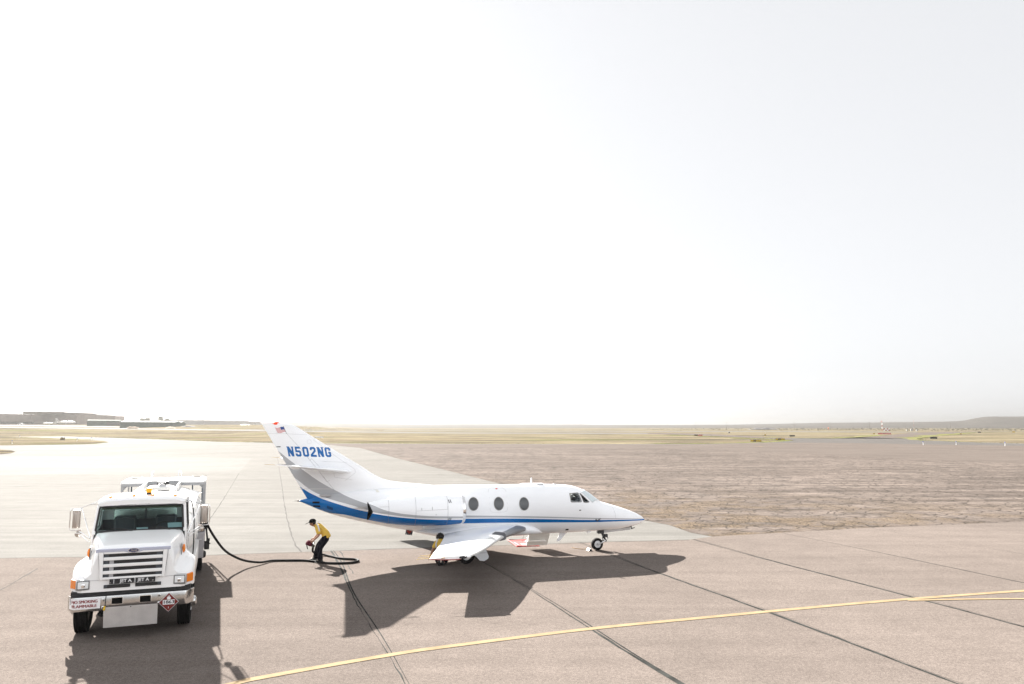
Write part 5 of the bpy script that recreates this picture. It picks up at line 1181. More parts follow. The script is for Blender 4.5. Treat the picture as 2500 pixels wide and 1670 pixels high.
# ================================================================== FUEL TRUCK
TZ = 0.022
truck = empty('fuel_truck', (-8.707, 18.0175, TZ), R(21.0), 'white bonneted jet fuel tanker truck facing the camera on the left', 'tanker truck')
TW = M('truck_white', (0.80, 0.80, 0.80), .18, coat=.5, noise=(1.5, .02)); TANKW = M('tank_white', (0.78, 0.78, 0.77), .32, coat=.2, noise=(1.2, .03)); FRAMEB = M('chassis_black', (0.016, 0.016, 0.017), .55)
BRUSH = M('brushed_aluminium', (0.52, 0.515, 0.51), .17, metal=1.0, noise=(3, .08)); SHEET = M('stainless_sheet', (0.66, 0.63, 0.61), .42, metal=.45, noise=(4, .10)); TYRE = M('tyre_rubber', (0.011, 0.011, 0.011), .9, spec=.08, noise=(25, .3))
AMBER = M('amber_lens', (0.72, 0.19, 0.008), .25, coat=.5); AMBER2 = M('beacon_amber', (0.95, 0.40, 0.01), .3, coat=.4); LENS = M('lamp_glass', (0.74, 0.76, 0.77), .1, spec=.8); BEZEL = M('lamp_bezel', (0.42, 0.42, 0.42), .35, metal=.6)
GLASS = M('tinted_glass', (0.36, 0.51, 0.51), .015, trans=1.0, ior=1.18); CABIN = M('cab_trim', (0.055, 0.062, 0.072), .8); CABIN_L = M('cab_lining', (0.26, 0.29, 0.29), .8); RUB = M('window_rubber', (0.015, 0.015, 0.016), .6)
RADI = M('radiator_gap_dark', (0.018, 0.018, 0.019), .6); GREYP = M('grey_frame_paint', (0.33, 0.335, 0.345), .45); TRIMB = M('bright_trim', (0.52, 0.57, 0.72), .2, metal=.6); SIGNW = M('decal_white', (.74, .74, .75), .45); SIGNR = M('decal_red', (.22, .010, .014), .5); PLAC = M('placard_red', (.15, .012, .009), .6); BLUEO = M('badge_blue', (.012, .03, .10), .2, coat=.5); LADB = M('ladder_blue', (.02, .045, .075), .5)

# chassis
part('chassis_rail', FRAMEB, truck, lambda b: b.bx(-.48, -.38, -.5, 9.6, .72, .98), smooth=None); part('chassis_rail', FRAMEB, truck, lambda b: b.bx(.38, .48, -.5, 9.6, .72, .98), smooth=None)
part('front_axle', FRAMEB, truck, lambda b: (b.bx(-.95, .95, .04, .18, .44, .58), b.cyl((-.62, -.02, .60), (-.62, -.5, .66), .05, .05, 8), b.cyl((.62, -.02, .60), (.62, -.5, .66), .05, .05, 8), b.bx(-.5, -.4, -.6, .9, .60, .70), b.bx(.4, .5, -.6, .9, .60, .70)), bevel=.015)
part('rear_axle', FRAMEB, truck, lambda b: (b.cyl((-.9, 7.1, .52), (.9, 7.1, .52), .11, .11, 12), b.ell((0, 7.1, .52), (.26, .26, .26)))); part('driveshaft', FRAMEB, truck, lambda b: b.cyl((0, 1.2, .75), (0, 6.9, .55), .06, .06, 10))
part('engine_block', FRAMEB, truck, lambda b: b.bx(-.34, .34, -.3, 1.2, .62, 1.25), bevel=.05)
part('fuel_tank', SHEET, truck, lambda b: b.cyl((-.86, 1.5, .72), (-.86, 2.8, .72), .30, .30, 24)); part('fuel_tank', SHEET, truck, lambda b: b.cyl((.86, 1.7, .72), (.86, 2.7, .72), .30, .30, 24))
def truck_wheel(x, y, w, r, out, chrome=True):
    def prof():
        p = [(-w * .36, r * .60), (-w * .48, r * .68), (-w * .5, r * .84), (-w * .45, r * .95), (-w * .42, r)]
        g_ = []
        for k in range(4): a_ = -w * .42 + w * .84 * (k + 1) / 5; g_ += [(a_ - .012, r), (a_ - .009, r - .014), (a_ + .009, r - .014), (a_ + .012, r)]
        return p + g_ + [(w * .42, r), (w * .45, r * .95), (w * .5, r * .84), (w * .48, r * .68), (w * .36, r * .60)]
    wl_ = part('wheel', TYRE, truck, lambda b: b.lathe(prof(), (x, y, r), (1, 0, 0), 40), smooth=25)
    part('rim', BRUSH if chrome else FRAMEB, wl_, lambda b: (b.lathe([(out * w * .40, r * .61), (out * w * .34, r * .585), (out * w * .10, r * .52), (out * w * .04, r * .30), (out * w * .30, r * .26), (out * w * .80, r * .21), (out * w * .90, r * .12), (out * w * .91, .01)], (x, y, r), (1, 0, 0), 32), b.lathe([(-out * w * .38, r * .61), (-out * w * .2, r * .50), (-out * w * .16, .02)], (x, y, r), (1, 0, 0), 24)), smooth=35)
    def lugs(b):
        for k in range(10):
            q = 2 * PI * k / 10; b.cyl((x + out * w * .04, y + r * .40 * math.cos(q), r + r * .40 * math.sin(q)), (x + out * w * .52, y + r * .40 * math.cos(q), r + r * .40 * math.sin(q)), .026, .018, 8)
    part('lug_nut', CHROME, wl_, lugs)
    for k in range(36):                                           # shoulder tread blocks
        pass
    return wl_
for s in (-1, 1): truck_wheel(s * 1.055, .11, .29, .505, s)
for s in (-1, 1):
    for xx in (1.165, .85): truck_wheel(s * xx, 7.1, .27, .505, s, False)

# ---- bonnet with wings, lofted from front to scuttle
yS = [-.915, -.86, -.78, -.62, -.42, -.15, .12, .30]
ztop = spline(yS, [1.90, 1.955, 1.985, 2.02, 2.06, 2.105, 2.15, 2.175]); hwt = spline(yS, [.72, .755, .775, .80, .83, .88, .93, .95]); hwb = spline(yS, [.80, .83, .85, .875, .90, .95, 1.0, 1.02])
zfe = spline([-.92, -.86, -.78, -.62, -.42, -.15, .12, .35, .55, .72, .84], [1.33, 1.345, 1.375, 1.44, 1.52, 1.585, 1.60, 1.565, 1.46, 1.28, 1.05])
xout = spline([-.915, -.86, -.78, -.62, -.42, -.15, .84], [.98, 1.07, 1.145, 1.215, 1.245, 1.255, 1.255])
def zlow(y):
    d = abs(y - .11); return (1.045 if y < -.6 else 1.02) if d > .60 else max(1.0, .505 + math.sqrt(.62 ** 2 - d * d))
def half(y):
    zf, zt, xo = zfe(y), ztop(y), xout(y); zl = zlow(y)
    return [(xo, zl), (xo + .002, zl + (zf - .17 - zl) * .5), (xo, zf - .16), (xo - .03, zf - .06), (xo - .12, zf), (max(hwb(y) + .12, xo - .26), zf + .015), (hwb(y) + .02, zf + .10), (hwb(y) - .005, zf + .24), (hwt(y) + .02, zt - .17), (hwt(y) - .035, zt - .06), (hwt(y) - .12, zt - .012), (hwt(y) - .32, zt + .008), (0, zt + .018)]
mb = MB(); rings = []
for y in np.concatenate([np.linspace(-.915, -.60, 8), np.linspace(-.5, .30, 12)]):
    h = catmull([(p[0], y, p[1]) for p in half(y)], 4)
    rings.append([p for p in h] + [Vector((-p.x, p.y, p.z)) for p in h[-2::-1]])
# front face curls back a little at the wings
for ri, r in enumerate(rings):
    pass
mb.loft(rings, closed=False); n = len(rings[0])
mb.add(rings[0], [tuple(range(n))])
hood = mb.build('bonnet', TW, truck, smooth=38)
# rear part of the wings behind the scuttle line
for s in (-1, 1):
    def wing_ring(y):
        zf, xo, zl = zfe(y), xout(y), max(zlow(y), .9); return [Vector((s * a_, y, z)) for a_, z in ((xo, zl), (xo, max(zf - .16, zl + .01)), (xo - .03, max(zf - .06, zl + .02)), (xo - .12, max(zf, zl + .03)), (.98, max(zf + .015, zl + .04)))]
    part('wing_rear', TW, hood, lambda b: b.loft([wing_ring(y) for y in np.linspace(.295, .80, 9)], closed=False), smooth=40).modifiers.new('solid', 'SOLIDIFY').thickness = .02
    part('wheel_arch_lining', FRAMEB, hood, lambda b: b.loft([[Vector((s * x, .11 + .60 * math.cos(q), .505 + .60 * math.sin(q))) for x in (.70, 1.235)] for q in np.linspace(.35, PI - .35, 14)], closed=False), smooth=40)
    # headlamp, bezel, indicator
    hl = part('headlight', BEZEL, truck, lambda b: b.box((s * .960, -.888, 1.208), (.285, .10, .225), Matrix.Rotation(-s * .16, 3, 'Z')), bevel=.022)
    part('reflector', M('lamp_dark_grey', (.06, .06, .06), .4) , hl, lambda b: b.box((s * .956, -.934, 1.208), (.235, .02, .178), Matrix.Rotation(-s * .16, 3, 'Z')), bevel=.009)  # dark grey plate rimming the lens
    part('lens', LENS, hl, lambda b: b.box((s * .955, -.943, 1.208), (.205, .02, .148), Matrix.Rotation(-s * .16, 3, 'Z')), bevel=.009)
    part('bulb_shield', CHROME, hl, lambda b: (b.ell((s * .953, -.954, 1.205), (.045, .012, .040), 14, 8), b.box((s * .953, -.956, 1.165), (.07, .012, .018))))
    part('turn_signal', AMBER, truck, lambda b: b.add([(s * 1.105, -.858, 1.115), (s * 1.105, -.872, 1.300), (s * 1.232, -.690, 1.310), (s * 1.238, -.68, 1.115), (s * 1.09, -.76, 1.115), (s * 1.09, -.76, 1.300), (s * 1.20, -.62, 1.310), (s * 1.20, -.62, 1.115)], [(0, 1, 2, 3), (7, 6, 5, 4), (0, 4, 5, 1), (1, 5, 6, 2), (2, 6, 7, 3), (3, 7, 4, 0)]), bevel=.012)
    part('side_marker', AMBER, truck, lambda b: b.ell((s * (hwb(-.05) + .02), -.12, 1.77), (.035, .045, .10), 12, 8))
    part('side_vent', SLAT, truck, lambda b: b.box((s * (hwb(-.2) - .0), -.25, 1.78), (.02, .09, .30)), bevel=.006)
    part('side_vent_slot', RADI, truck, lambda b: b.box((s * (hwb(-.2) + .008), -.29, 1.78), (.012, .018, .26)))
# ---- grille and nose
grille = part('grille', RADI, truck, lambda b: b.bx(-.60, .60, -.935, -.918, 1.335, 1.865), smooth=None)
GY0, GY1 = -.968, -.9355
zb_ = [(1.845, 1.90), (1.705, 1.778), (1.562, 1.632), (1.415, 1.488), (1.30, 1.352)]
for z0, z1 in zb_: part('grille_bar', TW, grille, lambda b: b.bx(-.59, .59, GY0, GY1, z0, z1), bevel=.012)
for s in (-1, 1): part('grille_side', TW, grille, lambda b: b.prism([(s * .585, 1.28), (s * .645, 1.30), (s * .685, 1.90), (s * .595, 1.90)], (0, -.9355, 0), (1, 0, 0), (0, 0, 1), .034), bevel=.012)
for i, (za, zc_) in enumerate(((1.778, 1.845), (1.632, 1.705), (1.488, 1.562), (1.352, 1.415))):
    part('radiator_fin', M('fin_grey', (.022, .022, .023), .7), grille, lambda b: [b.bx(-.37, .42, -.941, -.9352, za + (zc_ - za) * q - .003, za + (zc_ - za) * q + .003) for q in (.2, .4, .6, .8)], smooth=None)
    for x0, x1, m in ((-.58, -.49, GREYP if i else FRAMEB), (.46, .575, CABIN)): part('grille_duct', CABIN, grille, lambda b: b.bx(x0, x1, -.943, -.9352, za + .006, zc_ - .006), smooth=None)
    if i: part('receiver', M('cond_pale', (.34, .34, .35), .4), grille, lambda b: b.bx(-.47, -.385, -.945, -.9352, za + .002, zc_ - .002), smooth=None)
part('grille_post', FRAMEB, grille, lambda b: b.bx(-.008, .008, -.944, -.9352, 1.34, 1.86), smooth=None)
def seam_path(pts): 
    mb = MB(); mb.tube([Vector(p) for p in pts], .004, 5); return mb.build('panel_seam', SEAMP, truck)
trim = part('bonnet_trim', TRIMB, truck, lambda b: b.prism([(-.745, 1.955), (-.745, 1.885), (-.20, 1.885), (-.10, 1.86), (0, 1.845), (.10, 1.86), (.20, 1.885), (.745, 1.885), (.745, 1.955)], (0, -.935, 0), (1, 0, 0), (0, 0, 1), .036), bevel=.006)
def oval(rx, rz, n=32): return [(rx * math.cos(2 * PI * k / n), rz * math.sin(2 * PI * k / n)) for k in range(n)]
emb = part('badge', CHROME, truck, lambda b: b.prism(oval(.112, .048), (0, -.971, 1.905), (1, 0, 0), (0, 0, 1), .012), smooth=30)
part('badge_field', BLUEO, emb, lambda b: b.prism(oval(.100, .039), (0, -.983, 1.905), (1, 0, 0), (0, 0, 1), .004), smooth=30)
text_shape('badge_script', 'Ford', CHROME, emb, basis((0, -.990, 1.905), (1, 0, 0), (0, 0, 1)), .062, shear=.3, depth=.0015, width=.125)
# lower slots and the two plates lettered JET A
for s in (-1, 1):
    x0, x1 = (-.56, -.04) if s < 0 else (.06, .58)
    part('lower_slot', RADI, truck, lambda b: b.bx(x0, x1, -.935, -.918, 1.112, 1.186), bevel=.02)
    part('slot_end', CABIN, truck, lambda b: b.box(((x0 + .04) if s < 0 else (x1 - .04), -.938, 1.149), (.06, .01, .05)), bevel=.004)
for cx, x0, x1 in ((-.15, -.447, .035), (.20, .047, .46)):
    pl_ = part('product_plate', BLKP, truck, lambda b: b.bx(x0, x1, -.978, -.970, 1.203, 1.312), bevel=.003)
    text_shape('plate_lettering', 'JET A', SIGNW, pl_, basis((cx + .022, -.9795, 1.259), (1, 0, 0), (0, 0, 1)), .096, depth=.001, bold=.0016, width=.235)
    part('plate_rule', SIGNW, pl_, lambda b: b.bx(x0 + (.082 if cx < 0 else .006), x0 + (.092 if cx < 0 else .016), -.981, -.9781, 1.21, 1.305), smooth=None)
    part('plate_rivet', ALU, pl_, lambda b: (b.box((x0 + .02 if cx < 0 else x1 - .05, -.980, 1.235), (.03, .004, .007)), b.box((x1 - .045, -.980, 1.238), (.010, .004, .03))), smooth=None)
part('bonnet_gap_shade', RADI, truck, lambda b: b.bx(-1.19, 1.19, -.86, -.55, .80, 1.06), smooth=None)  # dark box fills the gap in place of its shade
seam_path([(-1.03, -.93, 1.305), (-.66, -.924, 1.292)]); seam_path([(.66, -.924, 1.292), (.86, -.928, 1.302)])
seam_path([(-.70, -.924, 1.88), (-.655, -.924, 1.42), (-.62, -.924, 1.31), (-.5, -.924, 1.285)]); seam_path([(.70, -.924, 1.88), (.655, -.924, 1.42), (.62, -.924, 1.31), (.5, -.924, 1.285)])

# ---- bumper
def bump_y(x): a_ = abs(x); return -.955 + (.0 if a_ < 1.08 else .31 * ((a_ - 1.08) / .18) ** 1.7)
bsec = [(.012, .96), (-.012, .957), (-.02, .93), (-.022, .78), (-.02, .70), (0.0, .662), (.03, .652), (.05, .665), (.05, .95)]
bxs = list(np.linspace(-1.26, -1.07, 10)) + list(np.linspace(-.95, .95, 12)) + list(np.linspace(1.07, 1.26, 10))
bumper = part('bumper', BRUSH, truck, lambda b: b.loft([[(x, bump_y(x) + dy, z) for dy, z in bsec] for x in bxs]), smooth=30)
for x0, x1 in ((-.385, -.165), (.17, .395)):
    th = part('tow_hole', CHROME, bumper, lambda b: b.bx(x0 - .008, x1 + .008, -.984, -.976, .765, .922), bevel=.02)
    part('hole_shade', SOOT_HOLE, th, lambda b: b.bx(x0 + .004, x1 - .004, -.988, -.9842, .780, .910), bevel=.018)  # black plate on the bumper imitates the shaded hole
for x, z in ((-.545, .885), (-.545, .725), (.555, .905), (.555, .73)):
    bt = part('bumper_bolt', CHROME, bumper, lambda b: b.lathe([(0, .034), (.012, .030), (.016, .012)], (x, -.976, z), (0, -1, 0), 16)); part('bolt_head', FRAMEB, bt, lambda b: b.cyl((x, -.991, z), (x, -.998, z), .015, .012, 6))
dc = part('warning_decal', SIGNW, bumper, lambda b: b.loft([[(x, bump_y(x) - .0245, z) for z in (.715, .935)] for x in np.linspace(-1.215, -.60, 16)], closed=False), smooth=30)
for body, z in (('NO SMOKING', .868), ('FLAMMABLE', .776)):
    for dx, dd in ((-.0028, .031), (.0028, .0315), (0, .032)):      # three passes of the stencil make the heavy strokes
        o = text_shape('decal_lettering', body, SIGNR, dc, Matrix.Translation((-.905 + dx, 0, 0)), .088, depth=0.0, width=.50 if body[0] == 'N' else .475)
        for v in o.data.vertices: x, zz = v.co.x, v.co.y; v.co = (x, bump_y(x) - dd, z + zz)
pc = part('hazard_placard', SIGNW, bumper, lambda b: b.prism([(0, .205), (.205, 0), (0, -.205), (-.205, 0)], (.757, -.990, .738), (1, 0, 0), (0, 0, 1), .006), smooth=None)
part('placard_face', PLAC, pc, lambda b: b.prism([(0, .197), (.197, 0), (0, -.197), (-.197, 0)], (.757, -.996, .738), (1, 0, 0), (0, 0, 1), .002), smooth=None)
part('number_panel', SIGNW, pc, lambda b: b.bx(.757 - .118, .757 + .118, -.9995, -.9985, .738 - .05, .738 + .05), smooth=None)
[text_shape('placard_number', '1863', BLKP, pc, basis((.757 + dx, -1.0005 - abs(dx) * .2, .738), (1, 0, 0), (0, 0, 1)), .098, depth=.0004, width=.205) for dx in (-.004, 0, .004)]; text_shape('placard_class', '3', SIGNW, pc, basis((.757, -1.0005, .622), (1, 0, 0), (0, 0, 1)), .045, depth=.0006, bold=.001)
curve_shape('placard_flame', [[(-.03, 0), (.03, 0), (.042, .03), (.030, .06), (.018, .045), (.006, .10), (-.012, .055), (-.022, .065), (-.040, .03)]], SIGNW, pc, basis((.757, -1.0005, .797), (1, 0, 0), (0, 0, 1)), .0006)
part('bumper_strap', FRAMEB, bumper, lambda b: b.tube([Vector(p) for p in ((-.50, -.93, .975), (-.495, -.985, .95), (-.505, -.988, .75))], .008, 6)); part('hose_tag', M('tag_yellow', (.65, .42, .02), .5), bumper, lambda b: (b.bx(-.53, -.495, -1.0, -.988, .66, .755), b.cyl((-.52, -1.0, .67), (-.52, -1.0, .70), .02, .02, 8)), bevel=.004)
sp = part('splash_plate', SHEET, truck, lambda b: b.add([(-.532, -.966, .72), (.535, -.966, .72), (.538, -.90, .275), (-.528, -.90, .275), (-.532, -.960, .72), (.535, -.960, .72), (.538, -.894, .275), (-.528, -.894, .275)], [(0, 1, 2, 3), (7, 6, 5, 4), (0, 4, 5, 1), (1, 5, 6, 2), (2, 6, 7, 3), (3, 7, 4, 0)]), bevel=.004)
sp.location = (0, -.012, 0); part('plate_bolt', FRAMEB, sp, lambda b: b.cyl((0, -.972, .70), (0, -.982, .70), .012, .010, 8))

# ---- cab
XC, Y0, Y1 = .985, .27, 1.95
part('cab_lower', TW, truck, lambda b: [b.bx(s * 1.02, s * .97, .31, Y1, .95, 2.13) for s in (-1, 1)], bevel=.02)
part('cab_floor', FRAMEB, truck, lambda b: b.bx(-.97, .97, .32, Y1 - .05, .98, 1.10), smooth=None)
part('cab_back', TW, truck, lambda b: (b.bx(-1.0, 1.0, Y1 - .05, Y1, .95, 2.22), b.bx(-1.0, -.72, Y1 - .05, Y1, 2.22, 2.80), b.bx(.72, 1.0, Y1 - .05, Y1, 2.22, 2.80), b.bx(-.72, .72, Y1 - .05, Y1, 2.70, 2.80)), smooth=None)
part('cab_lining', CABIN, truck, lambda b: (b.bx(-.96, .96, Y1 - .075, Y1 - .052, 1.1, 2.22), b.bx(-.965, -.95, .5, Y1 - .08, 1.1, 2.13), b.bx(.95, .965, .5, Y1 - .08, 1.1, 2.13)), smooth=None)
part('rear_window', M('dark_tint_glass', (.16, .21, .20), .05, trans=1.0, ior=1.18), truck, lambda b: b.bx(-.72, .72, Y1 - .032, Y1 - .024, 2.22, 2.70), smooth=None)
part('rear_window_bar', CABIN, truck, lambda b: b.bx(-.018, .018, Y1 - .06, Y1 - .034, 2.22, 2.70), smooth=None)
def roof_ring(y, w, z0, z1): return [(x, y, z) for x, z in ((-w, z0), (-w - .005, (z0 + z1) / 2), (-w + .05, z1 - .05), (-w + .16, z1 - .01), (-.4, z1 + .012), (0, z1 + .018), (.4, z1 + .012), (w - .16, z1 - .01), (w - .05, z1 - .05), (w + .005, (z0 + z1) / 2), (w, z0))]
part('cab_roof', TW, truck, lambda b: b.loft([roof_ring(.455, .905, 2.752, 2.78), roof_ring(.44, .925, 2.755, 2.86), roof_ring(.50, .945, 2.757, 2.915), roof_ring(.65, .955, 2.76, 2.945), roof_ring(1.2, .965, 2.77, 2.96), roof_ring(1.8, .965, 2.78, 2.94), roof_ring(1.95, .95, 2.79, 2.86)]), smooth=40)
part('head_lining', CABIN_L, truck, lambda b: b.bx(-.88, .88, .56, 1.88, 2.725, 2.748), smooth=None)
for s in (-1, 1):
    part('windscreen_pillar', TW, truck, lambda b: b.loft([[(s * 1.02, .29, 2.12), (s * .945, .262, 2.12), (s * .945, .36, 2.12), (s * 1.02, .42, 2.12)], [(s * .965, .52, 2.77), (s * .898, .475, 2.77), (s * .898, .56, 2.77), (s * .965, .62, 2.77)]]), bevel=.01)
    part('rear_pillar', TW, truck, lambda b: b.loft([[(s * 1.02, 1.55, 2.12), (s * .965, 1.55, 2.12), (s * .965, 1.95, 2.12), (s * 1.02, 1.95, 2.12)], [(s * .968, 1.6, 2.79), (s * .92, 1.6, 2.79), (s * .92, 1.95, 2.79), (s * .968, 1.95, 2.79)]]), bevel=.01)
    dw = part('door_window', GLASS, truck, lambda b: b.add([(s * 1.005, .44, 2.13), (s * 1.005, 1.55, 2.13), (s * .952, 1.60, 2.775), (s * .952, .63, 2.775)], [(0, 1, 2, 3)]), smooth=None)
    part('window_seal', RUB, dw, lambda b: b.tube([Vector(p) for p in ((s * 1.008, .44, 2.135), (s * 1.008, 1.55, 2.135), (s * .955, 1.60, 2.77), (s * .955, .63, 2.77))], .018, 6, 0, True))
    part('door_seam', SEAM, truck, lambda b: b.tube([Vector(p) for p in ((s * 1.0215, .40, 2.12), (s * 1.0215, .44, 1.1), (s * 1.0215, 1.55, 1.0), (s * 1.0215, 1.58, 2.12))], .005, 5)); part('door_handle', FRAMEB, truck, lambda b: b.bx(s * 1.021, s * 1.045, 1.35, 1.50, 1.95, 1.99), bevel=.006)
    part('cab_step', SHEET, truck, lambda b: b.bx(s * .70, s * 1.05, .85, 1.45, .50, .54), bevel=.01)
    part('grab_rail', RUB, truck, lambda b: b.tube(catmull([(s * 1.00, 1.99, 2.70), (s * 1.06, 2.0, 2.62), (s * 1.12, 2.0, 2.30), (s * 1.14, 2.0, 1.9), (s * 1.14, 2.0, 1.35), (s * 1.10, 2.0, 1.27), (s * 1.02, 1.97, 1.22)], 5), .016, 8))
wsd = [(-.94, .262, 2.168), (.94, .262, 2.168), (.897, .478, 2.748), (-.897, .478, 2.748)]
wind = part('windscreen', GLASS, truck, lambda b: b.add(wsd, [(0, 1, 2, 3)]), smooth=None)
part('windscreen_seal', RUB, wind, lambda b: b.tube([Vector(p) for p in ((-.915, .262, 2.185), (.915, .262, 2.185), (.935, .272, 2.22), (.893, .464, 2.71), (.87, .474, 2.738), (-.87, .474, 2.738), (-.893, .464, 2.71), (-.935, .272, 2.22))], .024, 8, 0, True))
part('sun_strip', M('sun_band', (.05, .06, .025), .4), wind, lambda b: b.add([(-.86, .472, 2.665), (.86, .472, 2.665), (.85, .50, 2.73), (-.85, .50, 2.73)], [(0, 1, 2, 3)]), smooth=None)
part('dashboard', CABIN, truck, lambda b: b.loft([[(-.94, y, 1.75), (-.94, y, z), (.94, y, z), (.94, y, 1.75)] for y, z in ((.30, 2.12), (.55, 2.13), (.78, 2.08), (.86, 1.92))]), bevel=.02)
for x in (-.42, .50):
    st = part('seat', CABIN, truck, lambda b: (b.box((x, 1.45, 2.02), (.50, .16, .70), Matrix.Rotation(-.12, 3, 'X')), b.box((x, 1.20, 1.62), (.50, .50, .16))), bevel=.07, seg=3)
    part('seat_piping', M('piping', (.10, .11, .12), .7), st, lambda b: b.tube([Vector(p) for p in ((x - .21, 1.335, 1.8), (x - .21, 1.36, 2.30), (x, 1.365, 2.335), (x + .21, 1.36, 2.30), (x + .21, 1.335, 1.8))], .012, 6))
sw = part('steering_wheel', RUB, truck, lambda b: b.tube([Vector((.50 + .23 * math.cos(q), .93 + .23 * math.sin(q) * -.5, 2.08 + .23 * math.sin(q) * .86)) for q in [2 * PI * k / 28 for k in range(28)]], .017, 8, 0, True)); part('steering_column', RUB, sw, lambda b: (b.cyl((.50, .93, 2.08), (.50, .75, 1.95), .05, .05, 10), b.box((.50, .93, 2.08), (.40, .03, .03))))
for (x0, x1, y0, y1, z0, z1, nm) in ((.60, .905, .30, .36, 2.215, 2.315, 'dash_card'), (-.07, .17, .315, .33, 2.165, 2.235, 'dash_card'), (-.90, -.72, .30, .40, 2.165, 2.19, 'dash_paper')):
    part(nm, M('pale_card', (.46, .60, .62), .6) if nm == 'dash_card' else SIGNW, truck, lambda b: b.add([(x0, y0, z0), (x1, y0, z0), (x1 - .01, y1, z1), (x0 - .015, y1, z1), (x0, y0 + .01, z0), (x1, y0 + .01, z0), (x1 - .01, y1 + .01, z1), (x0 - .015, y1 + .01, z1)], [(0, 1, 2, 3), (7, 6, 5, 4), (0, 4, 5, 1), (1, 5, 6, 2), (2, 6, 7, 3), (3, 7, 4, 0)]), smooth=None)
for x0, x1 in ((-.16, -.62), (.66, .20)):
    wp = part('wiper', RUB, truck, lambda b: (b.cyl((x0, .22, 2.175), (x0 + (x1 - x0) * .6, .275, 2.235), .013, .008, 6), b.tube([Vector((x0 + (x1 - x0) * f, .252 + .3725 * z, 2.178 + z)) for f, z in ((.12, .02), (.45, .055), (.8, .06), (1.0, .052))], .012, 6)))
for x in (-.706, -.206, .206, .706): part('marker_light', AMBER2, truck, lambda b: (b.ell((x, .66, 2.962 - .02 * (abs(x) > .5)), (.045, .07, .033), 14, 8)))
part('warning_beacon', AMBER2, truck, lambda b: b.bx(.042, .165, .86, .98, 3.005, 3.115), bevel=.012); part('beacon_base', FRAMEB, truck, lambda b: b.cyl((.103, .92, 2.96), (.103, .92, 3.005), .065, .06, 16))
part('roof_seam', SEAMP, truck, lambda b: (b.cyl((-.5, .60, 2.941), (.02, .60, 2.948), .004, .004, 5), b.cyl((.2, .60, 2.948), (.66, .60, 2.935), .004, .004, 5)))

# ---- mirrors on their loops
for s in (-1, 1):
    cx = s * 1.385
    mir = part('mirror', M('mirror_shell', (.40, .355, .32), .38, metal=.6), truck, lambda b: b.loft([[(cx + w * a_, y, 2.465 + h * c_) for a_, c_ in ((-1, -.93), (-.85, -1), (.85, -1), (1, -.93), (1, .93), (.85, 1), (-.85, 1), (-1, .93))] for y, w, h in ((.50, .02, .12), (.535, .06, .19), (.57, .082, .212), (.63, .082, .212), (.64, .075, .205))]), smooth=30)
    part('mirror_loop', CHROME, mir, lambda b: b.tube(catmull([(cx - s * .10, .57, 2.70), (cx + s * .06, .57, 2.705), (cx + s * .125, .57, 2.66), (cx + s * .13, .57, 2.45), (cx + s * .125, .57, 2.25), (cx + s * .06, .57, 2.205), (cx - s * .10, .57, 2.205)], 5), .012, 8))
    part('mirror_arm', CHROME, mir, lambda b: (b.tube([Vector(p) for p in ((cx - s * .06, .57, 2.71), (s * 1.10, .50, 2.80), (s * .955, .48, 2.80))], .010, 6), b.tube([Vector(p) for p in ((s * 1.10, .50, 2.80), (s * .93, .56, 2.865))], .010, 6), b.cyl((cx - s * .10, .57, 2.72), (s * 1.04, .30, 2.06), .011, .011, 6), b.cyl((cx - s * .06, .57, 2.19), (s * 1.045, .30, 2.04), .011, .011, 6), b.cyl((cx - s * .05, .57, 2.15), (s * 1.05, .25, 1.97), .011, .011, 6)))
    part('mirror_bracket', CHROME, mir, lambda b: (b.box((cx - s * .08, .57, 2.205), (.07, .03, .04)), b.prism([(-.05, .21), (.0, .12), (.05, .21)], (cx, .52, 2.465), (1, 0, 0), (0, 0, 1), .012)))
    part('convex_mirror', M('convex_shell', (.48, .44, .40), .18, metal=.85), mir, lambda b: b.lathe([(0, .02), (.03, .06), (.05, .075), (.07, .075)], (cx - s * .055, .53, 2.12), (0, 1, 0), 20))

# ---- tank
def tsec(y, k=1.0, n=40):
    out = []; cz, hw, hz_ = 1.845, 1.20 * k, .715 * k
    for i in range(n):
        q = 2 * PI * i / n; out.append((hw * math.copysign(abs(math.cos(q)) ** .80, math.cos(q)), y, cz + hz_ * math.copysign(abs(math.sin(q)) ** .80, math.sin(q))))
    return out
tank = part('tank', TANKW, truck, lambda b: b.loft([tsec(2.10, .70), tsec(2.16, .86), tsec(2.26, .95), tsec(2.40, .99), tsec(2.50)] + [tsec(y) for y in (4.0, 5.5, 7.0, 8.3)] + [tsec(8.42, .98), tsec(8.55, .90), tsec(8.6, .72)]), smooth=45)
for y in (2.55, 4.1, 5.6, 7.1, 8.25): part('tank_band', TANKW, tank, lambda b: b.loft([tsec(y - .04, 1.012), tsec(y - .04, 1.022), tsec(y + .04, 1.022), tsec(y + .04, 1.012)], cap0=False, cap1=False), smooth=40)
cm = part('coaming', TANKW, truck, lambda b: (b.bx(-.52, -.48, 3.2, 8.7, 2.56, 2.80), b.bx(.48, .52, 3.2, 8.7, 2.56, 2.80), b.bx(-.48, .48, 3.2, 3.24, 2.56, 2.60)), bevel=.006)
part('coaming_end', GREYP, cm, lambda b: b.bx(-.479, .479, 8.0, 8.04, 2.56, 2.83), bevel=.004)  # grey colour stands in for shade on this end wall
for y in (3.6, 4.6, 5.6): part('coaming_gusset', SLAT, cm, lambda b: (b.bx(.521, .535, y, y + .12, 2.62, 2.78)), smooth=None)
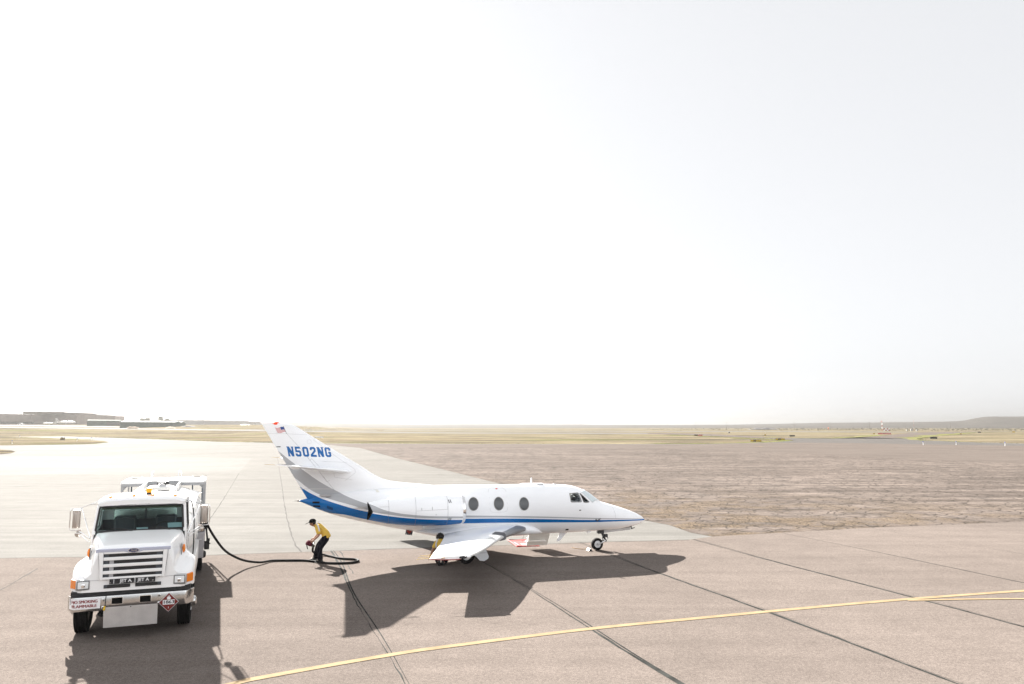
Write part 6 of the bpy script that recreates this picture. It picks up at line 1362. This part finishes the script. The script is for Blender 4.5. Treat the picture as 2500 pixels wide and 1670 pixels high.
for s in (-1, 1): part('tank_shoulder', TANKW, truck, lambda b: b.add([(s * .525, 2.6, 2.62), (s * .525, 8.2, 2.62), (s * 1.10, 8.2, 2.42), (s * 1.10, 2.6, 2.42), (s * .525, 2.6, 2.50), (s * .525, 8.2, 2.50), (s * 1.06, 8.2, 2.26), (s * 1.06, 2.6, 2.26)], [(0, 1, 2, 3), (7, 6, 5, 4), (0, 4, 5, 1), (1, 5, 6, 2), (2, 6, 7, 3), (3, 7, 4, 0)]), bevel=.01)
hatch = part('manhole', SLAT, truck, lambda b: (b.cyl((0, 7.0, 2.62), (0, 7.0, 2.70), .36, .36, 28), b.cyl((0, 7.0, 2.70), (0, 7.0, 2.725), .40, .36, 28)))
part('hatch_vent', ALU, hatch, lambda b: (b.lathe([(0, .09), (.05, .09), (.06, .05), (.10, .05), (.11, .12), (.16, .12), (.18, .05)], (0, 7.0, 2.725), (0, 0, 1), 18), b.cyl((-.25, 6.9, 2.74), (.25, 6.9, 2.74), .02, .02, 8), b.cyl((0, 6.8, 2.62), (0, 6.75, 2.76), .02, .02, 8))); part('vent_box', FRAMEB, hatch, lambda b: b.bx(-.17, .17, 7.55, 7.75, 2.66, 2.83), bevel=.01)
# ---- rear gantry: walkway on legs with hand loops and ladders
plat = part('rear_walkway', TANKW, truck, lambda b: (b.bx(-1.29, -.52, 8.05, 10.25, 2.735, 2.79), b.bx(.52, 1.29, 8.05, 10.25, 2.735, 2.79), b.bx(-.52, .52, 8.70, 10.25, 2.735, 2.79)), bevel=.006)
part('walkway_edge', GREYP, plat, lambda b: (b.bx(-1.28, -.53, 8.045, 8.10, 2.655, 2.734), b.bx(.53, 1.28, 8.045, 8.10, 2.655, 2.734), b.bx(-1.28, -1.22, 8.11, 10.2, 2.66, 2.734), b.bx(1.22, 1.28, 8.11, 10.2, 2.66, 2.734)), smooth=None)
for s in (-1, 1):
    for y, w_ in ((8.08, .075), (10.14, .05)): part('gantry_post', GREYP, truck, lambda b: b.bx(s * (1.28 - w_), s * 1.28, y, y + w_, .95, 2.653), bevel=.006)
    part('gantry_gusset', GREYP, truck, lambda b: b.prism([(s * 1.205, 2.655), (s * 1.08, 2.655), (s * 1.205, 2.53)], (0, 8.11, 0), (1, 0, 0), (0, 0, 1), .03), smooth=None)
    part('hand_loop', CHROME, truck, lambda b: b.tube(catmull([(s * .46 - (.05 if s < 0 else 0), 9.9 if s < 0 else 9.6, 2.79), (s * .46 - (.05 if s < 0 else 0), 9.75 if s < 0 else 9.6, 3.0), (s * .42, 9.4, 3.07), (s * .40, 8.95, 3.06), (s * .40, 8.8, 2.98), (s * .40, 8.8, 2.79)], 5), .016, 8))
    ld = part('ladder', LADB, truck, lambda b: (b.cyl((s * .82, 10.0, 2.83), (s * .86, 10.45, 1.0), .022, .022, 8), b.cyl((s * 1.15, 10.0, 2.83), (s * 1.17, 10.45, 1.0), .022, .022, 8)))
    for k in range(6): part('rung', ALU, ld, lambda b: b.box((s * 1.0, 10.06 + .08 * k, 2.52 - .3 * k), (.32, .05, .03)), smooth=None)
    part('ladder_grip', RUB, ld, lambda b: b.cyl((s * .80, 9.3, 2.84), (s * 1.10, 9.35, 2.83), .025, .025, 8))
part('gantry_cross', GREYP, truck, lambda b: (b.bx(-1.2, 1.2, 10.12, 10.2, 1.2, 1.28), b.bx(-1.2, 1.2, 8.62, 8.70, .95, 1.05)), smooth=None)
part('corner_lamp', RUB, truck, lambda b: (b.cyl((1.26, 8.08, 2.79), (1.26, 8.08, 2.82), .025, .02, 8), b.cyl((1.26, 10.2, 2.79), (1.26, 10.2, 2.83), .03, .02, 8), b.cyl((-1.26, 8.08, 2.79), (-1.26, 8.08, 2.81), .02, .02, 8)))
# ---- cabinets, wing boxes over the rear wheels, hose reel
for s in (-1, 1):
    fb = part('rear_wing', M('wing_grey_metal', (.42, .41, .43), .35, metal=.5), truck, lambda b: (b.bx(s * .95, s * 1.34, 6.02, 6.06, .56, 1.32), b.bx(s * .95, s * 1.34, 6.06, 8.1, 1.27, 1.32), b.bx(s * .95, s * 1.34, 8.1, 8.14, .56, 1.32)), bevel=.01)
    part('wing_rail', ALU, fb, lambda b: b.cyl((s * .96, 6.0, 1.10), (s * 1.28, 6.0, 1.12), .028, .028, 8))
    part('pump_cabinet', TANKW, truck, lambda b: b.bx(s * .70, s * 1.20, 2.9, 5.8, .62, 1.16), bevel=.02)
    part('side_skirt', GREYP, truck, lambda b: b.bx(s * .98, s * 1.18, 8.2, 9.9, .70, 1.55), bevel=.02)
reel = part('hose_reel', FRAMEB, truck, lambda b: (b.cyl((1.05, 6.9, 1.62), (1.40, 6.9, 1.62), .30, .30, 24), b.cyl((1.04, 6.9, 1.62), (1.06, 6.9, 1.62), .38, .38, 24), b.cyl((1.40, 6.9, 1.62), (1.42, 6.9, 1.62), .38, .38, 24)))
part('hose_valve', RUB, truck, lambda b: (b.bx(1.35, 1.50, 6.45, 6.62, .74, .99), b.cyl((1.47, 6.5, .99), (1.47, 6.5, 1.08), .04, .04, 8), b.bx(1.40, 1.53, 6.5, 6.58, .90, .93), b.tube(catmull([(1.38, 6.6, 1.5), (1.40, 6.55, 1.3), (1.43, 6.5, 1.1), (1.43, 6.5, .98)], 4), .03, 8)), bevel=.008)
part('mud_flap', RUB, truck, lambda b: (b.bx(.62, 1.25, 8.2, 8.22, .25, .9), b.bx(-1.25, -.62, 8.2, 8.22, .25, .9)), smooth=None)
part('license_lamp', RUB, truck, lambda b: b.ell((-.62, -.3, .46), (.10, .22, .06), 12, 8))
# ================================================================== PEOPLE
SKIN = M('skin', (0.34, 0.17, 0.11), .55, spec=.35); YSH = M('yellow_shirt', (0.68, 0.45, 0.085), .85, spec=.2, bump=(14, .25, .02)); NAVY = M('navy_trousers', (0.010, 0.010, 0.015), .95, spec=.03, bump=(9, .4, .03)); CAPB = M('black_cap', (0.010, 0.010, 0.011), .95, spec=0.0); HAIR = M('dark_hair', (0.014, 0.010, 0.008), .6); SHOE = M('grey_shoe', (0.05, 0.05, 0.045), .8); SOLE = M('pale_sole', (0.33, 0.32, 0.29), .8); WSTR = M('white_stripe', (.70, .70, .74), .8); EYE = M('eye_dark', (.03, .02, .02), .3)
def skin_mesh(name, J, E, m, root, parent=None, sub=2, loc=(0, 0, 0)):
    ks = list(J); me = bpy.data.meshes.new(name); me.from_pydata([J[k][0] for k in ks], [(ks.index(a_), ks.index(b_)) for a_, b_ in E], [])
    o = bpy.data.objects.new(name, me); C.objects.link(o)
    o.modifiers.new('skin', 'SKIN'); s = o.modifiers.new('sub', 'SUBSURF'); s.levels = sub; s.render_levels = sub
    sv = me.skin_vertices[0].data if me.skin_vertices else None
    for i, k in enumerate(ks):
        r = J[k][1]; sv[i].radius = r if isinstance(r, tuple) else (r, r); sv[i].use_root = (k == root)
    bpy.context.view_layer.update(); dg = bpy.context.evaluated_depsgraph_get()
    m2 = bpy.data.meshes.new_from_object(o.evaluated_get(dg)); o.modifiers.clear(); o.data = m2; m2.name = name
    m2.materials.clear(); m2.materials.append(m); m2.polygons.foreach_set('use_smooth', [True] * len(m2.polygons)); m2.update()
    o.location = loc
    if parent: o.parent = parent
    return o
def hand(J, E, tag_, wrist, palm, out, spread, r=.009, curl=(0, 0, 0)):
    """four unequal bent fingers and a thumb leaving the side of the palm"""
    wrist, palm, out, spread, curl = map(Vector, (wrist, palm, out, spread, curl)); out.normalize(); spread.normalize()
    J[tag_ + 'palm'] = (tuple(palm), .028); E.append((tag_ + 'wrist', tag_ + 'palm'))
    for i, (ln, off) in enumerate(((.066, -.030), (.078, -.010), (.073, .011), (.055, .030))):
        a_ = palm + out * .035 + spread * off; b_ = a_ + out * ln * .5 + curl * .4; c_ = b_ + (out * .6 + curl * 14).normalized() * ln * .5
        for q, p, rr in (('a', a_, .010), ('b', b_, r), ('c', c_, r * .85)): J[f'{tag_}f{i}{q}'] = (tuple(p), rr)
        E += [(tag_ + 'palm', f'{tag_}f{i}a'), (f'{tag_}f{i}a', f'{tag_}f{i}b'), (f'{tag_}f{i}b', f'{tag_}f{i}c')]
    a_ = palm - spread * .034 + out * .004; b_ = a_ - spread * .016 + out * .030 + curl * .5
    J[tag_ + 'ta'] = (tuple(a_), .011); J[tag_ + 'tb'] = (tuple(b_), .009); E += [(tag_ + 'palm', tag_ + 'ta'), (tag_ + 'ta', tag_ + 'tb')]

PF = Vector((-6.664, 26.562, GZ))
J = dict(pelvis=((.27, 0, .85), (.13, .11)), waist=((.24, 0, .97), .115), chest=((.11, 0, 1.10), .125), upper=((.0, 0, 1.19), .10), neck=((-.10, 0, 1.235), .054), jaw=((-.205, -.0, 1.25), .062), head=((-.225, 0, 1.315), .084), crown=((-.20, 0, 1.375), .08), nose=((-.315, 0, 1.285), .014),
         Lsh=((.0, -.17, 1.17), .058), Lelbow=((.10, -.245, .945), .043), Lwrist=((-.10, -.165, .765), .028), Rsh=((-.01, .17, 1.18), .058), Relbow=((-.03, .24, .955), .043), Rwrist=((-.165, .13, .79), .028),
         Lhip=((.28, -.09, .79), .09), Lknee=((.07, -.13, .475), .06), Lankle=((.135, -.13, .10), .038), Ltoe=((.01, -.13, .045), .036), Rhip=((.26, .09, .80), .09), Rknee=((-.02, .13, .545), .06), Rankle=((-.13, .17, .11), .038), Rtoe=((-.28, .17, .06), .036))
E_ = [('pelvis', 'waist'), ('waist', 'chest'), ('chest', 'upper'), ('upper', 'neck'), ('neck', 'jaw'), ('jaw', 'head'), ('head', 'crown'), ('head', 'nose'), ('upper', 'Lsh'), ('Lsh', 'Lelbow'), ('Lelbow', 'Lwrist'), ('upper', 'Rsh'), ('Rsh', 'Relbow'), ('Relbow', 'Rwrist'),
      ('pelvis', 'Lhip'), ('Lhip', 'Lknee'), ('Lknee', 'Lankle'), ('Lankle', 'Ltoe'), ('pelvis', 'Rhip'), ('Rhip', 'Rknee'), ('Rknee', 'Rankle'), ('Rankle', 'Rtoe')]
hand(J, E_, 'L', (-.10, -.165, .765), (-.155, -.13, .715), (-.8, .3, -.5), (.35, .25, -.9), curl=(-.002, .012, -.012)); hand(J, E_, 'R', (-.165, .13, .79), (-.205, .085, .755), (-.8, -.3, -.5), (.35, -.25, -.9), curl=(-.002, -.012, -.012))
worker = skin_mesh('person', J, E_, SKIN, 'pelvis', None, 2, PF)
tag(worker, 'person in yellow polo shirt and black cap bending forward, holding the fuel nozzle', 'person', 'ground crew in yellow shirts')
S_ = dict(hem=((.315, 0, .775), (.19, .175)), low=((.275, 0, .87), (.178, .165)), waist=((.235, 0, .98), (.15, .145)), chest=((.10, 0, 1.11), (.155, .135)), upper=((-.0, 0, 1.195), (.125, .115)), collar=((-.085, 0, 1.235), .072), Lsh=((.0, -.165, 1.165), .088), Lsl=((.065, -.225, 1.02), .080), Lcuff=((.088, -.24, .965), .078), Rsh=((-.01, .165, 1.175), .088), Rsl=((-.02, .22, 1.04), .08), Rcuff=((-.028, .235, .985), .078))
shirt = skin_mesh('shirt', S_, [('hem', 'low'), ('low', 'waist'), ('waist', 'chest'), ('chest', 'upper'), ('upper', 'collar'), ('upper', 'Lsh'), ('Lsh', 'Lsl'), ('Lsl', 'Lcuff'), ('upper', 'Rsh'), ('Rsh', 'Rsl'), ('Rsl', 'Rcuff')], YSH, 'chest', worker)
def stripe(parent, pts, sgn):
    P = catmull(pts, 6); mb = MB(); rings = []
    for i, p in enumerate(P):
        t = (P[min(i + 1, len(P) - 1)] - P[max(i - 1, 0)]).normalized(); u = Vector((0, sgn, .25)).normalized(); w = t.cross(u).normalized()
        rings.append([p + w * a_ + u * b_ for a_, b_ in ((-.020, -.02), (.020, -.02), (.020, .004), (-.020, .004))])
    mb.loft(rings); return mb.build('shoulder_stripe', WSTR, parent, smooth=60)
stripe(shirt, [(-.055, -.085, 1.305), (.005, -.16, 1.275), (.05, -.225, 1.215), (.085, -.262, 1.14), (.105, -.278, 1.07)], -1); stripe(shirt, [(-.055, .085, 1.305), (.0, .16, 1.28), (.03, .225, 1.22), (.04, .265, 1.15)], 1)
part('collar', YSH, shirt, lambda b: b.tube([Vector((-.10 + .075 * math.cos(q) * .7, .072 * math.sin(q), 1.255 + .05 * math.cos(q))) for q in [2 * PI * k / 16 for k in range(16)]], .016, 6, 0, True))
T_ = dict(belt=((.23, 0, .97), (.135, .14)), seat=((.285, 0, .83), (.14, .14)), Lhip=((.27, -.095, .775), .128), Lthigh=((.17, -.115, .62), .118), Lknee=((.08, -.13, .475), .105), Lshin=((.105, -.13, .28), .096), Lhem=((.14, -.13, .06), .092), Rhip=((.25, .095, .79), .128), Rthigh=((.10, .115, .66), .118), Rknee=((-.01, .13, .545), .105), Rshin=((-.07, .15, .33), .096), Rhem=((-.125, .17, .07), .092))
skin_mesh('trousers', T_, [('belt', 'seat'), ('seat', 'Lhip'), ('Lhip', 'Lthigh'), ('Lthigh', 'Lknee'), ('Lknee', 'Lshin'), ('Lshin', 'Lhem'), ('seat', 'Rhip'), ('Rhip', 'Rthigh'), ('Rthigh', 'Rknee'), ('Rknee', 'Rshin'), ('Rshin', 'Rhem')], NAVY, 'seat', worker)
def shoe(parent, heel, toe, lift=0.0):
    heel, toe = Vector(heel), Vector(toe); d = (toe - heel); L = d.length; d.normalize(); side = Vector((-d.y, d.x, 0)).normalized(); up = side.cross(d) * -1 if side.cross(d).z < 0 else side.cross(d)
    mk = lambda s, w, z0, h: [heel + d * (L * s) + side * a_ * w + up * (z0 + c_ * h) for a_, c_ in ((-1, 0), (-.95, .55), (-.5, 1), (.5, 1), (.95, .55), (1, 0))]
    s = part('shoe', SHOE, parent, lambda b: b.loft([mk(-.02, .030, .022, .05), mk(.08, .040, .022, .085), mk(.25, .042, .022, .095), mk(.45, .043, .022, .085), mk(.70, .050, .022, .055), mk(.9, .044, .022, .042), mk(1.0, .024, .022, .028)]), smooth=50)
    part('shoe_sole', SOLE, s, lambda b: b.loft([mk(-.03, .034, 0, .0215), mk(.08, .043, 0, .0215), mk(.45, .046, 0, .0215), mk(.70, .053, 0, .0215), mk(.92, .047, 0, .0215), mk(1.01, .027, 0, .0215)]), smooth=50); return s
shoe(worker, (.215, -.13, .002), (-.055, -.13, .002)); shoe(worker, (-.07, .17, .035), (-.335, .165, .004))
cap = part('cap', CAPB, worker, lambda b: b.loft([[Vector((-.212 + .122 * c_ * math.cos(q) + .028 * z, .108 * c_ * math.sin(q), 1.345 + z + .035 * math.cos(q) * -1 * (1 - z / .12) * -.6)) for q in [2 * PI * k / 20 for k in range(20)]] for z, c_ in ((-.005, .97), (.025, 1.0), (.06, .92), (.09, .70), (.108, .38), (.112, .05))]), smooth=60)
part('cap_brim', CAPB, cap, lambda b: b.loft([[Vector((x, w * a_, z + dz + (1 - abs(a_)) * .014)) for a_ in (-1, -.6, -.2, .2, .6, 1)] + [Vector((x, w * a_, z + dz - .008 + (1 - abs(a_)) * .014)) for a_ in (1, .6, .2, -.2, -.6, -1)] for x, w, z, dz in ((-.275, .092, 1.345, 0), (-.34, .088, 1.325, 0), (-.40, .068, 1.298, 0), (-.445, .030, 1.275, 0))]), smooth=50)
part('hair', HAIR, worker, lambda b: b.ell((-.175, 0, 1.325), (.085, .092, .075))); 
for s in (-1, 1): part('ear', SKIN, worker, lambda b: b.ell((-.195, s * .088, 1.295), (.022, .012, .034), 12, 8)); part('eye', EYE, worker, lambda b: b.ell((-.292, s * .034, 1.312), (.010, .014, .009), 10, 6)); part('eyebrow', HAIR, worker, lambda b: b.box((-.302, s * .034, 1.332), (.012, .034, .009)))
part('mouth', M('lips', (.22, .08, .06), .5), worker, lambda b: b.box((-.262, 0, 1.236), (.016, .038, .010)), bevel=.003)

# second worker kneeling behind the wing, back to the camera
PK = Vector((-2.36, 25.86, GZ))
J = dict(pelvis=((.0, .16, .34), .11), waist=((-.02, .22, .48), .115), chest=((-.06, .33, .63), .125), upper=((-.07, .38, .72), .10), neck=((-.08, .44, .80), .055), head=((-.085, .49, .865), .085), crown=((-.08, .47, .91), .075),
         Lsh=((-.22, .36, .70), .055), Lelbow=((-.315, .30, .47), .043), Lwrist=((-.395, .26, .29), .028), Rsh=((.10, .38, .70), .055), Relbow=((.16, .45, .48), .043), Rwrist=((.10, .58, .32), .028),
         Lhip=((-.09, .18, .30), .09), Lknee=((-.19, .50, .085), .062), Lankle=((-.09, .12, .10), .04), Ltoe=((-.07, .03, .035), .033), Rhip=((.09, .18, .30), .09), Rknee=((.13, .50, .085), .062), Rankle=((.06, .14, .10), .04), Rtoe=((.045, .05, .035), .033))
E_ = [('pelvis', 'waist'), ('waist', 'chest'), ('chest', 'upper'), ('upper', 'neck'), ('neck', 'head'), ('head', 'crown'), ('upper', 'Lsh'), ('Lsh', 'Lelbow'), ('Lelbow', 'Lwrist'), ('upper', 'Rsh'), ('Rsh', 'Relbow'), ('Relbow', 'Rwrist'), ('pelvis', 'Lhip'), ('Lhip', 'Lknee'), ('Lknee', 'Lankle'), ('Lankle', 'Ltoe'), ('pelvis', 'Rhip'), ('Rhip', 'Rknee'), ('Rknee', 'Rankle'), ('Rankle', 'Rtoe')]
hand(J, E_, 'L', (-.395, .26, .29), (-.42, .245, .245), (-.3, -.1, -1), (-.3, 1, 0), curl=(.004, .004, -.006)); hand(J, E_, 'R', (.10, .58, .32), (.085, .61, .28), (-.3, .3, -1), (1, .2, 0), curl=(-.004, .004, -.006))
kneel = skin_mesh('person', J, E_, SKIN, 'pelvis', None, 2, PK)
tag(kneel, 'person with bushy dark hair in yellow shirt kneeling behind the near wing', 'person', 'ground crew in yellow shirts')
S2 = dict(hem=((-.0, .17, .40), (.14, .15)), waist=((-.02, .22, .50), .145), chest=((-.06, .33, .64), .15), upper=((-.07, .38, .725), .12), collar=((-.08, .425, .785), .07), Lsh=((-.215, .36, .695), .085), Lsl=((-.27, .325, .58), .078), Lcuff=((-.295, .31, .52), .074), Rsh=((.095, .38, .695), .085), Rsl=((.13, .42, .58), .078))
sh2 = skin_mesh('shirt', S2, [('hem', 'waist'), ('waist', 'chest'), ('chest', 'upper'), ('upper', 'collar'), ('upper', 'Lsh'), ('Lsh', 'Lsl'), ('Lsl', 'Lcuff'), ('upper', 'Rsh'), ('Rsh', 'Rsl')], YSH, 'chest', kneel)
stripe(sh2, [(-.13, .33, .835), (-.165, .28, .79), (-.195, .235, .72), (-.20, .215, .63), (-.19, .20, .55)], -1)
T2 = dict(belt=((0, .17, .40), (.12, .13)), seat=((0, .13, .30), (.135, .13)), Lhip=((-.09, .2, .27), .105), Lknee=((-.19, .50, .10), .085), Lshin=((-.13, .30, .08), .075), Lhem=((-.095, .13, .11), .065), Rhip=((.09, .2, .27), .105), Rknee=((.13, .50, .10), .085), Rshin=((.09, .30, .08), .075), Rhem=((.06, .15, .11), .065))
skin_mesh('trousers', T2, [('belt', 'seat'), ('seat', 'Lhip'), ('Lhip', 'Lknee'), ('Lknee', 'Lshin'), ('Lshin', 'Lhem'), ('seat', 'Rhip'), ('Rhip', 'Rknee'), ('Rknee', 'Rshin'), ('Rshin', 'Rhem')], NAVY, 'seat', kneel)
BSHOE = M('black_boot', (.014, .014, .016), .7)
for x, y in ((-.065, 0), (.045, .02)): part('boot', BSHOE, kneel, lambda b: b.loft([[Vector((x + a_ * w, y + yy + c_ * .03, z)) for a_, c_ in ((-1, 0), (-.7, 1), (.7, 1), (1, 0), (.7, -1), (-.7, -1))] for z, w, yy in ((.003, .045, .045), (.03, .052, .02), (.10, .050, -.005), (.17, .042, .01), (.205, .036, .03))]), smooth=50)
rnd = random.Random(4); mb = MB(); mb.ell((-.085, .475, .875), (.135, .13, .118), 18, 12)
for _ in range(260):
    a_, e_ = rnd.uniform(0, 6.28), rnd.uniform(-.5, 1.5); d = Vector((math.cos(a_) * math.cos(e_), math.sin(a_) * math.cos(e_), math.sin(e_))); p = Vector((-.085, .475, .875)) + Vector((d.x * .13, d.y * .125, d.z * .115)); t = (d + Vector((rnd.gauss(0, .5), rnd.gauss(0, .5), rnd.gauss(0, .4)))).normalized() * rnd.uniform(.02, .05); u = d.cross(t).normalized() * .010
    mb.add([p - u, p + u, p + t], [(0, 1, 2)])
mb.build('hair', HAIR, kneel, smooth=None, recalc=False)

# ================================================================== FUEL HOSE WITH NOZZLE
ca, sa = math.cos(R(21.0)), math.sin(R(21.0))
tw = lambda x, y, z: Vector((-8.707 + x * ca - y * sa, 18.0175 + x * sa + y * ca, z + GZ))
path = [tw(1.32, 6.75, 1.72), tw(1.42, 6.52, 1.50), tw(1.62, 6.6, 1.13), tw(1.94, 6.75, .67), tw(2.27, 6.93, .40), tw(2.63, 7.2, .20), tw(3.1, 7.47, .075), Vector((-8.25, 26.62, .062)), Vector((-7.75, 26.69, .06)), Vector((-7.07, 26.66, .06)), Vector((-6.3, 26.22, .06)), Vector((-5.75, 26.17, .06)), Vector((-5.42, 26.30, .06)), Vector((-5.27, 26.58, .06)), Vector((-5.44, 26.90, .06)), Vector((-5.94, 27.06, .06)), Vector((-6.37, 27.46, .06)), Vector((-6.72, 27.75, .07)), Vector((-6.93, 27.62, .12)), Vector((-7.00, 27.25, .26)), Vector((-6.93, 26.92, .42)), PF + Vector((-.165, .05, .53))]
hose = empty('fuel_hose', path[8] * 1.0, 0, 'black fuel hose looping from the tanker to the red nozzle held by the bending worker', 'hose')
O_ = hose.location.copy()
part('tube', M('hose_rubber', (.012, .012, .012), .8, spec=.15, bump=(40, .2, .01)), hose, lambda b: b.tube([p - O_ for p in catmull(path, 8)], .037, 12), smooth=60)
def rings_(b):
    P = catmull(path, 8)
    for i in range(10, len(P) - 4, 7):
        b.cyl(P[i] - O_, P[i] + (P[i + 1] - P[i]).normalized() * .018 - O_, .0385, .0385, 12)
part('hose_marking', M('hose_band', (.03, .03, .03), .8, spec=.1), hose, rings_)
n0 = PF + Vector((-.165, .05, .53)) - O_; n1 = PF + Vector((-.375, -.19, .72)) - O_; nd = (n1 - n0).normalized(); nu = nd.cross(Vector((0, 1, 0))).normalized()
nozzle = part('nozzle', M('nozzle_metal', (.16, .155, .14), .4, metal=.6), hose, lambda b: (b.lathe([(-.03, .042), (.0, .046), (.05, .05), (.10, .058), (.13, .062), (.16, .05)], n0, nd, 20)))
DRED = M('nozzle_red', (.10, .016, .028), .8, spec=.1)
part('nozzle_collar', DRED, nozzle, lambda b: b.lathe([(.12, .064), (.16, .078), (.20, .080), (.215, .070), (.24, .068)], n0, nd, 24)); part('dust_cap', DRED, nozzle, lambda b: b.lathe([(.235, .086), (.26, .094), (.285, .092), (.297, .075), (.30, .01)], n0, nd, 28))
part('nozzle_lever', CAPB, nozzle, lambda b: (b.cyl(n0 + nd * .14 - nu * .06, n0 + nd * .22 - nu * .10 + Vector((-.03, 0, -.03)), .014, .014, 8), b.cyl(n1 + Vector((.05, -.03, -.13)), n1 + Vector((.085, -.03, -.25)), .018, .016, 8), b.cyl(n1 + Vector((.03, -.02, -.06)), n1 + Vector((.05, -.03, -.13)), .006, .006, 6)))
for s in (-1, 1): part('nozzle_handle', DKMET, nozzle, lambda b: b.tube(catmull([n0 + nd * .06 + Vector((0, s * .05, .0)), n0 + nd * .06 + Vector((.01, s * .10, .03)), n0 + nd * .0 + Vector((.0, s * .12, .10)), n0 + nd * .04 + Vector((-.02, s * .11, .17))], 4), .012, 8))
part('hose_coupling', ALU, hose, lambda b: b.cyl(path[0] - O_, path[0] + (path[1] - path[0]).normalized() * .14 - O_, .05, .05, 14))

# ---- wheel chock with its cord
ck = empty('wheel_chock', (2.985, 28.985, GZ), R(15.4), 'white wedge chock with a cord behind the nose wheel', 'chock')
part('wedge', M('chock_white', (.72, .71, .68), .6), ck, lambda b: b.prism([(-.17, 0), (-.02, 0), (-.07, .085), (-.115, .09)], (0, .14, 0), (1, 0, 0), (0, 0, 1), .27), bevel=.006, smooth=None)
part('end_face', CAPB, ck, lambda b: b.prism([(-.16, .004), (-.03, .004), (-.072, .08), (-.112, .083)], (0, -.1305, 0), (1, 0, 0), (0, 0, 1), .008), smooth=None)
part('cord', M('cord_tan', (.26, .17, .08), .9), ck, lambda b: b.tube(catmull([(-.12, .15, .05), (-.25, .35, .012), (-.42, .55, .012), (-.5, .8, .012)], 5), .010, 6))

# ================================================================== AIR
hz = MB(); hz.bx(-7100, 7100, -7100, 7100, -6.0, 62)
hz_m = bpy.data.materials.new('dusty_air'); hz_m.use_nodes = True
n_, l_ = hz_m.node_tree.nodes, hz_m.node_tree.links; n_.clear()
pv = n_.new('ShaderNodeVolumePrincipled'); pv.inputs['Color'].default_value = (.26, .26, .258, 1); pv.inputs['Density'].default_value = 0.00021; pv.inputs['Anisotropy'].default_value = 0.52
ou = n_.new('ShaderNodeOutputMaterial'); l_.new(pv.outputs[0], ou.inputs['Volume'])
haze = hz.build('haze', hz_m, None, smooth=None); tag(haze, kind='stuff')
